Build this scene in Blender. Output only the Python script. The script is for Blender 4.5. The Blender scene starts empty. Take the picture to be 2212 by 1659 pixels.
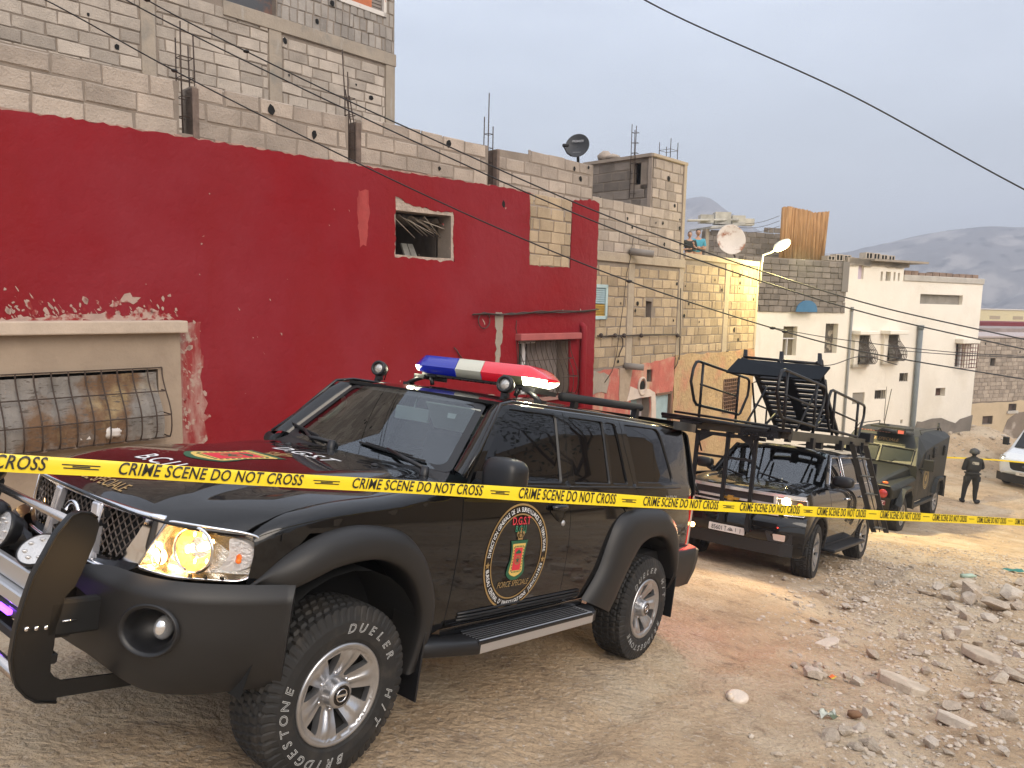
import bpy, bmesh, math, random
import numpy as np
from mathutils import Vector, Matrix, noise
from mathutils.geometry import delaunay_2d_cdt
PI = math.pi
rnd = random.Random(7)
SC = bpy.context.scene
COL = SC.collection
# ------------------------------------------------------------------ camera
K = np.array([[0.99975282, 0.00247767, 0.02209419],
              [0.02223268, -0.11141538, -0.9935252],
              [0., 0.99377084, -0.11144292]])     # rows: right, down, forward
FPX = 1584.8725777
cd = bpy.data.cameras.new('camera'); cam = bpy.data.objects.new('camera', cd); COL.objects.link(cam)
cam.matrix_world = Matrix([[K[0][i], -K[1][i], -K[2][i], 0] for i in range(3)] + [[0, 0, 0, 1]])
cd.sensor_width = 36; cd.lens = 36 * FPX / 2212; cd.clip_start = .05; cd.clip_end = 6000
SC.camera = cam
# ------------------------------------------------------------------ sky
W = bpy.data.worlds.new('World'); SC.world = W; W.use_nodes = True
nt = W.node_tree; nt.nodes.clear()
def N_(t, **k):
    n = nt.nodes.new(t)
    for a, b in k.items(): setattr(n, a, b)
    return n
lk = nt.links.new
SUN_EL, SUN_AZ = math.radians(38), math.radians(150)
sky = N_('ShaderNodeTexSky'); sky.sky_type = 'NISHITA'; sky.sun_disc = False
sky.sun_elevation = SUN_EL; sky.sun_rotation = SUN_AZ; sky.dust_density = 4; sky.air_density = 1.5
b1 = N_('ShaderNodeBackground'); b1.inputs[1].default_value = .05; lk(sky.outputs[0], b1.inputs[0])
tc = N_('ShaderNodeTexCoord'); sp_ = N_('ShaderNodeSeparateXYZ'); lk(tc.outputs['Generated'], sp_.inputs[0])
rp = N_('ShaderNodeValToRGB'); lk(sp_.outputs['Z'], rp.inputs[0])
els = rp.color_ramp.elements
els[0].position = 0; els[0].color = (.30, .34, .40, 1)
els[1].position = .85; els[1].color = (1.10, 1.12, 1.20, 1)
for p, c in ((.06, (.42, .45, .50)), (.20, (.50, .53, .595)), (.42, (.64, .68, .77)), (.6, (.80, .84, .94))):
    e = els.new(p); e.color = (*c, 1)
mp = N_('ShaderNodeMapping'); mp.inputs['Scale'].default_value = (1.2, 1.2, 4.2); lk(tc.outputs['Generated'], mp.inputs[0])
nz = N_('ShaderNodeTexNoise'); nz.inputs['Scale'].default_value = 1.6; nz.inputs['Detail'].default_value = 5; nz.inputs['Roughness'].default_value = .55
lk(mp.outputs[0], nz.inputs['Vector'])
mr = N_('ShaderNodeMapRange'); mr.inputs[1].default_value = .3; mr.inputs[2].default_value = .7; mr.inputs[3].default_value = .86; mr.inputs[4].default_value = 1.12
lk(nz.outputs[0], mr.inputs[0])
# the sky behind the photographer is the brighter, warmer side
ydn = N_('ShaderNodeMapRange'); ydn.inputs[1].default_value = .1; ydn.inputs[2].default_value = -.9; ydn.inputs[3].default_value = 1.0; ydn.inputs[4].default_value = 1.15
lk(sp_.outputs['Y'], ydn.inputs[0])
m1 = N_('ShaderNodeMath', operation='MULTIPLY'); lk(mr.outputs[0], m1.inputs[0]); lk(ydn.outputs[0], m1.inputs[1])
vm = N_('ShaderNodeVectorMath', operation='SCALE'); lk(rp.outputs[0], vm.inputs[0]); lk(m1.outputs[0], vm.inputs['Scale'])
b2 = N_('ShaderNodeBackground'); b2.inputs[1].default_value = 1.22; lk(vm.outputs[0], b2.inputs[0])
ad = N_('ShaderNodeAddShader'); lk(b1.outputs[0], ad.inputs[0]); lk(b2.outputs[0], ad.inputs[1])
wo = N_('ShaderNodeOutputWorld'); lk(ad.outputs[0], wo.inputs[0])
# ------------------------------------------------------------------ sun through cloud
sl = bpy.data.lights.new('sun', 'SUN'); so = bpy.data.objects.new('sun', sl); COL.objects.link(so)
sl.energy = 2.3; sl.angle = math.radians(40); sl.color = (1, .88, .74)
sd = Vector((math.sin(SUN_AZ) * math.cos(SUN_EL), math.cos(SUN_AZ) * math.cos(SUN_EL), math.sin(SUN_EL)))
so.rotation_euler = sd.to_track_quat('Z', 'Y').to_euler()
SC.view_settings.view_transform = 'Standard'; SC.view_settings.look = 'None'
SC.view_settings.exposure = 0.0; SC.view_settings.gamma = 1
SC.cycles.max_bounces = 6; SC.cycles.transparent_max_bounces = 12
# ------------------------------------------------------------------ helpers
def P2(px, py, dep):                                   # a sight line of the photo at a depth in metres
    return np.array([(px - 1106) / FPX, (py - 829.5) / FPX, 1.]) @ K * dep
def RAY(px, py): return np.array([(px - 1106) / FPX, (py - 829.5) / FPX, 1.]) @ K
class MB:
    def __init__(s): s.V = []; s.F = []; s.M = []; s.S = []; s.Nn = {}; s.tf = None
    def add(s, V, F, m=0, smooth=False, nrm=None):
        o = len(s.V)
        for v in V:
            s.V.append(tuple(s.tf @ Vector(v)) if s.tf is not None else tuple(map(float, v)))
        for f in F: s.F.append(tuple(o + i for i in f)); s.M.append(m); s.S.append(smooth)
        if nrm is not None:
            for i, n in enumerate(nrm): s.Nn[o + i] = n
        return s
    def box(s, c, size, m=0, rot=None, taper=None):
        hx, hy, hz = [a / 2 for a in size]; V = []
        for z in (-1, 1):
            t = 1 if (taper is None or z < 0) else taper
            for y in (-1, 1):
                for x in (-1, 1): V.append(Vector((x * hx * t, y * hy * t, z * hz)))
        if rot is not None:
            R = rot if isinstance(rot, Matrix) else Matrix.Rotation(rot, 3, 'Z'); V = [R @ v for v in V]
        c = Vector(c)
        return s.add([v + c for v in V], [(0, 2, 3, 1), (4, 5, 7, 6), (0, 1, 5, 4), (2, 6, 7, 3), (0, 4, 6, 2), (1, 3, 7, 5)], m)
    def hexa(s, A, B, m=0):                            # two quads (4 points each) joined
        return s.add(list(A) + list(B), [(3, 2, 1, 0), (4, 5, 6, 7), (0, 1, 5, 4), (1, 2, 6, 5), (2, 3, 7, 6), (3, 0, 4, 7)], m)
    def tube(s, pts, r, n=8, m=0, smooth=True, cap=True, closed=False):
        pts = [Vector(p) for p in pts]; L = len(pts); rr = r if isinstance(r, (list, tuple)) else [r] * L
        V = []; up = None
        for i, p in enumerate(pts):
            if closed: d = pts[(i + 1) % L] - pts[i - 1]
            else: d = pts[min(i + 1, L - 1)] - pts[max(i - 1, 0)]
            if d.length < 1e-9: d = Vector((0, 0, 1))
            d.normalize()
            if up is None: up = Vector((0, 0, 1)) if abs(d.z) < .9 else Vector((1, 0, 0))
            a = d.cross(up)
            if a.length < 1e-6: a = d.orthogonal()
            a.normalize(); b = a.cross(d).normalized(); up = b
            for k in range(n):
                t = 2 * PI * k / n; V.append(p + (a * math.cos(t) + b * math.sin(t)) * rr[i])
        F = []
        for i in range(L if closed else L - 1):
            j = (i + 1) % L
            for k in range(n): F.append((i * n + k, i * n + (k + 1) % n, j * n + (k + 1) % n, j * n + k))
        if cap and not closed:
            F.append(tuple(range(n))[::-1]); F.append(tuple((L - 1) * n + k for k in range(n)))
        return s.add(V, F, m, smooth)
    def lathe(s, prof, n=32, m=0, smooth=True, mat=None, a0=0, a1=2 * PI):   # prof: (r, h) round local Z
        full = abs(a1 - a0 - 2 * PI) < 1e-6; c = n if full else n + 1; V = []
        for r, h in prof:
            for k in range(c):
                t = a0 + (a1 - a0) * k / n; v = Vector((r * math.cos(t), r * math.sin(t), h)); V.append(mat @ v if mat else v)
        F = []
        for i in range(len(prof) - 1):
            for k in range(n):
                k2 = (k + 1) % c; F.append((i * c + k, i * c + k2, (i + 1) * c + k2, (i + 1) * c + k))
        return s.add(V, F, m, smooth)
    def grid(s, rows, m=0, smooth=True, cu=False):      # rows of points
        R = len(rows); c = len(rows[0]); V = [p for r in rows for p in r]; F = []
        for i in range(R - 1):
            for k in range(c if cu else c - 1): F.append((i * c + k, i * c + (k + 1) % c, (i + 1) * c + (k + 1) % c, (i + 1) * c + k))
        return s.add(V, F, m, smooth)
    def prism(s, poly, fn, th, m=0, smooth=False):      # poly 2d -> fn(u,v,d), d in 0..th
        n = len(poly); V = [fn(u, v, 0) for u, v in poly] + [fn(u, v, th) for u, v in poly]
        F = [tuple(range(n)), tuple(range(2 * n - 1, n - 1, -1))] + [(i, (i + 1) % n, n + (i + 1) % n, n + i)[::-1] for i in range(n)]
        return s.add(V, F, m, smooth)
    def sph(s, c, r, nu=16, nv=10, m=0, sc=(1, 1, 1), rot=None, fn=None):
        V = []
        for i in range(nv + 1):
            a = PI * i / nv
            for k in range(nu):
                b = 2 * PI * k / nu; v = Vector((math.sin(a) * math.cos(b) * sc[0], math.sin(a) * math.sin(b) * sc[1], math.cos(a) * sc[2])) * r
                if fn: v = fn(v)
                if rot is not None: v = rot @ v
                V.append(v + Vector(c))
        F = [(i * nu + k, (i + 1) * nu + k, (i + 1) * nu + (k + 1) % nu, i * nu + (k + 1) % nu) for i in range(nv) for k in range(nu)]
        return s.add(V, F, m, True)
def build(name, mb, mats, parent=None, bevel=0, seg=1, weld=False, loc=None, fixn=False):
    me = bpy.data.meshes.new(name); me.from_pydata(mb.V, [], mb.F); me.update()
    if not isinstance(mats, (list, tuple)): mats = [mats]
    for m in mats: me.materials.append(m)
    me.polygons.foreach_set('material_index', mb.M); me.polygons.foreach_set('use_smooth', mb.S)
    if fixn or weld:
        b = bmesh.new(); b.from_mesh(me)
        if weld: bmesh.ops.remove_doubles(b, verts=b.verts, dist=1e-5)
        bmesh.ops.recalc_face_normals(b, faces=b.faces); b.to_mesh(me); b.free()
    elif mb.Nn:
        nn = np.zeros((len(mb.V), 3)); nn[:] = [v.normal[:] for v in me.vertices]
        for i, n in mb.Nn.items(): nn[i] = n
        me.normals_split_custom_set_from_vertices([tuple(a) for a in nn])
    o = bpy.data.objects.new(name, me); COL.objects.link(o)
    if parent is not None: o.parent = parent
    if loc is not None: o.location = loc
    if bevel:
        md = o.modifiers.new('bevel', 'BEVEL'); md.width = bevel; md.segments = seg; md.limit_method = 'ANGLE'; md.angle_limit = .6
    return o
def tag(o, label=None, cat=None, group=None, kind=None):
    if label: o['label'] = label
    if cat: o['category'] = cat
    if group: o['group'] = group
    if kind: o['kind'] = kind
    return o
def empty(name, label=None, cat=None, loc=(0, 0, 0), rotz=0, group=None, parent=None):
    o = bpy.data.objects.new(name, None); COL.objects.link(o); o.location = loc; o.rotation_euler = (0, 0, rotz); o.empty_display_size = .2
    if parent is not None: o.parent = parent
    return tag(o, label, cat, group)
def inpoly(px, py, poly):
    px = np.asarray(px); py = np.asarray(py); r = np.zeros(px.shape, bool); n = len(poly)
    for i in range(n):
        x1, y1 = poly[i]; x2, y2 = poly[(i + 1) % n]
        if y1 == y2: continue
        c = ((y1 > py) != (y2 > py)) & (px < (x2 - x1) * (py - y1) / (y2 - y1) + x1); r ^= c
    return r
def rnd_poly(poly, r, n=4):                           # round the corners of a polygon
    out = []; L = len(poly)
    for i in range(L):
        a, b, c = (np.array(poly[i - 1], float), np.array(poly[i], float), np.array(poly[(i + 1) % L], float))
        rr = r[i] if isinstance(r, (list, tuple)) else r
        la, lc = np.linalg.norm(a - b), np.linalg.norm(c - b); q = min(rr, la * .45, lc * .45)
        if q < 1e-5: out.append(tuple(b)); continue
        p0 = b + (a - b) / la * q; p1 = b + (c - b) / lc * q
        for k in range(n + 1):
            t = k / n; out.append(tuple((1 - t) ** 2 * p0 + 2 * t * (1 - t) * b + t * t * p1))
    return out
def subdiv(poly, step):
    out = []; L = len(poly)
    for i in range(L):
        a = np.array(poly[i], float); b = np.array(poly[(i + 1) % L], float); n = max(1, int(math.ceil(np.linalg.norm(b - a) / step)))
        for k in range(n): out.append(tuple(a + (b - a) * k / n))
    return out
def panel(mb, outline, fn, holes=(), step=.05, th=.012, m=0, me=None, flip=False, smooth=True, nrm=True):
    """trimmed sheet: outline and holes in (u,v), fn(u,v)->xyz, with a turned-in edge of depth th"""
    O = subdiv(outline, step); H = [subdiv(h, step) for h in holes]
    pts = list(O); E = [(i, (i + 1) % len(O)) for i in range(len(O))]; loops = [list(range(len(O)))]
    for h in H:
        o = len(pts); pts += h; E += [(o + i, o + (i + 1) % len(h)) for i in range(len(h))]; loops.append([o + i for i in range(len(h))])
    A = np.array(outline); x0, y0 = A.min(0); x1, y1 = A.max(0)
    gx, gy = np.meshgrid(np.arange(x0 + step * .5, x1, step), np.arange(y0 + step * .5, y1, step)); gx = gx.ravel(); gy = gy.ravel()
    if len(gx):
        ok = inpoly(gx, gy, O)
        for h in H: ok &= ~inpoly(gx, gy, h)
        gx, gy = gx[ok], gy[ok]
        if len(gx):
            B = np.array(pts); dmin = np.full(len(gx), 9.)
            for b in B: dmin = np.minimum(dmin, (gx - b[0]) ** 2 + (gy - b[1]) ** 2)
            ok = dmin > (step * .42) ** 2; pts += list(zip(gx[ok], gy[ok]))
    vs, _, fs, _, _, _ = delaunay_2d_cdt([Vector(p) for p in pts], E, [], 0, 1e-6)
    V2 = np.array([v[:] for v in vs]); F = []
    C = np.array([V2[list(f)].mean(0) for f in fs]); ok = inpoly(C[:, 0], C[:, 1], O)
    for h in H: ok &= ~inpoly(C[:, 0], C[:, 1], h)
    F = [tuple(f) for f, k in zip(fs, ok) if k]
    # consistent orientation in uv
    G = []
    for f in F:
        a, b, c = V2[f[0]], V2[f[1]], V2[f[2]]
        s = (b[0] - a[0]) * (c[1] - a[1]) - (b[1] - a[1]) * (c[0] - a[0])
        if s < 0: f = f[::-1]
        G.append(f[::-1] if flip else f)
    X = np.array([tuple(fn(u, v)) for u, v in V2]); e = 1e-4
    U = np.array([tuple(fn(u + e, v)) for u, v in V2]) - X; Vv = np.array([tuple(fn(u, v + e)) for u, v in V2]) - X
    NN = np.cross(U, Vv); NN /= (np.linalg.norm(NN, axis=1)[:, None] + 1e-12)
    if flip: NN = -NN
    mb.add(X, G, m, smooth, NN if (smooth and nrm and mb.tf is None) else None)
    if th:
        cnt = {}
        for f in G:
            for i in range(len(f)):
                k = (f[i], f[(i + 1) % len(f)])
                cnt[k] = 1
        bd = [k for k in cnt if (k[1], k[0]) not in cnt]
        for a, b in bd:
            mb.add([X[a], X[b], X[b] - NN[b] * th, X[a] - NN[a] * th], [(1, 0, 3, 2)], m if me is None else me, False)
    return mb
def text2d(s, size=1, bold=0, shear=0, outline=0, space=1, align='CENTER', sx=1):
    """letters as a flat mesh (verts, faces) in 2-D, centred on their own height"""
    cu = bpy.data.curves.new('t', 'FONT'); cu.body = s; cu.size = size; cu.align_x = align; cu.offset = bold; cu.shear = shear; cu.space_character = space
    cu.resolution_u = 3
    if outline: cu.fill_mode = 'NONE'; cu.bevel_depth = outline; cu.bevel_resolution = 0
    ob = bpy.data.objects.new('t', cu); COL.objects.link(ob)
    dg = bpy.context.evaluated_depsgraph_get(); me = bpy.data.meshes.new_from_object(ob.evaluated_get(dg))
    V = [(v.co.x * sx, v.co.y - .36 * size, v.co.z) for v in me.vertices]; F = [tuple(p.vertices) for p in me.polygons]
    COL.objects.unlink(ob); bpy.data.objects.remove(ob); bpy.data.curves.remove(cu); bpy.data.meshes.remove(me)
    return V, F
# ------------------------------------------------------------------ materials
MATS = {}
def mat(name, col, rough=.6, metal=0, coat=0, var=None, vs=3, bump=0, bs=40, spec=None, emit=None, es=0, alpha=None, streak=None, c2=None, c2s=2, c2t=(.5, .6), trans=0, dist=.01, detail=6):
    """procedural material: base colour, noise variation, optional second colour in patches, bump"""
    if name in MATS: return MATS[name]
    M = bpy.data.materials.new(name); M.use_nodes = True; T = M.node_tree; B = T.nodes['Principled BSDF']; L = T.links.new
    B.inputs['Base Color'].default_value = (*col, 1); B.inputs['Roughness'].default_value = rough; B.inputs['Metallic'].default_value = metal
    if coat: B.inputs['Coat Weight'].default_value = coat; B.inputs['Coat Roughness'].default_value = .03
    if spec is not None: B.inputs['Specular IOR Level'].default_value = spec
    if trans: B.inputs['Transmission Weight'].default_value = trans
    if emit: B.inputs['Emission Color'].default_value = (*emit, 1); B.inputs['Emission Strength'].default_value = es
    tc = T.nodes.new('ShaderNodeTexCoord'); last = None
    def nzn(scale, det=detail, stretch=None):
        n = T.nodes.new('ShaderNodeTexNoise'); n.inputs['Scale'].default_value = scale; n.inputs['Detail'].default_value = det; n.inputs['Roughness'].default_value = .6
        if stretch:
            mp = T.nodes.new('ShaderNodeMapping'); mp.inputs['Scale'].default_value = stretch; L(tc.outputs['Object'], mp.inputs[0]); L(mp.outputs[0], n.inputs['Vector'])
        else: L(tc.outputs['Object'], n.inputs['Vector'])
        return n
    if var:
        n = nzn(vs); r = T.nodes.new('ShaderNodeMapRange'); r.inputs[1].default_value = .3; r.inputs[2].default_value = .7; r.inputs[3].default_value = 1 - var; r.inputs[4].default_value = 1 + var
        L(n.outputs[0], r.inputs[0]); v = T.nodes.new('ShaderNodeVectorMath'); v.operation = 'SCALE'; v.inputs[0].default_value = col; L(r.outputs[0], v.inputs['Scale']); last = v.outputs[0]
    for (cc, sc, tt, st) in ([(c2, c2s, c2t, None)] if c2 else []) + (streak or []):
        n = nzn(sc, 8, st); r = T.nodes.new('ShaderNodeMapRange'); r.inputs[1].default_value = tt[0]; r.inputs[2].default_value = tt[1]; L(n.outputs[0], r.inputs[0])
        x = T.nodes.new('ShaderNodeMix'); x.data_type = 'RGBA'; L(r.outputs[0], x.inputs[0])
        if last is not None: L(last, x.inputs[6])
        else: x.inputs[6].default_value = (*col, 1)
        x.inputs[7].default_value = (*cc, 1); last = x.outputs[2]
    if last is not None: L(last, B.inputs['Base Color'])
    if bump:
        n = nzn(bs, 8); b = T.nodes.new('ShaderNodeBump'); b.inputs['Strength'].default_value = bump; b.inputs['Distance'].default_value = dist
        L(n.outputs[0], b.inputs['Height']); L(b.outputs[0], B.inputs['Normal'])
    if alpha is not None: B.inputs['Alpha'].default_value = alpha
    MATS[name] = M; return M
def cr(xs, ys):                                       # smooth interpolation through knots
    xs = np.array(xs, float); ys = np.array(ys, float); o = np.argsort(xs); xs, ys = xs[o], ys[o]
    d = np.gradient(ys, xs)
    for i in range(1, len(xs) - 1):
        a = (ys[i] - ys[i - 1]) / (xs[i] - xs[i - 1]); b = (ys[i + 1] - ys[i]) / (xs[i + 1] - xs[i]); d[i] = 0 if a * b <= 0 else 2 * a * b / (a + b)
    def f(x):
        if x <= xs[0]: return float(ys[0] + (x - xs[0]) * d[0])
        if x >= xs[-1]: return float(ys[-1] + (x - xs[-1]) * d[-1])
        i = int(np.searchsorted(xs, x)) - 1; h = xs[i + 1] - xs[i]; t = (x - xs[i]) / h
        return float((2 * t ** 3 - 3 * t ** 2 + 1) * ys[i] + (t ** 3 - 2 * t ** 2 + t) * h * d[i] + (-2 * t ** 3 + 3 * t ** 2) * ys[i + 1] + (t ** 3 - t ** 2) * h * d[i + 1])
    return f
M_black = mat('black_paint', (.0035, .0035, .004), .35, 0, 1, c2=(.016, .013, .010), c2s=1.8, c2t=(.58, .85), spec=.05)
M_trim = mat('grey_plastic', (.0135, .0125, .012), .5, bump=.12, bs=260, dist=.002, var=.12, vs=5)
M_dark = mat('black_plastic', (.008, .008, .009), .42, bump=.08, bs=200, dist=.002)
M_matte = mat('matt_black', (.01, .01, .011), .75)
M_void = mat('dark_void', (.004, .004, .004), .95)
M_chrome = mat('chrome', (.78, .78, .8), .09, 1)
M_alloy = mat('alloy', (.46, .46, .47), .3, .85, var=.1, vs=12)
M_alu = mat('brushed_aluminium', (.56, .56, .57), .34, .8)
M_tint = mat('tinted_glass', (.003, .003, .004), .02, 0, 0, spec=.45)
M_steel = mat('black_steel', (.006, .0065, .008), .42, 0, var=.3, vs=9, spec=.35)
M_gold = mat('gold_decal', (.30, .19, .07), .5)
M_whited = mat('white_decal', (.72, .72, .72), .5)
M_redd = mat('red_decal', (.62, .03, .05), .5)
M_greend = mat('green_decal', (.012, .10, .05), .5)
M_grtxt = mat('green_text', (.02, .22, .12), .5)
M_yeld = mat('yellow_decal', (.70, .48, .13), .5)
# ================================================================== THE NEAR CAR (car frame: x forward, y left, z up, origin on the ground under the front axle)
CARM = Matrix(((-0.59241317, 0.79533362, 0.12841758, -1.49801469), (-0.78205866, -0.60600355, 0.14540958, 3.52430908), (0.19347063, -0.01428753, 0.98100203, -2.07808305), (0, 0, 0, 1)))
suv = empty('police_car', 'black off-road car with round door crest and coloured roof light bar, nearest the camera', 'car')
suv.matrix_world = CARM
_ys = cr([.3, .40, .55, .75, .95, 1.08, 1.2, 1.285], [.83, .845, .868, .885, .89, .885, .872, .856])
_yg = cr([1.285, 1.31, 1.5, 1.74, 1.80], [.856, .843, .79, .715, .675])
def side(x, z):
    y = _ys(z) if z < 1.285 else _yg(z)
    if x > .05: y -= .16 * (x - .05) ** 2 + 5 * max(0, min(x, .56) - .2) ** 4
    if x < -3.0: y -= .045 * ((-3 - x) / .9) ** 2
    if x < -3.7: y -= 1.3 * (x + 3.7) ** 2
    return y
def nose(y): return .815 - .1 * y * y - .9 * min(abs(y), .86) ** 6
_hood = cr([.80, .76, .66, .5, .3, 0, -.3, -.55, -.85], [1.118, 1.146, 1.188, 1.222, 1.246, 1.266, 1.283, 1.298, 1.31])
def ss(a, b, x): t = max(0, min(1, (x - a) / (b - a))); return t * t * (3 - 2 * t)
def hood(x, y):
    a = abs(y); xn = x + .1 * a * a + .9 * min(a, .86) ** 6      # nose line bends back
    return _hood(xn) + .022 * (1 - ss(.46, .60, a)) * ss(.80, .35, x) - .028 * (a / .8) ** 2.5 + .03 * ss(-.1, -.6, x) * ss(.4, .8, a)
def mk(name, fn, parent=suv, mats=M_black, **k):
    mb = MB(); fn(mb); return build(name, mb, mats, parent, **k)
PAINT = [M_black, M_void]
# doors and body sides ------------------------------------------------
fd = [(-.70, 1.235), (-.697, 1.02), (-.69, .75), (-.686, .60), (-.705, .565), (-.80, .552), (-1.3, .545), (-1.772, .548), (-1.772, .9), (-1.755, 1.19), (-1.735, 1.30), (-1.757, 1.6), (-1.752, 1.757), (-1.2, 1.752), (-1.10, 1.735), (-1.03, 1.668), (-.90, 1.50), (-.785, 1.349)]
fg = rnd_poly([(-.80, 1.312), (-1.10, 1.683), (-1.16, 1.724), (-1.665, 1.728), (-1.672, 1.312)], .03)
rd = [(-1.778, .548), (-1.95, .552), (-2.06, .57), (-2.2, .72), (-2.30, .96), (-2.42, 1.06), (-2.60, 1.10), (-2.782, 1.11), (-2.775, 1.18), (-2.655, 1.30), (-2.55, 1.6), (-2.53, 1.765), (-1.758, 1.757), (-1.763, 1.6), (-1.741, 1.30), (-1.761, 1.19), (-1.778, .9)]
rg = rnd_poly([(-1.82, 1.312), (-1.815, 1.728), (-2.272, 1.733), (-2.30, 1.312)], .02)
rv = rnd_poly([(-2.335, 1.312), (-2.31, 1.733), (-2.455, 1.733), (-2.565, 1.312)], .02)
qp = [(-2.662, 1.30), (-2.782, 1.18), (-2.79, 1.11), (-3.0, 1.11), (-3.28, 1.05), (-3.42, .86), (-3.46, .60), (-3.86, .60), (-3.90, 1.0), (-3.93, 1.28), (-3.86, 1.55), (-3.80, 1.765), (-3.4, 1.768), (-2.537, 1.765), (-2.557, 1.6)]
qg = rnd_poly([(-2.72, 1.325), (-2.60, 1.738), (-3.20, 1.745), (-3.40, 1.325)], [.03, .03, .07, .07])
ff = [(-.692, 1.235), (-.689, 1.02), (-.682, .75), (-.678, .56), (-.50, .50), (-.50, .76), (-.40, .93), (-.22, 1.04), (.02, 1.09), (.27, 1.09), (.36, .99), (.40, .92), (.46, .87), (.495, .868), (.485, 1.0), (.49, 1.085), (.49, 1.10)]
def hedge(x): return hood(x, .80)
ff += [(x, hedge(x) + .10) for x in (.485, .44, .3, .1, -.1, -.35, -.55)] + [(-.70, hedge(-.6) + .085), (-.76, 1.33)]
def fend(x, v):                                     # side sheet that rolls over into the bonnet edge
    zt = hedge(x); zs = zt - .062
    if v <= zs: return side(x, v), v
    a = min(1.0, (v - zs) / .162) * PI / 2
    return side(x, zs) - .085 * (1 - math.cos(a)), zs + .062 * math.sin(a)
for sg in (1, -1):
    S = lambda x, z: (x, sg * side(x, z), z)
    fl = sg > 0
    def glass(o, hole, nm, inset=.012):
        mb = MB(); c = np.mean(hole, 0)
        panel(mb, [tuple(c + (np.array(p) - c) * 1.02) for p in hole], lambda x, z: (x, sg * (side(x, z) - inset), z), step=.12, th=.004, flip=fl)
        g = build(nm, mb, M_tint, o)
        mb = MB(); n = len(hole)
        for i in range(n):
            a, b = hole[i], hole[(i + 1) % n]; ca = tuple(c + (np.array(a) - c) * .972); cb = tuple(c + (np.array(b) - c) * .972)
            mb.add([(a[0], sg * (side(*a) + .001), a[1]), (b[0], sg * (side(*b) + .001), b[1]), (cb[0], sg * (side(*cb) - .010), cb[1]), (ca[0], sg * (side(*ca) - .010), ca[1])], [(0, 1, 2, 3)], 0, True)
        build('window_seal', mb, M_dark, o)
    d1 = mk('front_door', lambda mb: panel(mb, fd, S, [fg], .05, .02, flip=fl, me=1), mats=PAINT); glass(d1, fg, 'window')
    d2 = mk('rear_door', lambda mb: panel(mb, rd, S, [rg, rv], .05, .02, flip=fl, me=1), mats=PAINT); glass(d2, rg, 'window'); glass(d2, rv, 'window')
    q = mk('rear_wing', lambda mb: panel(mb, qp, S, [qg], .05, .02, flip=fl, me=1), mats=PAINT); glass(q, qg, 'window')
    def F3(x, v): y, z = fend(x, v); return (x, sg * y, z)
    mk('front_wing', lambda mb: panel(mb, ff, F3, (), .03, .012, flip=fl, me=1), mats=PAINT)
    # handles
    for d, hx, hz in ((d1, -1.60, 1.155), (d2, -2.56, 1.15)):
        mb = MB(); y0 = side(hx, hz)
        P = rnd_poly([(hx + .085, hz + .03), (hx - .085, hz + .036), (hx - .085, hz - .03), (hx - .055, hz - .085), (hx + .01, hz - .06), (hx + .085, hz - .005)], .03)
        mb.prism([(a, b) for a, b in P], lambda u, v, d_: (u, sg * (side(u, v) + .002 + d_), v), .003)
        mb.tube([(hx + .08, sg * (y0 + .012), hz + .012), (hx + .03, sg * (y0 + .03), hz + .018), (hx - .05, sg * (y0 + .03), hz + .02), (hx - .082, sg * (y0 + .012), hz + .02)], .017, 10)
        build('door_handle', mb, M_black, d, fixn=True)
    mb = MB(); mb.lathe([(0, .006), (.014, .005), (.018, 0), (.018, -.005)], 20, mat=Matrix.Translation((-1.675, sg * (side(-1.675, 1.07) + .004), 1.07)) @ Matrix.Rotation(-sg * PI / 2, 4, 'X')); build('door_lock', mb, M_alu, d1)
    # belt line seal and gutter
    mb = MB()
    for a, b in ((-.80, -1.74), (-1.745, -2.655), (-2.66, -3.5)):
        mb.tube([(x, sg * (side(x, 1.292) + .003), 1.292) for x in np.linspace(a, b, 8)], .008, 6)
    build('belt_moulding', mb, M_dark, suv)
    mb = MB(); P = [(-.70, sg * .842, 1.345), (-.84, sg * .805, 1.475), (-1.0, sg * .752, 1.66), (-1.07, sg * .725, 1.74), (-1.2, sg * .706, 1.766), (-1.8, sg * .703, 1.775), (-2.6, sg * .703, 1.786), (-3.55, sg * .69, 1.783)]
    mb.tube(P, .011, 8); build('roof_gutter', mb, M_black, suv)
    # wheel-arch flares, matt grey
    def flare(nm, outer, inner, bul_, tp=0):
        mb = MB(); n = len(outer); rows = []
        for i in range(n):
            bul = bul_ * (ss(-2, tp, i) if tp else 1)
            o, i_ = np.array(outer[i]), np.array(inner[i]); r = []
            for t, d in ((0, .0), (.03, .022), (.15, bul * .75), (.4, bul * .98), (.75, bul), (.93, bul * .93), (1, bul * .75), (1.0, .02), (1.0, -.13)):
                p = o + (i_ - o) * t; r.append((p[0], sg * (side(p[0], max(.4, min(1.1, p[1]))) + d), p[1]))
            rows.append(r)
        mb.grid(rows); return build(nm, mb, M_trim, suv, fixn=True)
    _o = [(.495, .872), (.455, .915), (.405, .97), (.33, 1.03), (.21, 1.088), (.02, 1.118), (-.22, 1.09), (-.36, 1.01), (-.46, .88), (-.53, .72), (-.545, .60), (-.53, .48), (-.50, .40)]
    _i = [(.48, .862), (.41, .862), (.345, .876), (.27, .91), (.13, .96), (-.04, .975), (-.20, .935), (-.31, .86), (-.385, .76), (-.43, .66), (-.44, .58), (-.435, .48), (-.42, .38)]
    def sm(P, k=4):
        xs = cr(range(len(P)), [p[0] for p in P]); zs = cr(range(len(P)), [p[1] for p in P]); return [(xs(t), zs(t)) for t in np.linspace(0, len(P) - 1, (len(P) - 1) * k + 1)]
    flare('front_arch_flare', sm(_o), sm(_i), .075, 14)
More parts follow.
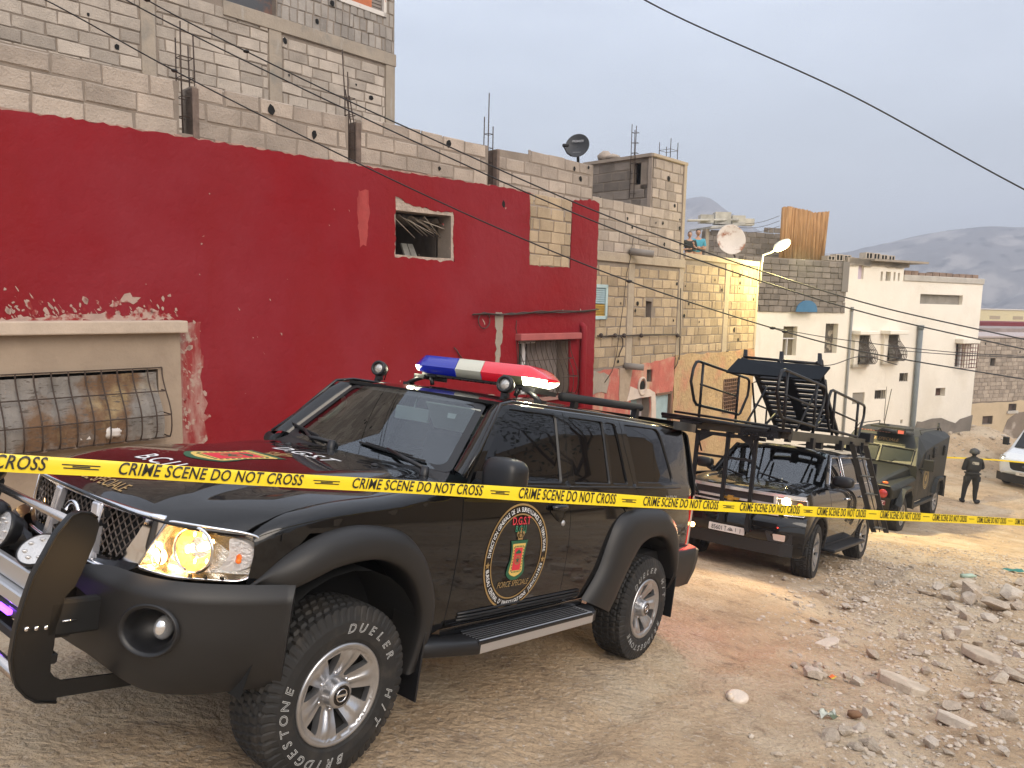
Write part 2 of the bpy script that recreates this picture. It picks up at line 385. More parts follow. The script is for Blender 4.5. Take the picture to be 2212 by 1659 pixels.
    _o = [(-2.07, .54), (-2.12, .60), (-2.22, .74), (-2.29, .92), (-2.37, 1.05), (-2.52, 1.125), (-2.75, 1.14), (-3.02, 1.135), (-3.22, 1.09), (-3.34, .99), (-3.42, .84), (-3.45, .72)]
    _i = [(-2.42, .42), (-2.47, .55), (-2.54, .70), (-2.63, .82), (-2.73, .90), (-2.86, .935), (-2.98, .94), (-3.10, .92), (-3.22, .86), (-3.32, .76), (-3.39, .65), (-3.42, .56)]
    flare('rear_arch_flare', sm(_o), sm(_i), .078)
    # mudflap and arch linings
    mb = MB()
    for cx in (0, -2.97):
        mb = MB(); pts = [(cx + .50 * math.cos(t), .40 + .52 * math.sin(t)) for t in np.linspace(.12, PI + .05, 14)]
        mb.grid([[(x, sg * .90, z), (x, sg * .45, z)] for x, z in pts]); mb.add([(cx - .5, sg * .44, .52), (cx + .45, sg * .44, .52), (cx + .6, sg * .44, 1.05), (cx - .6, sg * .44, 1.05)], [(0, 1, 2, 3)])
        build('arch_lining', mb, M_void, suv)
    for cx, w in ((-.47, .26), (-3.47, .22)):
        mb = MB(); mb.box((cx, sg * .82, .42), (.012, w, .34)); build('mudflap', mb, M_dark, suv, bevel=.004)
    # sill and running board
    mb = MB(); mb.grid([[(x, sg * y, z) for y, z in ((.872, .55), (.875, .53), (.86, .49), (.80, .46))] for x in (-.66, -1.3, -2.08)])
    build('sill', mb, M_black, suv, fixn=True)
    mb = MB()
    for z, d in ((.618, .006), (.60, .010), (.582, .006)):   # ribbed moulding low on the doors
        mb.tube([(x, sg * (side(x, z) + d * (1 if x < -.95 else (-.75 - x) * 5)), z) for x in np.linspace(-.78, -2.0, 12)], .007, 6)
    build('door_moulding', mb, M_dark, suv)
    mb = MB()
    prof = [(.80, .475), (.86, .500), (.985, .500), (1.0, .488), (1.0, .435), (.985, .425), (.80, .44)]
    mb.grid([[(x, sg * (y if k else y), z) for y, z in prof] for k, x in enumerate((-.86, -1.4, -2.03))], smooth=False)
    ob = build('running_board', mb, M_alu, suv, fixn=True)
    mb = MB()
    for i in range(6):
        y = .865 + i * .022; mb.box((-1.42, sg * y, .503), (1.13, .008, .005))
    build('tread_groove', mb, M_matte, ob)
    mb = MB(); mb.box((-1.43, sg * .995, .490), (1.18, .014, .016)); build('tread_edge', mb, M_dark, ob)
    mb = MB()
    mb.grid([[(-.86, sg * y, z) for y, z in prof], [(-.70, sg * (y - .02), z + .012) for y, z in prof], [(-.50, sg * (y - .045), z + (.03 if y > .9 else .04)) for y, z in prof], [(-.44, sg * (y - .09), z + .02) for y, z in prof]])
    mb.add([(-.44, sg * (y - .09), z + .02) for y, z in prof], [tuple(range(7))]); build('board_end', mb, M_dark, ob, fixn=True)
    mb = MB()
    mb.grid([[(-2.03, sg * y, z) for y, z in prof], [(-2.08, sg * (y - .01), z + .005) for y, z in prof], [(-2.12, sg * (y - .05), z + .01) for y, z in prof]])
    mb.add([(-2.12, sg * (y - .05), z + .01) for y, z in prof], [tuple(range(7))]); build('board_end', mb, M_dark, ob, fixn=True)
    # door mirror
    mb = MB()
    def mf(v):
        a, b, c = v; f = lambda t: math.copysign(abs(t) ** .55, t); return Vector((f(a) * .088, f(b) * .118, f(c) * .108))
    rt = Matrix.Rotation(-sg * .16, 3, 'Z')
    mx_, my_ = ((-.80, 1.035) if sg > 0 else (-1.08, .985)); mb.sph((mx_, sg * my_, 1.362 if sg > 0 else 1.34), 1, 28, 18, fn=mf, rot=rt)
    mo = build('door_mirror', mb, M_dark, suv)
    mb = MB(); mb.box((mx_ - .084, sg * my_, 1.365), (.006, .17, .15), rot=Matrix.Rotation(-sg * .16, 3, 'Z')); build('mirror_glass', mb, M_chrome, mo, bevel=.003)
    mb = MB(); mb.tube([(-.78, sg * .86, 1.285), (-.79, sg * .93, 1.275), (-.80, sg * .99, 1.29)], [.05, .04, .045], 12); mb.add([(-.74, sg * .872, 1.25), (-.92, sg * .868, 1.25), (-.93, sg * .845, 1.37), (-.80, sg * .845, 1.37)], [(0, 1, 2, 3)]); build('mirror_arm', mb, M_dark, mo)
    # front A-pillar
    mb = MB(); rows = []
    for t in np.linspace(0, 1, 10):
        a = np.array((-.745 - .385 * t, .722 - .13 * t, 1.355 + .372 * t)); b = np.array((-.695 - .36 * t, .848 - .128 * t, 1.335 + .392 * t))
        if t > .9: b = b + np.array((-.03, .0, .004))
        rows.append([(p[0], sg * p[1], p[2]) for p in (a + (-.02, .0, -.03), a, a + (b - a) * .3 + (.012, .004, .008), a + (b - a) * .7 + (.012, .010, .008), b, b + (-.03, -.005, -.01))])
    mb.grid(rows); build('windscreen_pillar', mb, M_black, suv, fixn=True)
    # tail lamp and rear bumper end
    mb = MB(); mb.grid([[(x, sg * (y), z) for x, y in ((-3.755, side(-3.755, 1) + .004), (-3.80, side(-3.80, 1) + .014), (-3.86, side(-3.85, 1) + .012), (-3.93, .80))] for z in np.linspace(.81, 1.22, 6)])
    build('tail_lamp', mb, mat('red_lens', (.42, .012, .012), .12, 0, .6, emit=(1, .03, .02), es=1.3), suv, fixn=True)
    if sg > 0: ld = bpy.data.lights.new('tail_light', 'POINT'); lo = bpy.data.objects.new('tail_light', ld); COL.objects.link(lo); lo.parent = suv; lo.location = (-4.12, .80, 1.02); ld.energy = 14; ld.color = (1, .04, .03); ld.shadow_soft_size = .04; mb = MB(); mb.sph((-3.86, .845, .98), .022, 10, 6); build('marker_bulb', mb, mat('marker_amber', (1, .6, .2), .3, emit=(1, .62, .2), es=14), suv)
    mb = MB(); mb.grid([[(-3.758, sg * (side(-3.76, 1) + .006), z), (-3.775, sg * (side(-3.77, 1) + .016), z)] for z in (.80, 1.23)]); build('lamp_edge', mb, M_chrome, suv)
# bonnet ---------------------------------------------------------------
hp = [(nose(y) - .006, y) for y in np.linspace(-.792, .792, 37)] + [(.43, .80), (.3, .80), (0, .80), (-.3, .80), (-.50, .80), (-.60, .775), (-.66, .70), (-.70, .55), (-.72, .3), (-.73, 0), (-.72, -.3), (-.70, -.55), (-.66, -.70), (-.60, -.775), (-.5, -.80), (-.3, -.80), (0, -.80), (.3, -.80), (.43, -.80)]
bonnet = mk('bonnet', lambda mb: panel(mb, hp, lambda x, y: (x, y, hood(x, y)), (), .03, .02, me=1), mats=PAINT)
# front lip under the bonnet edge, above the lamps
mb = MB(); rows = []
for y in np.linspace(-.80, .80, 41):
    x = nose(y); zt = hood(x - .008, abs(y))
    rows.append([(x - .010, y, zt + .0015), (x + .003, y, zt - .006), (x + .003, y, zt - .014), (x - .05, y, zt - .03)])
mb.grid(rows); build('bonnet_lip', mb, M_black, suv, fixn=True)
# roof -----------------------------------------------------------------
_rz = cr([-1.13, -1.3, -1.6, -2.4, -3.2, -3.66], [1.752, 1.783, 1.808, 1.822, 1.816, 1.79])
def roofz(x, y): a = abs(y); return _rz(x) - .028 * (a / .7) ** 2 - (.034 * ((a - .60) / .105) ** 2 if a > .6 else 0)
rp_ = [(-1.13 - .05 * (y / .6) ** 2, y) for y in np.linspace(-.62, .62, 13)] + [(-1.24, .69), (-1.6, .70), (-3.5, .70), (-3.62, .6), (-3.66, 0), (-3.62, -.6), (-3.5, -.70), (-1.6, -.70), (-1.24, -.69)]
mk('roof', lambda mb: panel(mb, rp_, lambda x, y: (x, y, roofz(x, y)), (), .06, .03, me=1), mats=PAINT)
# windscreen -----------------------------------------------------------
def wsf(u, v):                                        # u -1..1 across, v 0..1 up
    hw = .722 - .132 * v; y = u * hw; x = -.735 - .385 * v + .065 * (1 - u * u) - .0; z = 1.335 + .392 * v + .02 * (1 - u * u) * v - .02 * (1 - u * u) * (1 - v)
    return (x, y, z)
M_ws = bpy.data.materials.new('windscreen_glass'); M_ws.use_nodes = True; T = M_ws.node_tree; T.nodes.clear()
g = T.nodes.new('ShaderNodeBsdfGlossy'); g.inputs['Roughness'].default_value = .015; g.inputs['Color'].default_value = (.9, .95, 1, 1)
tr = T.nodes.new('ShaderNodeBsdfTransparent'); tr.inputs[0].default_value = (.50, .60, .58, 1)
fr = T.nodes.new('ShaderNodeFresnel'); fr.inputs[0].default_value = 1.55; mx = T.nodes.new('ShaderNodeMixShader'); ou = T.nodes.new('ShaderNodeOutputMaterial')
ma = T.nodes.new('ShaderNodeMath'); ma.operation = 'MULTIPLY_ADD'; ma.inputs[1].default_value = 1.35; ma.inputs[2].default_value = .03; T.links.new(fr.outputs[0], ma.inputs[0])
T.links.new(ma.outputs[0], mx.inputs[0]); T.links.new(tr.outputs[0], mx.inputs[1]); T.links.new(g.outputs[0], mx.inputs[2]); T.links.new(mx.outputs[0], ou.inputs[0])
ws = mk('windscreen', lambda mb: panel(mb, rnd_poly([(-.99, .02), (.99, .02), (.985, .985), (-.985, .985)], .07), wsf, (), .08, 0), mats=M_ws)
mb = MB(); o = rnd_poly([(-1.0, .0), (1.0, .0), (1.0, 1.0), (-1.0, 1.0)], .06); i_ = rnd_poly([(-.925, .075), (.925, .075), (.915, .945), (-.915, .945)], .09)
O = [wsf(*p) for p in o]; I = [wsf(*p) for p in i_]; mb.add([tuple(np.array(p) + (.003, 0, .003)) for p in O + I], [(k, (k + 1) % len(O), len(O) + (k + 1) % len(O), len(O) + k) for k in range(len(O))], 0, True)
build('black_border', mb, M_dark, ws, fixn=True)
# scuttle, wipers
mb = MB(); rows = []
for u in np.linspace(-1, 1, 21):
    y = u * .80; b = wsf(u * .99, .02); xh = -.60 if abs(y) > .775 else (-.73 + .13 * (abs(y) / .775) ** 3)
    a = (xh + .02, y, hood(xh, min(abs(y), .79)) - .012); rows.append([tuple(np.array(a) + (np.array(b) - a) * t + (0, 0, -.012 * math.sin(PI * t))) for t in np.linspace(0, 1, 7)] + [(b[0] - .06, b[1], b[2] - .02)])
mb.grid(rows); sc_ = build('scuttle_panel', mb, M_dark, suv, fixn=True)
mb = MB()
for k in range(26):
    y = -.55 + k * .045; mb.box((-.742, y, hood(-.72, abs(y)) + .008), (.05, .012, .006))
build('air_grille', mb, M_matte, sc_)
for py_, sgn in ((.60, -1), (-.22, -1)):
    px_ = (-.66 if py_ > .3 else -.69); z0 = hood(px_, abs(py_)) + .03
    tip = wsf((py_ - .34) / .715, .12); mid = wsf((py_ - .17) / .715, .05)
    mb = MB(); mb.lathe([(.0, .02), (.022, .018), (.026, -.03)], 14, mat=Matrix.Translation((px_, py_, z0)))
    mb.tube([(px_, py_, z0 + .006), (mid[0] + .05, mid[1], mid[2] + .025), (tip[0] + .028, tip[1], tip[2] + .026)], [.014, .011, .008], 8)
    w = build('wiper', mb, M_dark, suv)
    mb = MB(); L1 = [wsf((py_ - .34 + d) / .715, .12 + .045 * d / .3 * -1) for d in np.linspace(-.27, .27, 8)]; L1 = [(a + .008, b, c + .010) for a, b, c in L1]
    mb.tube(L1, .007, 6); L2 = [(a + .016, b, c + .014) for a, b, c in L1[1:-1]]; mb.tube(L2, .005, 6); build('wiper_blade', mb, M_matte, w)
for yy in (.38, -.38):
    mb = MB(); x = -.50; mb.lathe([(0, .012), (.016, .009), (.02, 0)], 14, mat=Matrix.Translation((x, yy, hood(x, abs(yy)) + .002))); build('washer_jet', mb, M_dark, bonnet)
# cabin seen through the windscreen
M_int = mat('cabin_grey', (.10, .105, .11), .8); M_seat = mat('seat_cloth', (.035, .038, .045), .9, var=.2, vs=30)
mb = MB(); mb.grid([[(-.80 - .10 * 0, y, 1.27), (-1.0, y, 1.30), (-1.22, y, 1.28), (-1.30, y, 1.05)] for y in (-.72, -.3, .3, .72)]); build('dashboard', mb, mat('dash', (.03, .033, .036), .7), suv, fixn=True)
for yy in (-.38, .38):
    mb = MB(); mb.box((-1.95, yy, 1.15), (.16, .50, .66), rot=Matrix.Rotation(-.18, 3, 'Y')); mb.box((-2.03, yy, 1.56), (.10, .26, .18)); mb.box((-1.7, yy, .80), (.55, .5, .16)); build('seat', mb, M_seat, suv, bevel=.05, seg=3)
mb = MB(); cM = Matrix.Translation((-1.32, .38, 1.25)) @ Matrix.Rotation(-1.1, 4, 'Y'); n = 28
mb.tube([cM @ Vector((.19 * math.cos(2 * PI * k / n), .19 * math.sin(2 * PI * k / n), 0)) for k in range(n)], .016, 8, closed=True)
for a in (0, PI, -PI / 2): mb.tube([cM @ Vector((0, 0, -.03)), cM @ Vector((.18 * math.sin(a), .18 * math.cos(a), 0))], .014, 6)
build('steering_wheel', mb, mat('wheel_grey', (.07, .075, .08), .6), suv)
mb = MB(); mb.box((-1.12, .0, 1.60), (.03, .25, .085), rot=Matrix.Rotation(.2, 3, 'Z')); mb.tube([(-1.12, 0, 1.62), (-1.15, 0, 1.72)], .008, 6); build('interior_mirror', mb, mat('mirror_back', (.42, .44, .42), .6), suv, bevel=.02, seg=3)
mb = MB(); mb.box((-1.12, .37, 1.615), (.012, .44, .19), rot=Matrix.Rotation(.62, 3, 'Y')); build('sun_visor', mb, mat('visor', (.40, .41, .36), .8), suv, bevel=.02, seg=3)
mb = MB(); mb.add([(-1.045, .42, 1.615), (-1.045, .36, 1.615), (-1.053, .355, 1.645), (-1.053, .425, 1.645)], [(0, 1, 2, 3)]); build('windscreen_sticker', mb, M_whited, suv)
mb = MB(); mb.tube([(-.93, -.66, 1.46), (-.93, -.60, 1.47), (-.99, -.575, 1.53), (-1.05, -.58, 1.60), (-1.07, -.63, 1.63)], .018, 8); build('grab_handle', mb, mat('handle_cream', (.42, .40, .30), .7), suv)
mb = MB(); mb.box((-2.2, 0, .72), (3.1, 1.60, .10)); mb.box((-2.9, 0, 1.2), (.05, 1.25, .8)); mb.box((-1.8, 0, 1.745), (1.4, 1.25, .02)); mb.box((-.1, 0, .85), (1.2, 1.1, .5)); mb.box((-1.9, 0, .5), (3.6, .9, .3)); mb.box((-.76, 0, 1.0), (.04, 1.5, .5))
build('underbody_blocker', mb, M_void, suv)  # dark boxes added in and under the body to block light
# rear: gate, spoiler, bumper
mb = MB(); panel(mb, rnd_poly([(-.80, .62), (.80, .62), (.79, 1.28), (.66, 1.76), (-.66, 1.76), (-.79, 1.28)], .06), lambda y, z: (-3.93 + .10 * max(0, z - 1.28) ** 1 * .9, y, z), (), .1, .03, me=1); build('tailgate', mb, PAINT, suv)
mb = MB()
for z0, z1, m in ((1.765, 1.835, 0),):
    P = [(-3.50, .70), (-3.52, .78), (-3.84, .76), (-3.93, .66), (-3.95, 0)]; P = P + [(x, -y) for x, y in P[-2::-1]]
    mb.grid([[(x, y, z) for x, y in P] for z in (z0, z0 + .03, z1)]); mb.add([(x, y, z1) for x, y in P], [tuple(range(len(P)))])
build('rear_spoiler', mb, M_trim, suv, fixn=True)
def bprof(plan, secs, nm, mats, parent=suv, **k):
    """bumper: plan(u)->(x,y,nx,ny) swept through section points (out,z)"""
    mb = MB(); rows = []
    for u in plan: rows.append([(u[0] + u[2] * o, u[1] + u[3] * o, z) for o, z in secs(u)])
    mb.grid(rows); return build(nm, mb, mats, parent, fixn=True, **k)
rb = []
for t in np.linspace(-1, 1, 33):
    a = t * 1.35; 
    X = -3.40 - .62 * min(1, max(0, (1 - abs(t)) * 2.2)) ** .6; Y = .94 * math.copysign(min(1, abs(t) * 1.35) ** .9, t); rb.append((X, Y))
rbn = []
for i, (x, y) in enumerate(rb):
    a = rb[max(0, i - 1)]; b = rb[min(len(rb) - 1, i + 1)]; d = np.array((b[0] - a[0], b[1] - a[1])); d /= np.linalg.norm(d) + 1e-9; rbn.append((x, y, -d[1], d[0]))
bprof(rbn, lambda u: [(-.12, .80), (-.02, .80), (.0, .785), (.004, .70), (-.01, .60), (-.05, .48), (-.12, .44)], 'rear_bumper', M_trim)
# ------------------------------------------------------------------ front end of the near car
def bx(y):                                            # plan curve of the bumper face
    a = abs(y); return .895 - .085 * a * a - .62 * min(a, .97) ** 7
ring = []
for t in np.linspace(-1, 1, 81):
    y = .955 * math.sin(t * PI / 2) ** 1 if abs(t) < 1 else .955 * t
    ring.append((bx(y), y))
ring = [(.36, -.965)] + ring + [(.36, .965)]
def _fr(pt):
    i = pt; a = ring[max(0, i - 1)]; b = ring[min(len(ring) - 1, i + 1)]; d = np.array((b[0] - a[0], b[1] - a[1])); d /= np.linalg.norm(d) + 1e-9
    return ring[i][0], ring[i][1], d[1], -d[0]
_acc = [0]
for i in range(1, len(ring)): _acc.append(_acc[-1] + math.hypot(ring[i][0] - ring[i - 1][0], ring[i][1] - ring[i - 1][1]))
_mid = _acc[-1] / 2
_fx = cr([a - _mid for a in _acc], [p[0] for p in ring]); _fy = cr([a - _mid for a in _acc], [p[1] for p in ring])
def S_of_y(y): return float(np.interp(y, [p[1] for p in ring[1:-1]], [a - _mid for a in _acc[1:-1]]))
_bo = cr([.40, .50, .60, .70, .80, .845, .875, .90, .93, .96], [-.13, -.06, -.022, -.004, .0, .002, -.012, -.040, -.062, -.075])
def bump(s, z):
    x, y = _fx(s), _fy(s); e = .004; dx, dy = _fx(s + e) - _fx(s - e), _fy(s + e) - _fy(s - e); l = math.hypot(dx, dy); nx, ny = dy / l, -dx / l
    o = _bo(z + .0 * s); return (x + nx * o, y + ny * o, z)
sF = S_of_y(.705); SE = _mid - .01
def low(s):                                            # lower edge rises to the middle
    return .46 + .02 * 0 + .07 * ss(.75, .35, abs(s)) + .02 * ss(SE - .35, SE, abs(s))
def topz(s): a = abs(s); return .838 + .060 * ss(.1, .5, a) + .0 * ss(.7, 1.05, a)
N = 60; out = [(s, low(s)) for s in np.linspace(-SE, SE, N)] + [(s, topz(s)) for s in np.linspace(SE, -SE, N)]
hl = []
for sg in (-1, 1):
    hl.append([(sg * sF + .098 * math.cos(t), .715 + .082 * math.sin(t)) for t in np.linspace(0, 2 * PI, 28, endpoint=False)])
    a, b = S_of_y(.20), S_of_y(.44); hl.append(rnd_poly([(sg * a, .64), (sg * b, .66), (sg * b, .755), (sg * (a + .09), .78), (sg * a, .76)], .02))
hl.append(rnd_poly([(-.15, .62), (.15, .62), (.15, .76), (-.15, .76)], .02))
bumper = mk('front_bumper', lambda mb: panel(mb, out, bump, hl, .035, .05, me=1, flip=False), mats=[M_trim, M_dark])
def _chk(o):                                           # outward check
    return o
for sg in (-1, 1):
    c = Vector(bump(sg * sF, .715)); e = .01; du = (Vector(bump(sg * sF + e, .715)) - Vector(bump(sg * sF - e, .715))).normalized(); n = Vector((0, 0, 1)).cross(du) * -1; n = Vector((du.y, -du.x, 0)).normalized()
    R_ = Matrix((du, Vector((0, 0, 1)), n)).transposed().to_4x4(); Mx = Matrix.Translation(c) @ R_ @ Matrix.Scale(1.19, 4, Vector((1, 0, 0)))
    mb = MB(); mb.lathe([(.082, -.004), (.092, .010), (.096, .008), (.10, -.002)], 32, mat=Mx); mb.lathe([(.084, -.002), (.07, -.03), (.062, -.10), (0, -.11)], 32, mat=Mx)
    fo = build('fog_lamp', mb, M_dark, bumper, fixn=True)
    mb = MB(); Mx2 = Matrix.Translation(c + n * -.055 - du * sg * -.03 * sg) @ R_; mb.sph(c - n * .062 + du * .028, .040, 16, 10, sc=(1, .75, 1.15)); build('fog_lamp_lens', mb, mat('clear_lens', (.75, .75, .75), .08, .75), fo)
# headlamps -------------------------------------------------------------
M_lensw = mat('lamp_reflector', (.80, .77, .72), .10, .95, bump=.4, bs=30, dist=.01)
M_glow = mat('lit_bulb', (1, .8, .4), .4, emit=(1, .62, .22), es=16)
M_glow2 = mat('lit_reflector', (.85, .66, .34), .12, .95, emit=(1, .45, .06), es=.10, bump=.8, bs=38, dist=.03)
M_cover = bpy.data.materials.new('lamp_cover'); M_cover.use_nodes = True; T = M_cover.node_tree; T.nodes.clear()
g = T.nodes.new('ShaderNodeBsdfGlossy'); g.inputs['Roughness'].default_value = .02; tr = T.nodes.new('ShaderNodeBsdfTransparent'); fr = T.nodes.new('ShaderNodeFresnel'); fr.inputs[0].default_value = 1.45; mx = T.nodes.new('ShaderNodeMixShader'); ou = T.nodes.new('ShaderNodeOutputMaterial')
T.links.new(fr.outputs[0], mx.inputs[0]); T.links.new(tr.outputs[0], mx.inputs[1]); T.links.new(g.outputs[0], mx.inputs[2]); T.links.new(mx.outputs[0], ou.inputs[0])
def nf(y, z, off=0):
    y_ = y; x = nose(y) + off - .10 * max(0, z - .98); return (x, y, z)
for sg in (1, -1):
    hp_ = [(sg * .600, 1.098), (sg * .70, 1.096), (sg * .79, 1.086), (sg * .822, 1.07), (sg * .818, .91), (sg * .80, .895), (sg * .65, .893), (sg * .515, .902)]
    hp_ = rnd_poly(hp_, .02)
    mb = MB(); n = len(hp_)
    # housing bowl: rim on the face, floor set back
    c0 = np.array((sg * .68, 1.0))
    def hf(k, d): p = c0 + (np.array(hp_[k]) - c0) * (1 - d * .8); x, y, z = nf(p[0], p[1]); return (x - d, y, z)
    rows = [[hf(k, 0) for k in range(n)], [hf(k, .03) for k in range(n)], [hf(k, .10) for k in range(n)]]
    mb.grid(rows, cu=True); mb.add([hf(k, .10) for k in range(n)], [tuple(range(n))]); hd = build('headlamp', mb, M_lensw, suv, fixn=True)
    mb = MB(); panel(mb, hp_, lambda y, z: nf(y, z, .004), (), .03, 0, flip=False); build('lamp_cover', mb, M_cover, hd)
    mb = MB(); mb.tube([nf(*p, .003) for p in hp_], .006, 6, closed=True); build('lamp_surround', mb, M_chrome, hd)
    # main reflector bowl (lit on the near side of the road)
    cy, cz = sg * .658, 1.003; ax = Vector((.93, sg * .34, -.05)).normalized(); q = ax.to_track_quat('Z', 'Y').to_matrix().to_4x4()
    Mx = Matrix.Translation(Vector((nose(cy) - .105, cy, cz))) @ q
    lit = True
    mb = MB(); mb.lathe([(.088, .07), (.084, .068), (.078, .045), (.062, .015), (.04, -.008), (.018, -.02), (0, -.02)], 40, mat=Mx); build('reflector', mb, M_glow2 if lit else M_lensw, hd, fixn=True)
    mb = MB(); mb.lathe([(.080, .069), (.088, .078), (.095, .069)], 40, mat=Mx); build('reflector_ring', mb, M_chrome, hd)
    mb = MB(); mb.lathe([(0, .035), (.014, .03), (.016, .0), (.014, -.02)], 16, mat=Mx)
    for a in (.5, 1.3, 2.2, 3.4, 4.4, 5.4):
        p = Mx @ Vector((.058 * math.cos(a), .058 * math.sin(a), .028)); mb.sph(p, .0165 if a in (.5, 3.4, 1.3) else .009, 10, 6, sc=(.5, .8, 1.1))
    build('bulb', mb, M_glow, hd)
    p = Vector((nose(sg * .568) - .035, sg * .568, .950)); mb = MB(); mb.sph(p, .030, 16, 10, sc=(.6, 1, 1)); build('side_light', mb, M_glow, hd)
    mb = MB(); mb.tube([p + Vector((.02, .036 * math.cos(t), .036 * math.sin(t))) for t in np.linspace(0, 2 * PI, 20, endpoint=False)], .004, 6, closed=True); build('side_light_ring', mb, M_chrome, hd)
    mb = MB(); pp = rnd_poly([(sg * .752, 1.06), (sg * .785, 1.05), (sg * .806, 1.02), (sg * .806, .95), (sg * .775, .925), (sg * .745, .93), (sg * .762, .985)], .02)
    mb.prism(pp, lambda u, v, d: (nf(u, v)[0] - .03 - d, u, v), .03); build('indicator', mb, mat('clear_ribbed', (.75, .75, .77), .15, .5, bump=.8, bs=70, dist=.01), hd, fixn=True)
    mb = MB(); mb.sph((nose(sg * .79) - .012, sg * .785, .985), .014, 12, 8, sc=(.6, 1, 1)); mb.sph((nose(sg * .79) - .004, sg * .797, .975), .011, 10, 6); build('amber_bulb', mb, mat('amber', (.75, .13, .01), .3, emit=(1, .2, .02), es=.4), hd)
    mb = MB()
    for k in range(3): mb.box((nf(sg * (.70 + k * .035), .903)[0] + .004, sg * (.70 + k * .035), .905), (.006, .02, .012))
    build('lamp_stud', mb, M_dark, hd)
    ld = bpy.data.lights.new('headlamp_light', 'SPOT'); lo = bpy.data.objects.new('headlamp_light', ld); COL.objects.link(lo); lo.parent = hd
    ld.energy = 45; ld.color = (1, .60, .24); ld.spot_size = math.radians(104); ld.spot_blend = 1; ld.shadow_soft_size = .05
    lo.location = (nose(cy) + .03, cy, cz); lo.rotation_euler = Vector((-.9, -sg * .1, .35)).to_track_quat('Z', 'Y').to_euler()
    # grille side opening: mesh and chrome
    go = rnd_poly([(sg * .235, 1.083), (sg * .508, 1.092), (sg * .476, 1.01), (sg * .425, .925), (sg * .395, .897), (sg * .245, .893), (sg * .20, .905)], .018)
    mb = MB(); co = [(sg * .203, 1.108), (sg * .592, 1.106), (sg * .55, .99), (sg * .505, .896), (sg * .44, .862), (sg * .165, .850)]
    panel(mb, rnd_poly(co, .015), lambda y, z: nf(y, z, .003), [go], .03, .035, flip=False); build('grille_frame', mb, M_chrome, suv)
    def wiremesh(name, poly, off):
        mb = MB(); ys = [p[0] for p in poly]; zs = [p[1] for p in poly]; st = .031
        for dr in (1, -1):
            for k in range(-40, 60):
                c = k * st * 1.5; pts = []
                for t in np.linspace(-.3, .3, 61):
                    y = (min(ys) + max(ys)) / 2 + t; z = .98 + dr * (t * 1.0) + c - .4
                    if bool(inpoly([y], [z], poly)[0]): pts.append(nf(y, z, off + .002 * dr))
                    else:
                        if len(pts) > 1: mb.tube(pts, .0032, 5)
                        pts = []
                if len(pts) > 1: mb.tube(pts, .0032, 5)
        return build(name, mb, mat('mesh_wire', (.16, .13, .11), .45, .6), suv)
    if True: wiremesh('grille_mesh', go, -.02)
    mb = MB(); mb.add([nf(*p, -.06) for p in go], [tuple(range(len(go)))]); mb.add([nf(y * 1.0, z, -.10) for y, z in go], [tuple(range(len(go)))]); build('radiator_void', mb, M_void, suv)
    # bright upright bars beside the centre
    mb = MB(); bo = [(sg * .222, 1.098), (sg * .262, 1.098), (sg * .222, .87), (sg * .268 * .97, .846), (sg * .175, .846)]
    mb.hexa([nf(sg * .150, 1.088, .016), nf(sg * .205, 1.090, .016), nf(sg * .235, .862, .020), nf(sg * .185, .858, .020)], [nf(sg * .150, 1.088, -.02), nf(sg * .205, 1.090, -.02), nf(sg * .235, .862, -.02), nf(sg * .185, .858, -.02)])
    build('grille_bar', mb, mat('satin_bar', (.70, .70, .74), .22, .7), suv, bevel=.008, seg=3, fixn=True)
cg = [(-.15, 1.078), (.15, 1.078), (.185, .87), (-.185, .87)]
mb = MB(); mb.add([nf(*p, -.06) for p in cg], [(0, 1, 2, 3)]); build('radiator_void', mb, M_void, suv)
sg = 1
wiremesh('grille_mesh', cg, -.02)
mb = MB(); mb.tube([nf(y, 1.100, .0) for y in np.linspace(-.585, .585, 21)], .014, 8); mb.tube([nf(y, .852 + .0 * abs(y), .004) for y in np.linspace(-.46, .46, 21)], .011, 8); build('grille_trim', mb, M_chrome, suv)
mb = MB(); rc = nf(0, 1.0, .006)
mb.tube([(rc[0], .062 * math.cos(t), rc[2] + .054 * math.sin(t)) for t in np.linspace(0, 2 * PI, 28, endpoint=False)], .011, 8, closed=True); mb.box((rc[0] + .004, 0, rc[2]), (.02, .16, .026)); build('grille_badge', mb, M_chrome, suv, fixn=True)
# letters on the bonnet lip and the bonnet
def decal(name, items, fn, parent, off=.003):
    """items: (text, material, cx, cy, size, kwargs) laid out in (u,v); fn(u,v,d)->xyz"""
    mb = MB(); ms = []
    for s, m, cx, cy, size, kw in items:
        if m not in ms: ms.append(m)
        V, F = text2d(s, size, **kw); mb.add([fn(cx + a, cy + b, off) for a, b, _ in V], F, ms.index(m))
    return build(name, mb, ms, parent)
for _a in (('D.G.S.T', M_whited, 0, .34, .16, dict(bold=.001, sx=.95)), ('B.C.I.J', M_whited, 0, -.47, .14, dict(bold=.001, sx=.95))): decal('bonnet_lettering', [_a], lambda u, v, d: (-v, u, hood(-v, u) + d * .6), bonnet)
decal('bonnet_lip_lettering', [('FORCE SPECIALE', M_gold, 0, 0, .085, dict(bold=.0005, sx=.80))], lambda u, v, d: (nose(u) - .075 - v * .8, u, hood(nose(u) - .075 - v * .8, u) + d), bonnet)
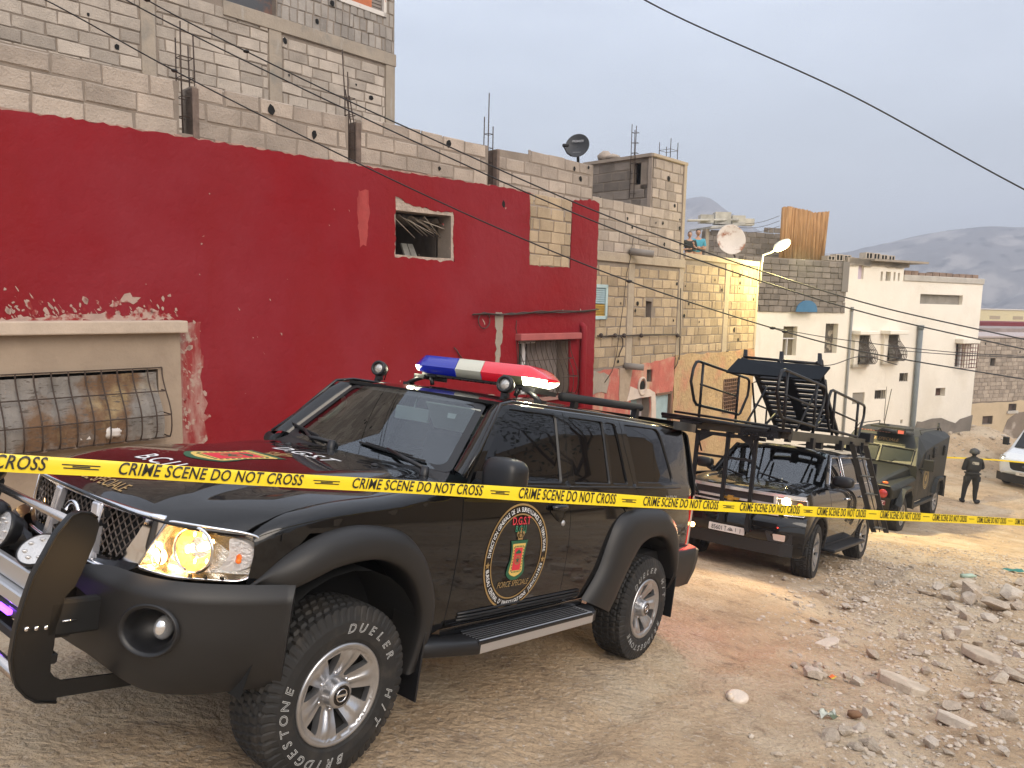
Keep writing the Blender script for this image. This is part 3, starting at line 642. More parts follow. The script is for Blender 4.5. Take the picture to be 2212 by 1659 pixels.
# coat of arms (simplified): crown, green shield, yellow border, red field
def arms(fn, parent, s=1.0, name='coat_of_arms', gw=0):
    mb = MB(); ms = [M_gold, M_greend, M_yeld, M_redd]
    def poly(P, m, d): mb.add([fn(a * s, b * s, d) for a, b in P], [tuple(range(len(P)))], m)
    def strip(P, Q, m, d):                              # filled between two x-profiles, left and right
        V = [fn(a * s, b * s, d) for a, b in P] + [fn(a * s, b * s, d) for a, b in Q]; n = len(P)
        mb.add(V, [(i, i + 1, n + i + 1, n + i) for i in range(n - 1)], m)
    sh = lambda w, zs: ([(-w(z), z) for z in zs], [(w(z), z) for z in zs])
    w1 = cr([.13, .115, .07, .0, -.05, -.10, -.135, -.155], [a - gw for a in (.105, .098, .088, .084, .100, .108, .075, .03)]); zs = list(np.linspace(.13, -.155, 24)); strip(*sh(w1, zs), 1, .002)
    w2 = cr([.108, .10, .07, .0, -.05, -.09, -.115, -.13], [.075, .078, .070, .066, .074, .080, .055, .008]); zs = list(np.linspace(.108, -.13, 24)); strip(*sh(w2, zs), 2, .003)
    poly([(-.048, .078), (.048, .078), (.050, -.085), (-.050, -.085)], 3, .004)
    for k in range(9):
        z = .08 - k * .0205
        for x in (-.058, .058): poly([(x + .006 * math.cos(t), z + .007 * math.sin(t)) for t in np.linspace(0, 2 * PI, 7)[:-1]], 1, .0045)
    for k in range(6):
        x = -.045 + k * .018
        for z in (.088, -.096): poly([(x + .006 * math.cos(t), z + .007 * math.sin(t)) for t in np.linspace(0, 2 * PI, 7)[:-1]], 1, .0045)
    for rr, m in ((.034, 0),):
        P = [(rr * math.cos(t), -.01 + rr * math.sin(t)) for t in np.linspace(0, 2 * PI, 21)]; Q = [(rr * .75 * math.cos(t), -.01 + rr * .75 * math.sin(t)) for t in np.linspace(0, 2 * PI, 21)]; strip(P, Q, m, .005)
    star = [((.028 if k % 2 == 0 else .011) * math.sin(k * PI / 5), -.01 + (.028 if k % 2 == 0 else .011) * math.cos(k * PI / 5)) for k in range(10)]; mb.add([fn(a * s, b * s, .006) for a, b in star + [(0, -.01)]], [(10, k, (k + 1) % 10) for k in range(10)], 1)
    poly([(-.035, .045), (.0, .068), (.035, .045), (.03, .036), (-.03, .036)], 1, .005)
    # crown
    strip([(-.028, .135), (-.030, .148)], [(.028, .135), (.030, .148)], 0, .004)
    for a in (-1, 1):
        for x0, x1 in ((.048, .034), (.026, .012)):
            pts = [(a * (.026 + (x0 - .026) * math.sin(t)), .148 + .040 * math.sin(t * .5) * 1.2) for t in np.linspace(0, PI, 7)]
            q = [(b * .82, c - .004) for b, c in pts]; strip(pts, q, 0, .004)
    for x, z, r in ((0, .205, .008), (0, .190, .012), (-.03, .185, .007), (.03, .185, .007), (0, .165, .014)): poly([(x + r * math.cos(t), z + r * math.sin(t)) for t in np.linspace(0, 2 * PI, 9)[:-1]], 0, .004)
    poly([(-.003, .205), (.003, .205), (.003, .225), (-.003, .225)], 0, .004); poly([(-.010, .214), (.010, .214), (.010, .219), (-.010, .219)], 0, .0045)
    return build(name, mb, ms, parent)
arms(lambda u, v, d: (.10 - v * 1.55, u * 1.75, hood(.10 - v * 1.55, u * 1.75) + .001 + d * .3), bonnet, gw=.014)
# emblem on the front doors
for ob in [o for o in suv.children if o.name.startswith('front_door')]:
    sg = 1 if ob.name == 'front_door' else -1
    if sg < 0: continue
    EX, EZ, RR = -1.225, .895, .302
    ef = lambda u, v, d: (EX - u, side(EX - u, EZ + v) + d, EZ + v)
    mb = MB()
    for r0, r1 in ((.302, .291), (.245, .237)):
        n = 72; V = [ef(r * math.cos(2 * PI * k / n), r * math.sin(2 * PI * k / n), .003) for r in (r0, r1) for k in range(n)]; mb.add(V, [(k, (k + 1) % n, n + (k + 1) % n, n + k) for k in range(n)], 0)
    def arc(s, a0, a1, r, size, top, m):
        n = len(s)
        for i, ch in enumerate(s):
            if ch == ' ': continue
            a = a0 + (a1 - a0) * i / (n - 1); V, F = text2d(ch, size, bold=.0003, sx=.80); ca, sa = math.cos(a), math.sin(a)
            for_ = []
            for x, y, _ in V:
                if top: for_.append(ef((r + y) * ca + x * sa, (r + y) * sa - x * ca, .0035))
                else: for_.append(ef((r - y) * ca - x * sa, (r - y) * sa + x * ca, .0035))
            mb.add(for_, F, m)
    arc('DIRECTION GENERALE DE LA SURVEILLANCE DU TERRITOIRE', math.radians(176), math.radians(4), .268, .037, True, 1)
    arc("BUREAU CENTRAL D'INVESTIGATIONS JUDICIAIRES", math.radians(194), math.radians(346), .268, .037, False, 1)
    for x in (-.268, .268):
        star = [((.022 if k % 2 == 0 else .010) * math.sin(k * PI / 5) + x, -.035 + (.022 if k % 2 == 0 else .010) * math.cos(k * PI / 5)) for k in range(10)]; mb.add([ef(a, b, .004) for a, b in star + [(x, -.035)]], [(10, k, (k + 1) % 10) for k in range(10)], 0)
    for s_, m, cy_, sz, kw in (('D.G.S.T', 2, .205, .062, dict(bold=.001, sx=.9)), ('B.C.I.J', 3, .160, .050, dict(bold=.0006, sx=.9)), ('FORCE SPECIALE', 0, -.155, .047, dict(bold=.0002, shear=.25, sx=.85))):
        V, F = text2d(s_, sz, **kw); mb.add([ef(a, b + cy_, .004) for a, b, _ in V], F, m)
    em = build('door_emblem', mb, [M_gold, M_whited, M_redd, M_grtxt], ob)
    arms(lambda u, v, d: ef(u, v - .012, .003 + d), ob, .80)
decal('wing_lettering', [('PATROL', M_alu, 0, 0, .05, dict(bold=.001, sx=1.3))], lambda u, v, d: (-3.30 - u, side(-3.30 - u, 1.215 + v) + d, 1.215 + v), suv)
# wheels ------------------------------------------------------------------
M_tyre = mat('tyre_rubber', (.013, .0125, .012), .72, c2=(.055, .046, .037), c2s=7, c2t=(.5, .8), bump=.15, bs=120, dist=.004)
M_tlet = mat('tyre_letter', (.62, .62, .60), .7)
def tyre_mesh(R=.388, r=.210, hw=.132, n=300, tread=True):
    mb = MB(); prof = [(r, hw - .035), (r + .012, hw - .012), (r + .03, hw - .001), (r + .07, hw + .004), (r + .11, hw + .001), (R - .040, hw - .008), (R - .022, hw - .013)]
    ts = list(np.linspace(hw - .018, -(hw - .018), 23)); rows = []
    full = [(a, b, 0) for a, b in prof] + [(R - .012 * (abs(t) / hw) ** 4, t, 1) for t in ts] + [(a, -b, 0) for a, b in prof[::-1]]
    for k in range(n):
        a = 2 * PI * k / n; row = []
        for i, (q, h, tr_) in enumerate(full):
            if tr_ and tread:
                ph = a * 58 / (2 * PI); y = h / hw
                zz = (ph + .35 * math.sin(y * 9)) % 1; lane = (y * 2.5 + .5) % 1; off = .5 if int(math.floor(y * 2.5 + .5)) % 2 else 0
                g = ((ph + off + .25 * y) % 1) < .22 or (lane < .14 and abs(y) < .8)
                if g: q -= .010
            elif i in (5, 6, len(full) - 6, len(full) - 7) and tread:
                if ((a * 58 / (2 * PI) + .3) % 1) < .3: q -= .004; h *= .975
            row.append((q * math.cos(a), h, q * math.sin(a)))
        rows.append(row)
    rows.append(rows[0]); mb.grid([list(r_) for r_ in rows], smooth=False); return mb
_RIM = {}
def rim_mesh(ro=.205, spokes=6, win=None):
    mb = MB()
    def f(u, v):
        r = math.hypot(u, v); a = math.atan2(v, u); k = (a / (2 * PI) * spokes) % 1; d = abs(k - .5) * 2          # d=1 on spoke centre line
        y = -.055 + .045 * ss(.05, .19, r) + .010 * (1 - ss(.0, .35, 1 - d)) * ss(.06, .09, r) * ss(.20, .15, r)
        y += .012 * ss(.19, .205, r)
        return (u, y + .03, v)
    holes = []
    for k in range(spokes):
        a = 2 * PI * (k + .5) / spokes; P = []
        for r, w in ((.078, .10), (.095, .13), (.176, .20), (.184, .19), (.184, -.19), (.176, -.20), (.095, -.13), (.078, -.10)):
            P.append((r * ro / .205 * math.cos(a + w), r * ro / .205 * math.sin(a + w)))
        holes.append(rnd_poly(P, .012, 3))
    n = 60; panel(mb, [(ro * math.cos(2 * PI * k / n), ro * math.sin(2 * PI * k / n)) for k in range(n)], f, holes, .011, .035, flip=True)
    Mx = Matrix.Rotation(-PI / 2, 4, 'X')
    mb.lathe([(ro - .002, .030), (ro + .006, .036), (ro + .017, .034), (ro + .020, .022), (ro + .012, .005), (ro + .006, -.02)], 64, mat=Mx)
    return mb
def rim_back(ro=.205):
    mb = MB(); Mx = Matrix.Rotation(-PI / 2, 4, 'X'); mb.lathe([(ro, .03), (ro - .008, -.06), (ro - .03, -.14), (.05, -.14)], 40, mat=Mx); mb.lathe([(.14, -.07), (.14, -.085), (.06, -.085)], 32, mat=Mx); return mb
_t = tyre_mesh(); _r = rim_mesh(); _b = rim_back()
M_barrel = mat('wheel_barrel', (.05, .048, .045), .6, .3)
def wheel(parent, loc, steer, sg, spin=0, letters=True):
    w = empty('wheel', parent=parent, loc=loc); w.rotation_euler = (0, 0, steer + (PI if sg < 0 else 0))
    t = build('tyre', _t, M_tyre, w); r = build('rim', _r, M_alloy, w); b = build('brake_drum', _b, M_barrel, w)
    for o in (t, r, b): o.location.y = 0
    r.location.y = .095; b.location.y = .095; r.rotation_euler.y = spin
    mb = MB(); Mx = Matrix.Translation((0, .095, 0)) @ Matrix.Rotation(-PI / 2, 4, 'X'); mb.lathe([(.064, -.03), (.060, .030), (.055, .040), (.044, .042)], 32, mat=Mx); hc = build('hub_cap', mb, M_alloy, w)
    mb = MB(); mb.lathe([(.044, .0425), (.036, .040), (0, .040)], 28, mat=Mx); build('cap_badge', mb, M_black, hc)
    mb = MB(); mb.tube([Mx @ Vector((.027 * math.cos(a), .027 * math.sin(a), .042)) for a in np.linspace(0, 2 * PI, 24, endpoint=False)], .003, 5, closed=True); mb.box(Mx @ Vector((0, 0, .042)), (.06, .004, .010))
    build('badge_ring', mb, M_chrome, hc, fixn=True)
    mb = MB()
    for k in range(6):
        a = 2 * PI * (k + .5) / 6; mb.lathe([(.008, -.03), (.008, .0), (.006, .004), (0, .004)], 8, mat=Mx @ Matrix.Translation((.080 * math.cos(a) * .98, .080 * math.sin(a) * .98, -.018)))
    build('wheel_nut', mb, M_chrome, w)
    if letters:
        mb = MB()
        def arc(s, a0, a1, r_, size):
            n = len(s)
            for i, ch in enumerate(s):
                if ch == ' ': continue
                a = a0 + (a1 - a0) * i / max(1, n - 1); V, F = text2d(ch, size, outline=.0008, sx=1.05, shear=.25); Q = []
                for x, y, z in V:
                    rad = r_ + y; an = a - x / r_; Q.append((-rad * math.cos(an) * 1.0, .1365 + z * .6 - .0 * y, rad * math.sin(an)))
                mb.add(Q, F, 0)
        arc('BRIDGESTONE', spin + math.radians(262), spin + math.radians(148), .292, .056)
        arc('DUELER  H/T', spin + math.radians(72), spin + math.radians(-52), .292, .056)
        build('tyre_lettering', mb, M_tlet, w)
    return w
wheel(suv, (0, .795, .383), -.02, 1, .32)
wheel(suv, (0, -.795, .383), -.02, -1)
wheel(suv, (-2.97, .80, .383), 0, 1, 1.2)
wheel(suv, (-2.97, -.80, .383), 0, -1)
# ------------------------------------------------------------------ bull bar
bb = empty('bull_bar', parent=suv)
M_plate = mat('powder_black', (.009, .0085, .008), .42, 0, bump=.1, bs=150, dist=.002, c2=(.08, .06, .04), c2s=45, c2t=(.72, .76), spec=.35)
gp = [(1.000, 1.112), (1.027, 1.100), (1.068, 1.037), (1.099, .950), (1.122, .885), (1.136, .80), (1.147, .703), (1.146, .60), (1.134, .55), (1.115, .497), (1.078, .454), (1.043, .428), (.972, .411), (.972, .427), (.70, .415), (.70, .470), (.965, .488), (.992, .506), (1.010, .530), (1.014, .574), (1.012, .628), (1.018, .69), (1.006, .734), (1.003, .80), (.975, .835), (.958, .889), (.940, .96), (.930, 1.002), (.925, 1.059), (.938, 1.090), (.966, 1.108)]
for sg in (1, -1):
    mb = MB(); mb.prism(gp, lambda u, v, d: (u, sg * (.475 - d), v), .012)
    ob = build('guard_plate', mb, M_plate, bb, fixn=True)
    mb = MB(); P = gp[-2:] + gp[:13]; mb.grid([[(x * 1.0, sg * .478, z), (x, sg * .44, z)] for x, z in P]); mb.tube([(x, sg * .478, z) for x, z in P], .005, 6); build('guard_flange', mb, M_plate, ob)
    mb = MB()
    for k in range(3): mb.sph((1.115 - .032 * k, sg * .478, .700 - .002 * k), .009, 10, 6, sc=(1, .6, 1))
    mb.tube([(1.0, sg * .478, .712), (.95, sg * .478, .712)], .004, 5); build('bolt', mb, M_chrome, ob)
    mb = MB(); mb.box((.95, sg * .45, .72), (.20, .05, .13)); build('mount_block', mb, M_void, bb, bevel=.01)
mb = MB(); mb.tube([(.985, y, 1.055) for y in (-.47, 0, .47)], .0165, 16); build('cross_tube', mb, mat('stainless', (.50, .47, .45), .18, .95), bb)
mb = MB(); mb.tube([(1.08, y, .50) for y in (-.47, 0, .47)], .024, 16); build('cross_tube', mb, MATS['stainless'], bb)
mb = MB(); mb.box((1.03, 0, .80), (.03, .90, .075)); mb.box((1.05, 0, .735), (.05, .92, .05)); ob = build('skid_plate', mb, M_alu, bb, bevel=.006)
mb = MB(); mb.box((.99, 0, .655), (.10, .86, .045)); mb.box((1.0, 0, .56), (.05, .88, .04)); build('cross_bar', mb, M_dark, bb, bevel=.006)
M_disc = mat('lens_disc', (.60, .58, .56), .2, .6, bump=.5, bs=50)
for sg in (1, -1):
    d = Vector((.55, .35 * 1, .75)).normalized() if sg > 0 else Vector((.9, 0, .2)).normalized()
    mb = MB(); c = Vector((1.0, sg * .185, .905)); Mx = Matrix.Translation(c) @ d.to_track_quat('Z', 'Y').to_matrix().to_4x4()
    mb.lathe([(.02, -.07), (.06, -.05), (.076, -.01), (.078, .004), (.072, .006)], 28, mat=Mx); dl = build('driving_lamp', mb, M_dark, bb)
    mb = MB(); mb.lathe([(.073, .004), (.05, .008), (0, .010)], 28, mat=Mx)
    for a in range(7): mb.sph(Mx @ Vector((.045 * math.cos(a * .9), .045 * math.sin(a * .9), .008)), .012, 8, 6, sc=(1, 1, .5))
    build('lens', mb, M_disc, dl)
for y, z in ((-.30, .95), (-.42, 1.12)):
    mb = MB(); Mx = Matrix.Translation((1.02, y, z)) @ Vector((.9, .25, .1)).to_track_quat('Z', 'Y').to_matrix().to_4x4()
    mb.lathe([(.0, -.07), (.045, -.065), (.062, -.03), (.064, .02), (.056, .028), (.05, .015)], 24, mat=Mx); dl = build('driving_lamp', mb, M_dark, bb)
    mb = MB(); mb.lathe([(.052, .012), (.0, .016)], 24, mat=Mx); build('lens', mb, M_disc, dl)
    mb = MB(); mb.box((1.0, y, z - .07), (.03, .03, .06)); build('lamp_foot', mb, M_dark, dl)
ld = bpy.data.lights.new('strobe_light', 'POINT'); lo = bpy.data.objects.new('strobe_light', ld); COL.objects.link(lo); lo.parent = bb; lo.location = (1.03, .10, .66); ld.energy = 1.1; ld.color = (.28, .08, 1); ld.shadow_soft_size = .02
mb = MB(); mb.box((1.06, .12, .665), (.02, .12, .02)); build('blue_strobe', mb, mat('violet_led', (.2, .1, .8), .3, emit=(.25, .06, 1), es=5), bb, bevel=.004)
# ------------------------------------------------------------------ light bar
lb = empty('light_bar', parent=suv)
M_blue = mat('blue_lens', (.006, .015, .26), .1, 0, .7, emit=(.01, .03, .9), es=.10, bump=.15, bs=60)
M_red = mat('red_cover', (.50, .006, .02), .1, 0, .7, emit=(1, .01, .03), es=.22, bump=.15, bs=60)
M_clear = mat('clear_cover', (.55, .54, .44), .12, 0, .7, bump=.25, bs=70)
LX = -1.765
def lbsec(y, up):                                      # section at y; ends taper
    t = max(0, (abs(y) - .46) / .14); w = .165 * (1 - .55 * t * t); s = 1 - t
    if up: return [(LX + w, y, 1.945), (LX + w * .97, y, 1.955), (LX + w * (.80 - .2 * t), y, 1.953 + .070 * (1 - t * .93)), (LX + w * .45, y, 1.953 + .076 * (1 - t * .93)), (LX - w * .45, y, 1.953 + .076 * (1 - t * .93)), (LX - w * .80, y, 1.953 + .070 * (1 - t * .93)), (LX - w * .97, y, 1.955), (LX - w, y, 1.945)]
    return [(LX + w, y, 1.945), (LX + w * .97, y, 1.935), (LX + w * .82, y, 1.945 - .052 * (1 - t * .6)), (LX - w * .82, y, 1.945 - .052 * (1 - t * .6)), (LX - w * .97, y, 1.935), (LX - w, y, 1.945)]
M_lit = mat('lit_strobe', (.9, .9, .8), .3, emit=(1, .95, .62), es=7)
M_clr2 = mat('smoky_lens', (.16, .16, .10), .1, .3, .6)
for (a, b, m, nm) in ((-.60, -.135, M_blue, 'blue_dome'), (-.13, .10, M_clear, 'clear_dome'), (.105, .60, M_red, 'red_dome')):
    n = 14; ys_ = np.linspace(a, b, n); mb = MB(); mb.grid([lbsec(y, True) for y in ys_]); 
    for e in (0, -1):
        P = lbsec(ys_[e], True); mb.add(P, [tuple(range(len(P)))])
    dm = build(nm, mb, m, lb, fixn=True)
    mb = MB(); lo_, hi = (a, b)
    if nm != 'clear_dome':
        cut = -.50 if a < 0 else .50; cut2 = -.50 if a < 0 else .30
        seg = [(a, cut, M_lit), (cut, b, m)] if a < 0 else [(a, .30, m), (.30, .455, M_clr2), (.455, b, M_lit)]
    else: seg = [(a, b, m)]
    for s0, s1, mm in seg:
        mb = MB(); mb.grid([lbsec(y, False) for y in np.linspace(s0, s1, 6)]); build('lower_lens', mb, mm, dm, fixn=True)
mb = MB(); mb.box((LX, 0, 1.888), (.22, .98, .018))
for k in range(12): mb.sph((LX + .10, -.40 + k * .07, 1.882), .012, 8, 6)
build('base_rail', mb, M_dark, lb)
for sg in (1, -1):
    mb = MB(); mb.tube([(LX + .13, sg * .60, 1.80), (LX + .12, sg * .53, 1.84), (LX + .10, sg * .44, 1.876), (LX + .1, sg * .36, 1.88)], .018, 8); mb.tube([(LX + .10, sg * .40, 1.87), (LX + .10, sg * .38, 1.815)], .016, 8); mb.box((LX, sg * .50, 1.865), (.26, .10, .03)); mb.box((LX + .12, sg * .60, 1.80), (.06, .06, .02)); build('foot_bracket', mb, M_dark, lb)
for y, e in ((.56, 1.6), (-.56, .8)):
    ld = bpy.data.lights.new('strobe_light', 'POINT'); lo = bpy.data.objects.new('strobe_light', ld); COL.objects.link(lo); lo.parent = lb; lo.location = (LX + .16, y, 1.90); ld.energy = e * 2; ld.color = (1, .95, .7); ld.shadow_soft_size = .03
# two round work lamps on the roof edge
for sg in (1, -1):
    sl_ = empty('roof_lamp', parent=suv); c = Vector((-1.30, sg * .565, 1.868)); Mx = Matrix.Translation(c) @ Vector((.93, .22 if sg > 0 else .30, .08)).to_track_quat('Z', 'Y').to_matrix().to_4x4()
    mb = MB(); mb.lathe([(.0, -.062), (.028, -.06), (.046, -.04), (.054, -.01), (.054, .022), (.048, .030), (.037, .028), (.035, .014)], 32, mat=Mx)
    for k in range(22): 
        a = 2 * PI * k / 22; mb.box(Mx @ Vector((.045 * math.cos(a), .045 * math.sin(a), -.048)), (.006, .006, .006))
    build('lamp_housing', mb, M_dark, sl_)
    mb = MB(); mb.lathe([(.036, .012), (.025, .018), (0, .021)], 24, mat=Mx); build('lens', mb, mat('work_lens', (.55, .52, .48), .12, .7, bump=.5, bs=70), sl_)
    mb = MB(); mb.box(c + Vector((-.01, 0, -.066)), (.03, .05, .03)); mb.box(c + Vector((0, 0, -.083)), (.035, .03, .02)); mb.tube([c + Vector((-.05, 0, 0)), c + Vector((-.09, .02 * sg, -.03)), c + Vector((-.09, .03 * sg, -.075))], .004, 6); build('lamp_foot', mb, M_dark, sl_)
mb = MB(); mb.tube([(-2.12, .45, 1.866), (-3.35, .45, 1.902)], .031, 20); rt_ = build('roof_tube', mb, M_matte, suv)
mb = MB(); mb.box((-2.3, .45, 1.828), (.05, .04, .04)); mb.box((-3.25, .46, 1.845), (.05, .05, .08)); build('tube_clamp', mb, M_dark, rt_)
# ================================================================== GROUND
def vnoise(x, y, seed=0):
    x = np.asarray(x, float); y = np.asarray(y, float); xi = np.floor(x).astype(np.int64); yi = np.floor(y).astype(np.int64); fx = x - xi; fy = y - yi
    fx = fx * fx * (3 - 2 * fx); fy = fy * fy * (3 - 2 * fy)
    def h(a, b):
        n = (a * 374761393 + b * 668265263 + seed * 982451653) & 0xffffffff; n = ((n ^ (n >> 13)) * 1274126177) & 0xffffffff; return ((n ^ (n >> 16)) & 0xffff) / 65535.
    return (h(xi, yi) * (1 - fx) + h(xi + 1, yi) * fx) * (1 - fy) + (h(xi, yi + 1) * (1 - fx) + h(xi + 1, yi + 1) * fx) * fy
def fbm(x, y, o=5, seed=0):
    s = 0; a = .5
    for i in range(o): s = s + a * (vnoise(x, y, seed + i) - .5); x = x * 2.03 + 3.1; y = y * 2.03 + 1.7; a *= .5
    return s
_gs = np.array([-60, -20, 0, 12, 15.4, 20, 22.8, 25, 28, 32, 45, 80, 200, 900.]); _gz = np.array([10.0, 2.29, -1.752, -4.20, -4.86, -5.66, -6.05, -6.24, -6.31, -6.36, -6.7, -8.5, -16, -30.])
def sst(a, b, x): t = np.clip((x - a) / (b - a), 0, 1); return t * t * (3 - 2 * t)
def rub(x, y): return sst(-.6, 1.0, x - (.395 * y + .25) + .8 * (vnoise(x * .7, y * .7, 5) - .5)) * sst(20, 15, y) * sst(-1, 1.5, x)
def ground(x, y, det=True):
    x = np.asarray(x, float); y = np.asarray(y, float); s = .657 * x + .754 * y; z = np.interp(s, _gs, _gz)
    near = np.abs(s) < 14
    z = np.where(near, -1.7518 - .1309 * x - .1482 * y, z) * 1.0
    z = np.where((s >= 14) & (s < 16), z, z)
    r = rub(x, y)
    z = z + .14 * r * sst(.3, 3.5, x - .395 * y) + .05 * (vnoise(x * .35, y * .35, 9) - .5) * sst(6, 12, y)
    z = z + 2.1 * .62 * sst(28, 31.5, y - .20 * (x - 18)) * sst(25, 20.5, x) * sst(4, 9, x) * (.8 + .5 * vnoise(x * .9, y * .9, 3))   # spoil bank at the foot of the white house
    p = .797 * x - .603 * y + .12 * (vnoise(x * .5 + y * .5, 0 * y, 17) - .5)
    for p0, dd in ((-1.95, .035), (-.45, .03), (-1.15, .015)): z = z - dd * np.exp(-((p - p0) / .13) ** 2) * (s < 18) * (s > -4) + .4 * dd * np.exp(-((p - p0 - .24) / .10) ** 2) * (s < 18) * (s > -4)
    if det:
        a = .018 + .085 * r
        z = z + a * fbm(x * 1.6, y * 1.6, 6, 21) + (.022 + .05 * r) * fbm(x * 7, y * 7, 3, 31) - .03 * r * np.abs(fbm(x * 3, y * 3, 4, 41))
    return z
def gray(px, py, det=False):                          # where a sight line meets the ground
    r = RAY(px, py); lo, hi = 1.2, None; t = 1.2
    while t < 400:
        p = r * t
        if p[2] < float(ground(p[0], p[1], det)): hi = t; break
        lo = t; t *= 1.02
    if hi is None: return r * 60
    for _ in range(30):
        m = (lo + hi) / 2; p = r * m
        if p[2] < float(ground(p[0], p[1], det)): hi = m
        else: lo = m
    return r * hi
xs = np.concatenate([np.linspace(-400, -30, 18)[:-1], np.linspace(-30, -4, 40)[:-1], np.arange(-4, 9, .055), np.arange(9, 26, .16), np.linspace(26, 60, 60), np.linspace(70, 700, 24)])
ys = np.concatenate([np.linspace(-300, -12, 14)[:-1], np.linspace(-12, 1.6, 30)[:-1], np.arange(1.6, 10, .055), np.arange(10, 34, .15), np.linspace(34, 70, 60), np.linspace(80, 900, 26)])
X, Y = np.meshgrid(xs, ys); Z = ground(X, Y); nx, ny = len(xs), len(ys)
me = bpy.data.meshes.new('ground'); n = nx * ny
co = np.stack([X.ravel(), Y.ravel(), Z.ravel()], 1).astype(np.float32)
ii = (np.arange(ny - 1)[:, None] * nx + np.arange(nx - 1)[None, :]).ravel(); fc = np.stack([ii, ii + 1, ii + nx + 1, ii + nx], 1).astype(np.int32)
me.vertices.add(n); me.vertices.foreach_set('co', co.ravel()); me.loops.add(fc.size); me.loops.foreach_set('vertex_index', fc.ravel())
me.polygons.add(len(fc)); me.polygons.foreach_set('loop_start', np.arange(0, fc.size, 4, dtype=np.int32)); me.polygons.foreach_set('loop_total', np.full(len(fc), 4, dtype=np.int32)); me.polygons.foreach_set('use_smooth', np.ones(len(fc), bool)); me.update(); me.validate()
M_dirt = mat('dry_dirt', (.52, .375, .235), .95, var=.25, vs=1.6, c2=(.62, .495, .345), c2s=.9, c2t=(.45, .60), bump=1.0, bs=19, dist=.09, streak=[((.26, .18, .115), 6, (.56, .74), None), ((.66, .55, .43), 24, (.56, .70), None), ((.20, .14, .09), 60, (.62, .72), None)], detail=12)
me.materials.append(M_dirt); go = bpy.data.objects.new('ground', me); COL.objects.link(go); tag(go, kind='structure')
# loose stones -------------------------------------------------------------
def rock(seed, n=26, sub=False):
    r = random.Random(seed); b = bmesh.new()
    for _ in range(n):
        v = Vector((r.gauss(0, 1), r.gauss(0, 1), r.gauss(0, 1))).normalized(); v = Vector((v.x, v.y * r.uniform(.8, 1), v.z)); b.verts.new((v.x * .5 * r.uniform(.85, 1.1), v.y * .40 * r.uniform(.85, 1.1), v.z * .27 * r.uniform(.8, 1.1)))
    h = bmesh.ops.convex_hull(b, input=b.verts); bmesh.ops.delete(b, geom=[g for g in h['geom_interior'] if isinstance(g, bmesh.types.BMVert)], context='VERTS')
    me = bpy.data.meshes.new('stone'); b.to_mesh(me); b.free(); return me
M_st = [mat('stone_beige', (.47, .39, .30), .9, var=.18, vs=6, bump=.7, bs=18, dist=.03, c2=(.56, .49, .40), c2s=5, c2t=(.5, .7)), mat('stone_grey', (.45, .37, .285), .9, var=.2, vs=5, bump=.7, bs=18, dist=.03), mat('stone_pale', (.54, .465, .38), .9, var=.15, vs=6, bump=.6, bs=20, dist=.03)]
ROCKS = []
for i in range(12):
    me = rock(i + 3, 13 + i); me.materials.append(M_st[i % 3]); ROCKS.append(me)
def stone(x, y, w, i, flat=1, rz=None, sink=.35):
    o = bpy.data.objects.new('stone', ROCKS[i % 12]); COL.objects.link(o); h = w * flat
    o.location = (x, y, float(ground(x, y)) + h * .27 * (1 - sink * 1.2)); o.scale = (w, w, h); o.rotation_euler = (rnd.uniform(-.2, .2), rnd.uniform(-.2, .2), rnd.uniform(0, 6) if rz is None else rz)
    dd = float(K[2] @ np.array([x, y, -1.75 - .13 * x - .15 * y])); zz = 'near the bottom of the picture' if dd < 4.6 else 'around the foil packet' if dd < 5.6 and x < .55 * dd else 'at the lower right edge' if dd < 6 else 'between the two flat slabs' if dd < 7.2 else 'in the boulder heap by the right edge' if x > .52 * dd and dd < 11 else 'on the stony patch below the ramp truck' if dd < 9.5 else 'past the boulder heap'
    return tag(o, f"{'broad' if w > .22 else 'fist-sized' if w > .11 else 'small'} {('beige', 'grey-brown', 'pale')[i % 12 % 3]} {'flat ' if flat < .75 else 'chunky '}stone {zz}", 'stone', 'loose stones in the rubble')
big = [(1700, 330, 200), (1760, 400, 220), (1540, 370, 120), (1610, 425, 130), (1450, 392, 110), (1770, 465, 150), (1660, 500, 170), (1930, 505, 200), (2060, 420, 180), (2130, 325, 110), (2090, 500, 130), (1900, 585, 130), (2010, 560, 120), (1730, 560, 150), (1690, 665, 170), (1610, 710, 130), (1370, 840, 90), (1440, 845, 90), (1060, 855, 120), (640, 600, 80), (870, 500, 90), (590, 925, 90), (655, 940, 90), (630, 1000, 150), (700, 1000, 90), (870, 1000, 80), (930, 1045, 120), (500, 930, 70), (1630, 1200, 150), (1010, 1262, 110), (870, 1395, 150), (760, 1425, 160), (970, 1380, 110), (940, 1515, 110), (1070, 1520, 160), (1220, 1195, 70), (1960, 1020, 170), (1110, 335, 90), (1010, 440, 100), (720, 410, 90), (2100, 1010, 170), (2100, 850, 120), (1540, 920, 90), (1450, 955, 90), (1750, 1130, 100), (1880, 1210, 110), (2040, 1290, 120), (1480, 1500, 130), (1610, 1560, 90), (1850, 1480, 110), (2010, 1580, 120), (1200, 1420, 80), (1330, 1390, 70), (520, 480, 70), (1230, 310, 70), (1350, 205, 60), (820, 660, 60), (1290, 720, 80), (1500, 600, 60), (2000, 720, 90), (2120, 760, 110), (1830, 760, 90), (1130, 700, 70), (430, 300, 60), (1210, 215, 80)]
for i, (a, b, w) in enumerate(big):
    p = gray(1566 + .3001 * a, 1161 + .3001 * (b + .12 * w)); dep = float(K[2] @ p); stone(p[0], p[1], w * .3001 / FPX * dep * 1.15, i, rnd.uniform(.75, 1.15), sink=.25)
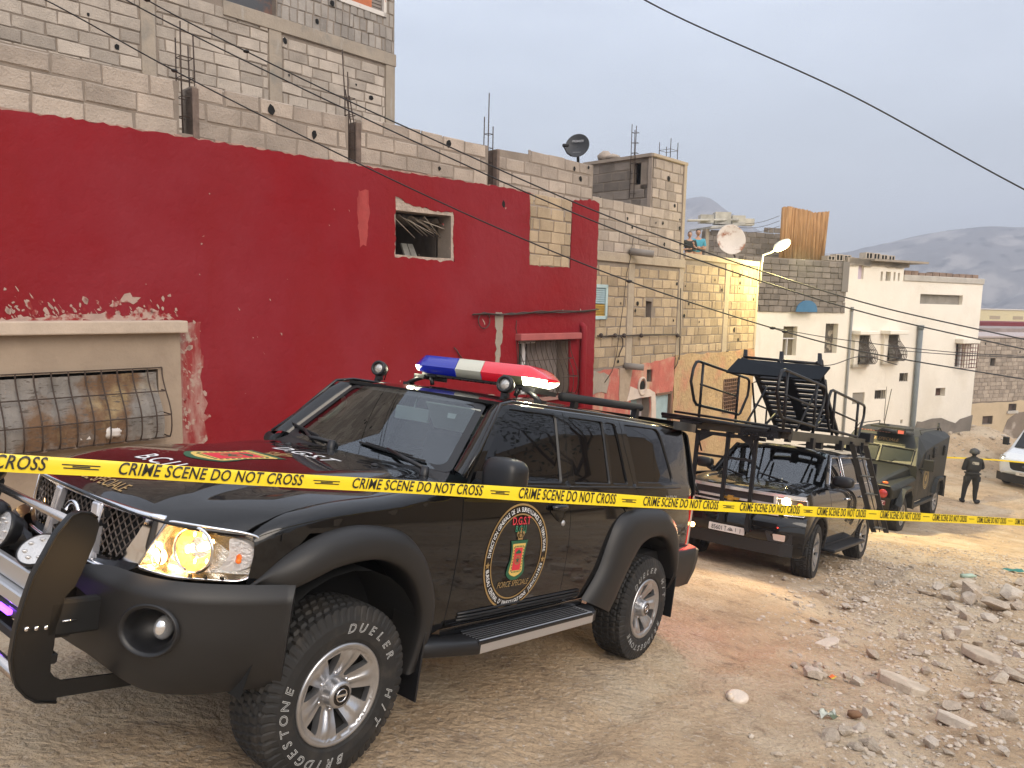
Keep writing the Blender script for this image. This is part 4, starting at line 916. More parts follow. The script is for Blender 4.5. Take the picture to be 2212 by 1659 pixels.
for i in range(220):
    a, b = rnd.uniform(300, 2200), rnd.uniform(150, 1660)
    if a < 420 + .35 * max(0, b - 700): continue
    p = gray(1566 + .3001 * a, 1161 + .3001 * b); dep = float(K[2] @ p); stone(p[0], p[1], rnd.uniform(22, 62) * .3001 / FPX * dep, i + 5, rnd.uniform(.5, .9))
def slab(px, py, w, l, rz, label, m, th=.06, tilt=.1):
    p = gray(px, py); mb = MB(); P = [(-.5, -.4), (-.2, -.5), (.3, -.42), (.5, -.1), (.42, .35), (.1, .5), (-.35, .4), (-.5, .1)]; P = [(a * w * rnd.uniform(.85, 1.1), b * l * rnd.uniform(.85, 1.1)) for a, b in P]
    mb.prism(P, lambda u, v, d: (u, v, -d), th); o = build('slab', mb, m, bevel=.008); o.location = (p[0], p[1], float(ground(p[0], p[1])) + th * .8); o.rotation_euler = (tilt, -.08, rz); return tag(o, label, 'slab')
slab(1566 + .3 * 1900, 1161 + .3 * 890, .50, .34, 2.2, 'broad flat grey stone slab below the large boulders at the right edge', M_st[1], .07, .2)
slab(1566 + .3 * 1270, 1161 + .3 * 1060, .36, .30, 2.3, 'flat dusty rock ledge in the middle of the rubble', M_st[0], .07, .25)
slab(1566 + .3 * 1660, 1161 + .3 * 1340, .26, .15, 2.3, 'sharp rectangular pale block fragment near the bottom right corner', M_st[2], .07, .3)
slab(1566 + .3 * 740, 1161 + .3 * 780, .30, .12, .4, 'pointed pale stone sliver beside the wheel track', M_st[2], .05, .2)
# gravel: one sheet of countless chips
ico = bmesh.new(); bmesh.ops.create_icosphere(ico, subdivisions=1, radius=.5); iv = np.array([v.co[:] for v in ico.verts]); fi = np.array([[v.index for v in f.verts] for f in ico.faces]); ico.free()
rng = np.random.default_rng(4); V = []; F = []; MI = []; k = 0
def scat(nn, xr, yr, s0, s1, cond):
    global k
    c = 0; 
    while c < nn:
        x = rng.uniform(*xr, 4000); y = rng.uniform(*yr, 4000); ok = cond(x, y) > rng.uniform(0, 1, 4000); x, y = x[ok], y[ok]; x, y = x[:nn - c], y[:nn - c]
        z = ground(x, y)
        for a, b, z_ in zip(x, y, z):
            s = s0 + (s1 - s0) * rng.random() ** 3; sc = np.array([1, rng.uniform(.55, 1), rng.uniform(.35, .7)]) * s; t = rng.uniform(0, 6.28); q = iv * rng.uniform(.7, 1.25, (len(iv), 1)) * sc; ct, st_ = math.cos(t), math.sin(t)
            V.append(np.stack([q[:, 0] * ct - q[:, 1] * st_ + a, q[:, 0] * st_ + q[:, 1] * ct + b, q[:, 2] + z_ + sc[2] * .12], 1)); F.append(fi + k); MI.extend([rng.integers(0, 3)] * len(fi)); k += len(iv)
        c += len(x)
scat(21000, (.5, 13), (2.5, 16), .012, .075, lambda x, y: rub(x, y) * .95 * np.where(x < .74 * y + .3, 1, .45))
scat(3500, (-3, 7), (1.8, 14), .005, .018, lambda x, y: .5 + 0 * x)
scat(2200, (5, 22), (12, 30), .02, .10, lambda x, y: .25 + .6 * (vnoise(x * .5, y * .5, 3) > .5))
scat(500, (4, 26), (27, 33), .08, .45, lambda x, y: sst(28, 30, y - .20 * (x - 18)) * sst(26, 20, x))
V = np.concatenate(V); F = np.concatenate(F); me = bpy.data.meshes.new('gravel'); me.from_pydata(V.tolist(), [], F.tolist()); [me.materials.append(m) for m in M_st]; me.polygons.foreach_set('material_index', MI); o = bpy.data.objects.new('gravel', me); COL.objects.link(o); tag(o, 'countless small beige stone chips strewn over the dirt road', 'gravel', kind='stuff')
# ================================================================== WALLS
class Fac:
    def __init__(s, px, dep, dx, dy):
        r = RAY(px, 645 + .0222 * (px - 1106)); r = r / float(K[2] @ r); s.o = np.array([r[0], r[1]]) * dep; d = np.array([dx, dy], float); s.d = d / np.linalg.norm(d); s.n = np.array([s.d[1], -s.d[0]])
    def at(s, px, py):
        r = RAY(px, py); t = float(s.o @ s.n) / float(r[:2] @ s.n); p = r * t; return (float((p[:2] - s.o) @ s.d), float(p[2]))
    def P(s, pts, f=None): return [s.at(*(f(*p) if f else p)) for p in pts]
    def pt(s, u, z, off=0): q = s.o + s.d * u + s.n * off; return (q[0], q[1], z)
    def back(s, dd): f = Fac.__new__(Fac); f.o = s.o - s.n * dd; f.d = s.d; f.n = s.n; return f
def wall(fac, poly, holes, m, parent, name='wall', off=0, th=.3, step=.5, me=None):
    mb = MB(); panel(mb, poly, lambda u, z: fac.pt(u, z, off), holes, step, th, smooth=False, nrm=False, me=me); return build(name, mb, m, parent)
def fbox(mb, fac, u0, u1, z0, z1, o0, o1, m=0):
    A = [fac.pt(u0, z0, o1), fac.pt(u1, z0, o1), fac.pt(u1, z1, o1), fac.pt(u0, z1, o1)]; B = [fac.pt(u0, z0, o0), fac.pt(u1, z0, o0), fac.pt(u1, z1, o0), fac.pt(u0, z1, o0)]
    mb.add(A + B, [(0, 1, 2, 3), (7, 6, 5, 4), (1, 0, 4, 5), (2, 1, 5, 6), (3, 2, 6, 7), (0, 3, 7, 4)], m)
def prismf(mb, fac, poly, o0, o1, m=0): mb.prism(poly, lambda u, v, d: fac.pt(u, v, o1 - d), o1 - o0, m)
def blk_mats(nm, base, dark=.82, warm=1.0):
    out = []
    for i, k in enumerate((1.0, .86, 1.12, dark * .94)):
        c = tuple(a * k for a in base); out.append(mat(nm + str(i), c, .95, var=.15, vs=3.2, bump=.9, bs=38, dist=.02, c2=tuple(a * .78 for a in c), c2s=1.7, c2t=(.52, .74), streak=[(tuple(min(1, a * 1.14) for a in c), 9, (.6, .75), None)]))
    return out
def blocks(fac, poly, holes, z0, mats, parent, rowh=.21, L=.43, off=0, seed=1, miss=.0, jit=.008, name='blockwork', upright=0, chips=.0):
    r = random.Random(seed); mb = MB(); A = np.array(poly); u0, zb = A.min(0); u1, zt = A.max(0); row = 0; z = z0 + math.floor((zb - z0) / rowh) * rowh
    row = int(round((z - z0) / rowh))
    while z < zt:
        u = u0 - r.uniform(0, .1) - (L * .5 if row % 2 else 0)
        wz = .012 * math.sin(row * 1.7)
        while u < u1:
            l = L * r.uniform(.93, 1.05) * (.55 if r.random() < .07 else 1)
            if r.random() < upright: l = L * .42
            g = .007 + .005 * r.random(); a0, a1, b0, b1 = u + g, u + l - g, z + g, z + rowh - g; ss_ = np.linspace(a0, a1, 9); zm = np.full(9, (b0 + b1) / 2)
            ok = inpoly(ss_, zm, poly) & inpoly(ss_, np.full(9, b1 - .04), poly)
            for h in holes: ok &= ~inpoly(ss_, zm, h)
            u += l
            if not ok.any() or r.random() < miss: continue
            k = np.where(ok)[0]; i0, i1 = k[0], k[-1]
            if not ok[i0:i1 + 1].all(): i1 = i0 + int(np.argmin(ok[i0:i1 + 1])) - 1
            if i1 <= i0: continue
            if i0 > 0: a0 = ss_[i0]
            if i1 < 8: a1 = ss_[i1]
            o1 = off + .010 + r.uniform(-jit, jit) * .6; c = r.uniform(.006, .015); w = lambda: r.uniform(-.009, .009)
            P = [(a0 + w(), b0 + w()), (a1 + w(), b0 + w()), (a1 + w(), b1 + w()), (a0 + w(), b1 + w())]; cu = (a0 + a1) / 2; cz = (b0 + b1) / 2
            q = [(p[0] + math.copysign(c, cu - p[0]), p[1] + math.copysign(c, cz - p[1])) for p in P]; tl = r.uniform(-.004, .004)
            V = [fac.pt(*p, off - .02) for p in P] + [fac.pt(*p, o1 - c + tl * (i % 2)) for i, p in enumerate(P)] + [fac.pt(*p, o1 + tl * (i % 2)) for i, p in enumerate(q)]
            FF = [(8, 9, 10, 11)] + [(4 + i, 4 + (i + 1) % 4, 8 + (i + 1) % 4, 8 + i) for i in range(4)] + [(i, (i + 1) % 4, 4 + (i + 1) % 4, 4 + i) for i in range(4)]
            mb.add(V, FF, r.choice((0, 0, 1, 1, 2, 2, 3)))
            if r.random() < chips:                        # knocked-in hole
                hu, hz, hw = r.uniform(a0 + .05, a1 - .05), r.uniform(b0 + .04, b1 - .05), r.uniform(.025, .065); mb.add([fac.pt(hu + hw * math.cos(t) * r.uniform(.6, 1.1), hz + hw * math.sin(t) * r.uniform(.7, 1.3), o1 + .008) for t in np.linspace(0, 2 * PI, 8)[:-1]], [tuple(range(7))], 4)
        z += rowh; row += 1
    return build(name, mb, mats + [M_void], parent)
def ragged(P, step=.18, amp=.03, seed=0, keep=()):       # make a straight outline crumble
    r = random.Random(seed); out = []
    for i, p in enumerate(subdiv(P, step)):
        out.append((p[0] + r.uniform(-amp, amp), p[1] + r.uniform(-amp, amp)))
    return out
def barsf(fac, u0, u1, z0, z1, nv, nh, off, r, bulge=0, bz=.35, m=None, parent=None, name='window_grille', side=True):
    mb = MB()
    def o(t): return off + bulge * (ss(.95, bz, t) * (1 if t > .12 else .75 + .25 * (t / .12)))
    for i in range(nv + 1):
        u = u0 + (u1 - u0) * i / nv; mb.tube([fac.pt(u, z0 + (z1 - z0) * t, o(t) if (bulge) else off) for t in (np.linspace(0, 1, 12) if bulge else (0, 1))] , r, 5)
        if bulge: mb.tube([fac.pt(u, z0, o(0)), fac.pt(u, z0 - .005, .0)], r, 5)
    for j in range(nh + 1):
        t = j / nh; mb.tube([fac.pt(u0, z0 + (z1 - z0) * t, 0), fac.pt(u0, z0 + (z1 - z0) * t, o(t) if bulge else off), fac.pt(u1, z0 + (z1 - z0) * t, o(t) if bulge else off), fac.pt(u1, z0 + (z1 - z0) * t, 0)], r, 5, smooth=False)
    return build(name, mb, m or MATS['rust_bar'], parent)
mat('rust_bar', (.06, .04, .03), .75, .3, var=.4, vs=20)
M_mortar = mat('mortar', (.235, .195, .16), .98, var=.15, vs=4, bump=.6, bs=30)
M_red = mat('red_plaster', (.212, .0095, .014), .7, spec=.12, var=.14, vs=.6, bump=.5, bs=7, dist=.04, c2=(.235, .022, .030), c2s=.4, c2t=(.42, .60), streak=[((.22, .014, .016), .9, (.5, .7), (1, 1, .25)), ((.52, .40, .33), 2.2, (.735, .76), None), ((.50, .36, .31), 15, (.755, .77), None)])
M_redold = mat('worn_red_plaster', (.25, .02, .02), .7, var=.1, vs=1, bump=.5, bs=14, dist=.02, streak=[((.42, .30, .25), 3.0, (.45, .62), (1, 1, .3)), ((.40, .33, .27), 7, (.55, .68), None)])
M_ren = mat('brown_render', (.335, .262, .195), .93, var=.10, vs=1.2, bump=.4, bs=20, dist=.02, c2=(.28, .215, .16), c2s=1.6, c2t=(.5, .68), streak=[((.22, .17, .125), 4, (.66, .78), (1, 1, .4))])
M_conc = mat('concrete', (.33, .28, .225), .93, var=.12, vs=2, bump=.6, bs=25, dist=.02, c2=(.24, .22, .19), c2s=2.5, c2t=(.5, .7), streak=[((.36, .33, .29), 6, (.6, .7), (1, 1, .2))])
BK = blk_mats('block_warm', (.40, .335, .28)); BKg = blk_mats('block_pale', (.42, .365, .31)); BKy = blk_mats('block_tan', (.41, .315, .21)); BKd = blk_mats('block_grey_and_shaded', (.215, .185, .16))
def core(fac, u0, u1, z0, z1, dep, m, parent, name='back_walls', o=-.28):
    mb = MB(); fbox(mb, fac, u0, u1, z0, z1, -dep, o); return build(name, mb, m, parent)
def rebars(parent, fac, u, z0, hs, off=-.1, sp=.14, bend=0, name='rebar'):
    mb = MB(); r = random.Random(int(u * 100))
    for i, h in enumerate(hs): 
        du = (i % 2) * sp; do = (i // 2) * sp; mb.tube([fac.pt(u + du, z0, off - do), fac.pt(u + du + r.uniform(-.01, .01), z0 + h * .6, off - do), fac.pt(u + du + bend * r.uniform(-1, 1), z0 + h, off - do)], .009, 5)
    for z in np.arange(z0 + .1, z0 + min(hs), .22):
        mb.tube([fac.pt(u, z, off), fac.pt(u + sp, z, off), fac.pt(u + sp, z, off - sp), fac.pt(u, z, off - sp)], .005, 4, closed=True)
    return build(name, mb, MATS['rust_bar'], parent)
# ------------------------------------------------------------------ red house
q1 = lambda x, y: (.3906 * x, .3906 * y)
q7 = lambda x, y: (1026 + .2197 * x, 270 + .2197 * y)
q3 = lambda x, y: (810 + .2197 * x, 378 + .2197 * y)
q4 = lambda x, y: (972 + .2197 * x, 621 + .2197 * y)
F1 = Fac(0, 7.2, .951, 1.)
red = empty('red_house', 'long deep-red plastered house with raw block parapet behind the nearest car', 'house')
uR = F1.at(1286, 645)[0]; uL = F1.at(-420, 645)[0]; zt = F1.at(645, 300)[1]
top = F1.P([(0, 240), (70, 247), (164, 256), (250, 269), (336, 288), (414, 296), (496, 311), (566, 324), (633, 334), (723, 348), (781, 360), (836, 370), (864, 371)])
top += F1.P([(0, 568), (130, 580), (330, 625), (540, 680)], q7)
topR = F1.P([(950, 745), (1100, 732), (1180, 745), (1214, 775)], q7)
_k = np.polyfit([p[0] for p in top], [p[1] for p in top], 1); top = [(p[0], .65 * (_k[0] * p[0] + _k[1]) + .35 * p[1]) for p in top]
zr = np.mean([p[1] for p in top]); zg = -9
win1 = F1.P([(195, 345), (470, 375), (742, 402), (740, 820), (560, 812), (350, 795), (195, 780)], q3)
w2 = F1.P([(1515, 195), (1935, 265), (1912, 912), (1510, 890)], q3)
win3 = F1.P([(665, 525), (1165, 510), (1165, 1040), (660, 1055)], q4)
wl = F1.P([(-150, 815), (333, 790), (340, 928), (-150, 985)])
uS = F1.at(379, 700)[0]; wl[1] = (wl[1][0], wl[1][1]); wl[2] = (wl[1][0], wl[2][1])
out = [(uL, zg), (uR, zg)] + topR[::-1] + [w2[1], w2[2], w2[3], w2[0]] + top[::-1] + [(uL, zr)]
fine = ragged(out, .07, .014, 3); fine = [(min(p[0], uR), p[1]) for p in fine]
w1r = ragged(F1.P([(190, 215), (330, 290), (470, 320), (620, 360), (765, 375), (768, 845), (640, 850), (190, 805)], q3), .07, .018, 5)
holes = [w1r, win3, wl]
mb = MB(); panel(mb, fine, lambda u, z: F1.pt(u, z, .022), holes, .35, .03, smooth=False, nrm=False); build('red_plaster', mb, M_red, red)
# worn strip beside the window bay and pale scars
mb = MB(); bx_ = F1.P([(378, 700), (425, 690), (440, 760), (436, 830), (445, 900), (436, 1010), (388, 1010)]); mb.add([F1.pt(*p, .026) for p in ragged(bx_, .09, .04, 8)], [tuple(range(len(ragged(bx_, .09, .04, 8))))]); build('worn_patch', mb, M_redold, red)
mb = MB()
sc1 = F1.P([(770, 412), (793, 410), (795, 470), (790, 530), (774, 533), (769, 470)]); P = ragged(sc1, .07, .02, 2); mb.add([F1.pt(*p, .026) for p in P], [tuple(range(len(P)))]); build('bright_red_scar', mb, mat('scar_red', (.36, .045, .04), .7, var=.15, vs=9, bump=.4, bs=30, streak=[((.27, .02, .02), 9, (.5, .65), (1, 1, .2))]), red)
mb = MB(); sc2 = F1.P([(445, 228), (508, 240), (505, 330), (515, 400), (480, 620), (470, 820), (430, 820), (445, 500), (430, 330)], q4); P = ragged(sc2, .08, .028, 4); mb.add([F1.pt(*p, .027) for p in P], [tuple(range(len(P)))]); build('cement_scar', mb, M_conc, red)
mb = MB(); P = ragged(F1.P([(0, 697), (0, 690), (60, 686), (180, 676), (280, 680), (300, 665), (330, 662), (345, 675), (372, 685), (379, 690)]), .07, .025, 14); mb.add([F1.pt(*p, .027) for p in P], [tuple(range(len(P)))])
P = ragged(F1.P([(228, 655), (262, 637), (300, 640), (292, 655), (262, 652), (240, 662)]), .07, .03, 15); mb.add([F1.pt(*p, .027) for p in P], [tuple(range(len(P)))]); build('cement_smear', mb, mat('smear', (.42, .30, .25), .9, var=.2, vs=8, bump=.5, bs=20, streak=[((.25, .02, .02), 8, (.5, .6), None)]), red)
mb = MB(); r = random.Random(21)
for k in range(230):
    if k < 130: x, y = r.uniform(0, 380), 690 - abs(r.gauss(0, 26))
    elif k < 200: x, y = 384 + abs(r.gauss(0, 22)), r.uniform(695, 930)
    else: x, y = r.uniform(380, 1280), r.uniform(400, 900)
    u, z = F1.at(x, y); s_ = r.uniform(.006, .030) * (1.6 if r.random() < .12 else 1) * (.7 if k >= 200 else 1); a_ = r.uniform(0, 3); st_ = r.uniform(1, 3.2)
    mb.add([F1.pt(u + s_ * (math.cos(t) * math.cos(a_) - st_ * .4 * math.sin(t) * math.sin(a_)) * r.uniform(.6, 1.2), z + s_ * (st_ * .6 * math.sin(t) + .3 * math.cos(t)) * r.uniform(.6, 1.2), .0275) for t in np.linspace(0, 2 * PI, 8)[:-1]], [tuple(range(7))])
tag(build('paint_chips', mb, MATS['smear'], red), kind='stuff')
# parapet of raw blocks, above the red
pt1 = F1.P([(-400, 70), (0, 113), (95, 123), (190, 133), (290, 143), (384, 153)]); za = [p[1] for p in pt1]
ztop1 = float(np.mean(za[1:])); uP1, uP2 = F1.at(388, 300)[0], F1.at(417, 300)[0]; uP3, uP4 = F1.at(752, 300)[0], F1.at(771, 300)[0]
zL = F1.at(500, 204)[1]; tR = F1.P([(417, 186), (492, 199), (563, 217), (650, 235), (748, 252)]); tR2 = F1.P([(771, 262), (864, 281), (1026, 310), (1055, 315)]); tR3 = F1.P([(240, 240), (700, 325), (1160, 395)], q7)
uP5, uP6 = F1.at(1055, 300)[0], F1.at(1075, 300)[0]; uE = F1.at(1281, 380)[0]
wcore = [(uL, zg), (uR, zg), (uR, topR[-1][1]), (uE, topR[-1][1] + .03), (uE, tR3[-1][1]), (uP6, tR3[0][1]), (uP6, zr + .04), (uP5, zr + .04), (uP5, tR2[-1][1]), (uP4, tR2[0][1]), (uP4, zr + .05), (uP3, zr + .05), (uP3, tR[-1][1]), (uP2, tR[0][1]), (uP2, zr + .02), (uP1, zr + .02), (uP1, ztop1), (uL, ztop1)]
wall(F1, wcore, [win1, win3, wl], M_mortar, red, th=.30, step=.8)
rowz = zr - .21 * 2
blocks(F1, [(uL, zr - .25), (uP1 - .01, zr - .25), (uP1 - .01, ztop1 + .03), (uL, ztop1 + .03)], [], ztop1 - .212 * 9, BK, red, .212, .50, seed=2, chips=.03)
for (a, b, t0, t1, sd_) in ((uP2, uP3, tR[0][1], tR[-1][1], 3), (uP4, uP5, tR2[0][1], tR2[-1][1], 4), (uP6, uE, tR3[0][1], tR3[-1][1], 5)):
    blocks(F1, [(a, zr - .3), (b, zr - .3), (b, t1 + .03), (a, t0 + .03)], [], t1 - .21 * 9 + .0, BK, red, .21, .45, seed=sd_, chips=.10)
blocks(F1, w2, [], w2[3][1], BKy, red, .205, .36, off=.006, seed=9)
mb = MB()                                              # coping crumbs and ragged lip of plaster under the blocks
r = random.Random(5)
for p in subdiv([(a[0], a[1]) for a in top] , .10)[:-1]:
    if p[0] < uL + 1: continue
    w = r.uniform(.06, .12); fbox(mb, F1, p[0], p[0] + w, p[1] - r.uniform(.0, .02), p[1] + r.uniform(.0, .022), 0, .020)
build('plaster_lip', mb, mat('pale_plaster', (.40, .26, .21), .95, var=.2, vs=8), red)
rebars(red, F1, uP1 + .06, zr - .1, [1.35, 1.25, 1.2, 1.15], -.05); rebars(red, F1, uP3 + .03, zr - .1, [1.3, 1.0, 1.6, 1.1], -.02, .10, .12); rebars(red, F1, uP5 + .05, zr - .1, [1.6, 1.1, 1.25], -.05, .10)
for a, b, z_ in ((uP2, uP2 + .07, tR[0][1]), (uP4 - .02, uP4 + .06, tR2[0][1]), (uP6 - .02, uP6 + .04, tR3[0][1])): mb = MB(); fbox(mb, F1, a, b, zr - .05, z_ - .02, -.18, .014); build('column_stub', mb, mat('rusty_concrete', (.15, .11, .09), .95, var=.3, vs=9, bump=.8, bs=30), red)
core(F1, uL, uR, zg, zr + .02, 7, M_mortar, red, o=-2.6)
mb = MB(); fbox(mb, F1, uR - .25, uR, zg, zr, -7, -.29); build('end_wall', mb, M_mortar, red)
mb = MB(); fbox(mb, F1, uL, uR, zr - .12, zr + .06, -3.0, -.29); build('roof_slab', mb, M_conc, red)
# window 1: raw opening, corrugated sheet, curtain, planks
mb = MB(); n = len(w1r); 
mb.add([F1.pt(*p, .018) for p in w1r] + [F1.pt(*p, .018) for p in win1], []); 
P = ragged(F1.P([(188, 212), (330, 288), (470, 318), (620, 358), (767, 372), (770, 848), (640, 853), (188, 808)], q3), .07, .012, 6)
panel(mb, P, lambda u, z: F1.pt(u, z, .014), [win1], .3, .0, smooth=False, nrm=False); build('raw_reveal', mb, mat('chipped_plaster', (.42, .34, .28), .95, var=.25, vs=6, bump=.9, bs=25, dist=.03), red)
f2 = F1.back(.9)
wi = empty('window_recess', parent=red)
mb = MB(); a, b = win1[0][0], win1[2][0]; z0, z1 = win1[6][1], win1[0][1]
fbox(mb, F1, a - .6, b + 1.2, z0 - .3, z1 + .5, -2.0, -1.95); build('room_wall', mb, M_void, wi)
mb = MB(); A = [F1.pt(b - .02, z0 - .1, -.3), F1.pt(b - .5 + .9, z0 - .1, -1.9), F1.pt(b - .5 + .9, z1 + .2, -1.9), F1.pt(b - .02, z1 + .2, -.3)]; mb.add(A, [(0, 1, 2, 3)]); build('room_side', mb, mat('dim_plaster', (.16, .135, .115), .95, var=.2, vs=3, bump=.5, bs=15), wi)
mb = MB(); rows = []
for i in range(60):
    u = a - .3 + i * (b - a + .6) / 59; rows.append([F1.pt(u, z1 - .05 + .035 * math.sin(i * .75) - .0, -.2), F1.pt(u, z1 + .0 + .035 * math.sin(i * .75), -1.6)])
mb.grid(rows); build('corrugated_sheet', mb, mat('asbestos_sheet', (.34, .31, .28), .9, var=.2, vs=6), wi)
mb = MB(); r = random.Random(3)
for i in range(12): u = a + .05 + r.random() * (b - a) * .6; mb.tube([F1.pt(u, z1 - .02 - r.random() * .08, -.05 - r.random() * .2), F1.pt(u + .45 + r.random() * .3, z1 - .12 - r.random() * .22, -.12 - r.random() * .3)], .007, 5)
build('reed', mb, mat('dry_reed', (.36, .31, .25), .9), wi)
mb = MB(); mb.grid([[F1.pt(a - .05 + i * .012, z0 - .1, -.55 + .025 * math.sin(i * 1.1)), F1.pt(a - .05 + i * .012, z1 - .32, -.55 + .025 * math.sin(i * 1.1))] for i in range(26)]); build('spotted_curtain', mb, mat('spotted_cloth', (.05, .04, .035), .9, c2=(.48, .42, .34), c2s=26, c2t=(.48, .52)), wi)
mb = MB(); fbox(mb, F1, a + .25, a + .52, z0 - .1, z1 - .36, -.8, -.78); build('maroon_door', mb, mat('maroon', (.06, .012, .018), .7), wi)
mb = MB()
for k in range(2): mb.hexa([F1.pt(a + .64 + k * .13, z0 - .1, -.5), F1.pt(a + .76 + k * .13, z0 - .1, -.5), F1.pt(a + .70 + k * .12, z1 - .40, -.62), F1.pt(a + .60 + k * .12, z1 - .40, -.62)], [F1.pt(a + .64 + k * .13, z0 - .1, -.54), F1.pt(a + .76 + k * .13, z0 - .1, -.54), F1.pt(a + .70 + k * .12, z1 - .40, -.66), F1.pt(a + .60 + k * .12, z1 - .40, -.66)])
build('grey_plank', mb, mat('grey_board', (.34, .33, .30), .8, var=.2, vs=12), wi, fixn=True)
# window 3: lintel, frame, curtain, bulging bars
wi = empty('barred_window', parent=red); a, b, z0, z1 = win3[0][0], win3[1][0], win3[2][1], win3[0][1]
l0 = F1.at(*q4(635, 455)); l1 = F1.at(*q4(1235, 447)); lb0 = F1.at(*q4(660, 520))
mb = MB(); fbox(mb, F1, l0[0], l1[0], lb0[1] + .0, l0[1], 0, .16); build('lintel', mb, mat('faded_red', (.36, .09, .085), .8, var=.12, vs=4, bump=.4, bs=20), wi, bevel=.01)
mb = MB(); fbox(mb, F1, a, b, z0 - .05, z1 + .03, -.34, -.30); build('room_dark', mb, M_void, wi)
mb = MB(); rows = [[F1.pt(a + (b - a) * .36 + i * .0155, z0, -.24 + .02 * math.sin(i * .9) + .01 * math.sin(i * .37)), F1.pt(a + (b - a) * .36 + i * .0155, z1, -.24 + .02 * math.sin(i * .9))] for i in range(int((b - a) * .64 / .0155))]; mb.grid(rows); build('grey_curtain', mb, mat('brown_curtain', (.19, .16, .145), .9, var=.25, vs=3), wi)
mb = MB(); fbox(mb, F1, a, a + .03, z0, z1, -.2, -.14); fbox(mb, F1, a, a + (b - a) * .45, z1 - .06, z1 - .02, -.2, -.14); fbox(mb, F1, a + (b - a) * .20, a + (b - a) * .26, z0, z1, -.2, -.14); build('white_frame', mb, mat('white_pvc', (.62, .60, .60), .5), wi)
mb = MB(); fbox(mb, F1, a + .03, a + (b - a) * .2, z0, z1 - .06, -.18, -.17); build('pane', mb, mat('green_glass', (.02, .03, .025), .08), wi)
mb = MB(); fbox(mb, F1, a - .02, b + .02, z0 - .07, z0, -.1, .10); build('sill', mb, mat('faded_red2', (.36, .20, .17), .85), wi)
barsf(F1, a + .01, b, z0 + .03, z1 - .02, 10, 3, .04, .007, .22, .30, parent=wi)
# drain pipe
up = F1.at(*q4(1275, 600))[0]; zp = F1.at(*q4(1275, 370))[1]
mb = MB(); mb.tube([F1.pt(up, zg, .09), F1.pt(up, zp - .12, .09), F1.pt(up, zp - .04, .08), F1.pt(up, zp, .03), F1.pt(up, zp + .01, -.02)], .062, 14); build('drain_pipe', mb, M_red, red)
# cable bundle along the wall
mb = MB(); A = F1.P([(200, 260), (330, 262), (450, 262), (580, 255), (690, 250), (850, 240), (1050, 238), (1300, 228), (1425, 213)], q4); r = random.Random(8)
for k in range(3): mb.tube([F1.pt(u, z + r.uniform(-.02, .02), .05 + .02 * k) for u, z in A], .011, 5)
c = A[1]; mb.tube([F1.pt(c[0] - .05 + .13 * math.cos(t) , c[1] - .10 + .13 * math.sin(t), .07) for t in np.linspace(.3, 6.5, 16)], .009, 5)
P = F1.P([(640, 320), (632, 400), (645, 470), (640, 560), (650, 700), (648, 760)], q4); mb.tube([F1.pt(u, z, .04) for u, z in P], .006, 5)
P = F1.P([(20, 590), (50, 620), (70, 660), (95, 690)], q4); mb.tube([F1.pt(u, z, .05) for u, z in P], .010, 5)
o = build('electric_cable', mb, mat('cable', (.05, .035, .03), .7, var=.4, vs=9)); tag(o, 'twisted brown cable bundle stapled along the red wall above the barred window', 'cable')
# window bay on the left: plaster box, ledge, barred window with reed screens
bay = empty('window_bay', parent=red)
uB = F1.at(379.5, 760)[0]; zl = F1.at(190, 692)[1]; zlb = F1.at(190, 720)[1]; wz1, wz0 = F1.at(190, 802)[1], F1.at(190, 950)[1]; wr = F1.at(338, 870)[0] - .02
hole = [(uL + .3, wz0), (wr, wz0), (wr, wz1), (uL + .3, wz1)]
mb = MB(); panel(mb, [(uL - .1, zg), (uB, zg), (uB, zlb + .02), (uL - .1, zlb + .02)], lambda u, z: F1.pt(u, z, .13), [hole], .6, .45, smooth=False, nrm=False); build('bay_wall', mb, M_ren, bay)
mb = MB(); fbox(mb, F1, uL - .1, uB + .05, zlb, zl, 0, .25); build('ledge', mb, mat('ledge_render', (.47, .38, .30), .92, var=.12, vs=3, bump=.4, bs=25, dist=.015), bay, bevel=.015, seg=2)
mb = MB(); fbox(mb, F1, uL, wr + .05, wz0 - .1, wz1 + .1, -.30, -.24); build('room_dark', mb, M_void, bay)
M_scr = mat('stained_screen', (.215, .195, .175), .9, var=.25, vs=3, bump=.8, bs=30, dist=.02, c2=(.15, .085, .045), c2s=1.1, c2t=(.50, .58), streak=[((.36, .27, .14), 1.5, (.55, .68), None), ((.10, .08, .065), 16, (.58, .62), (.5, .5, 3))])
mb = MB(); rows = []
nn_ = 90
for i in range(nn_):
    u = uL + .3 + (wr - uL - .32) * i / (nn_ - 1); fo = .012 * math.sin(i * 1.9) + .015 * math.sin(i * .7)
    rows.append([F1.pt(u, wz0 - .02 + (wz1 - wz0 - .01) * t, .14 + fo + .20 * ss(.85, .30, t) * (1 if t > .1 else .9)) for t in np.linspace(0, 1, 12)])
mb.grid(rows); build('reed_screen', mb, M_scr, bay)
nb = int((wr - uL) / .165)
barsf(F1, uL + .35, wr + .03, wz0 - .0, wz1 + .02, nb, 3, .16, .0075, .235, .30, parent=bay)
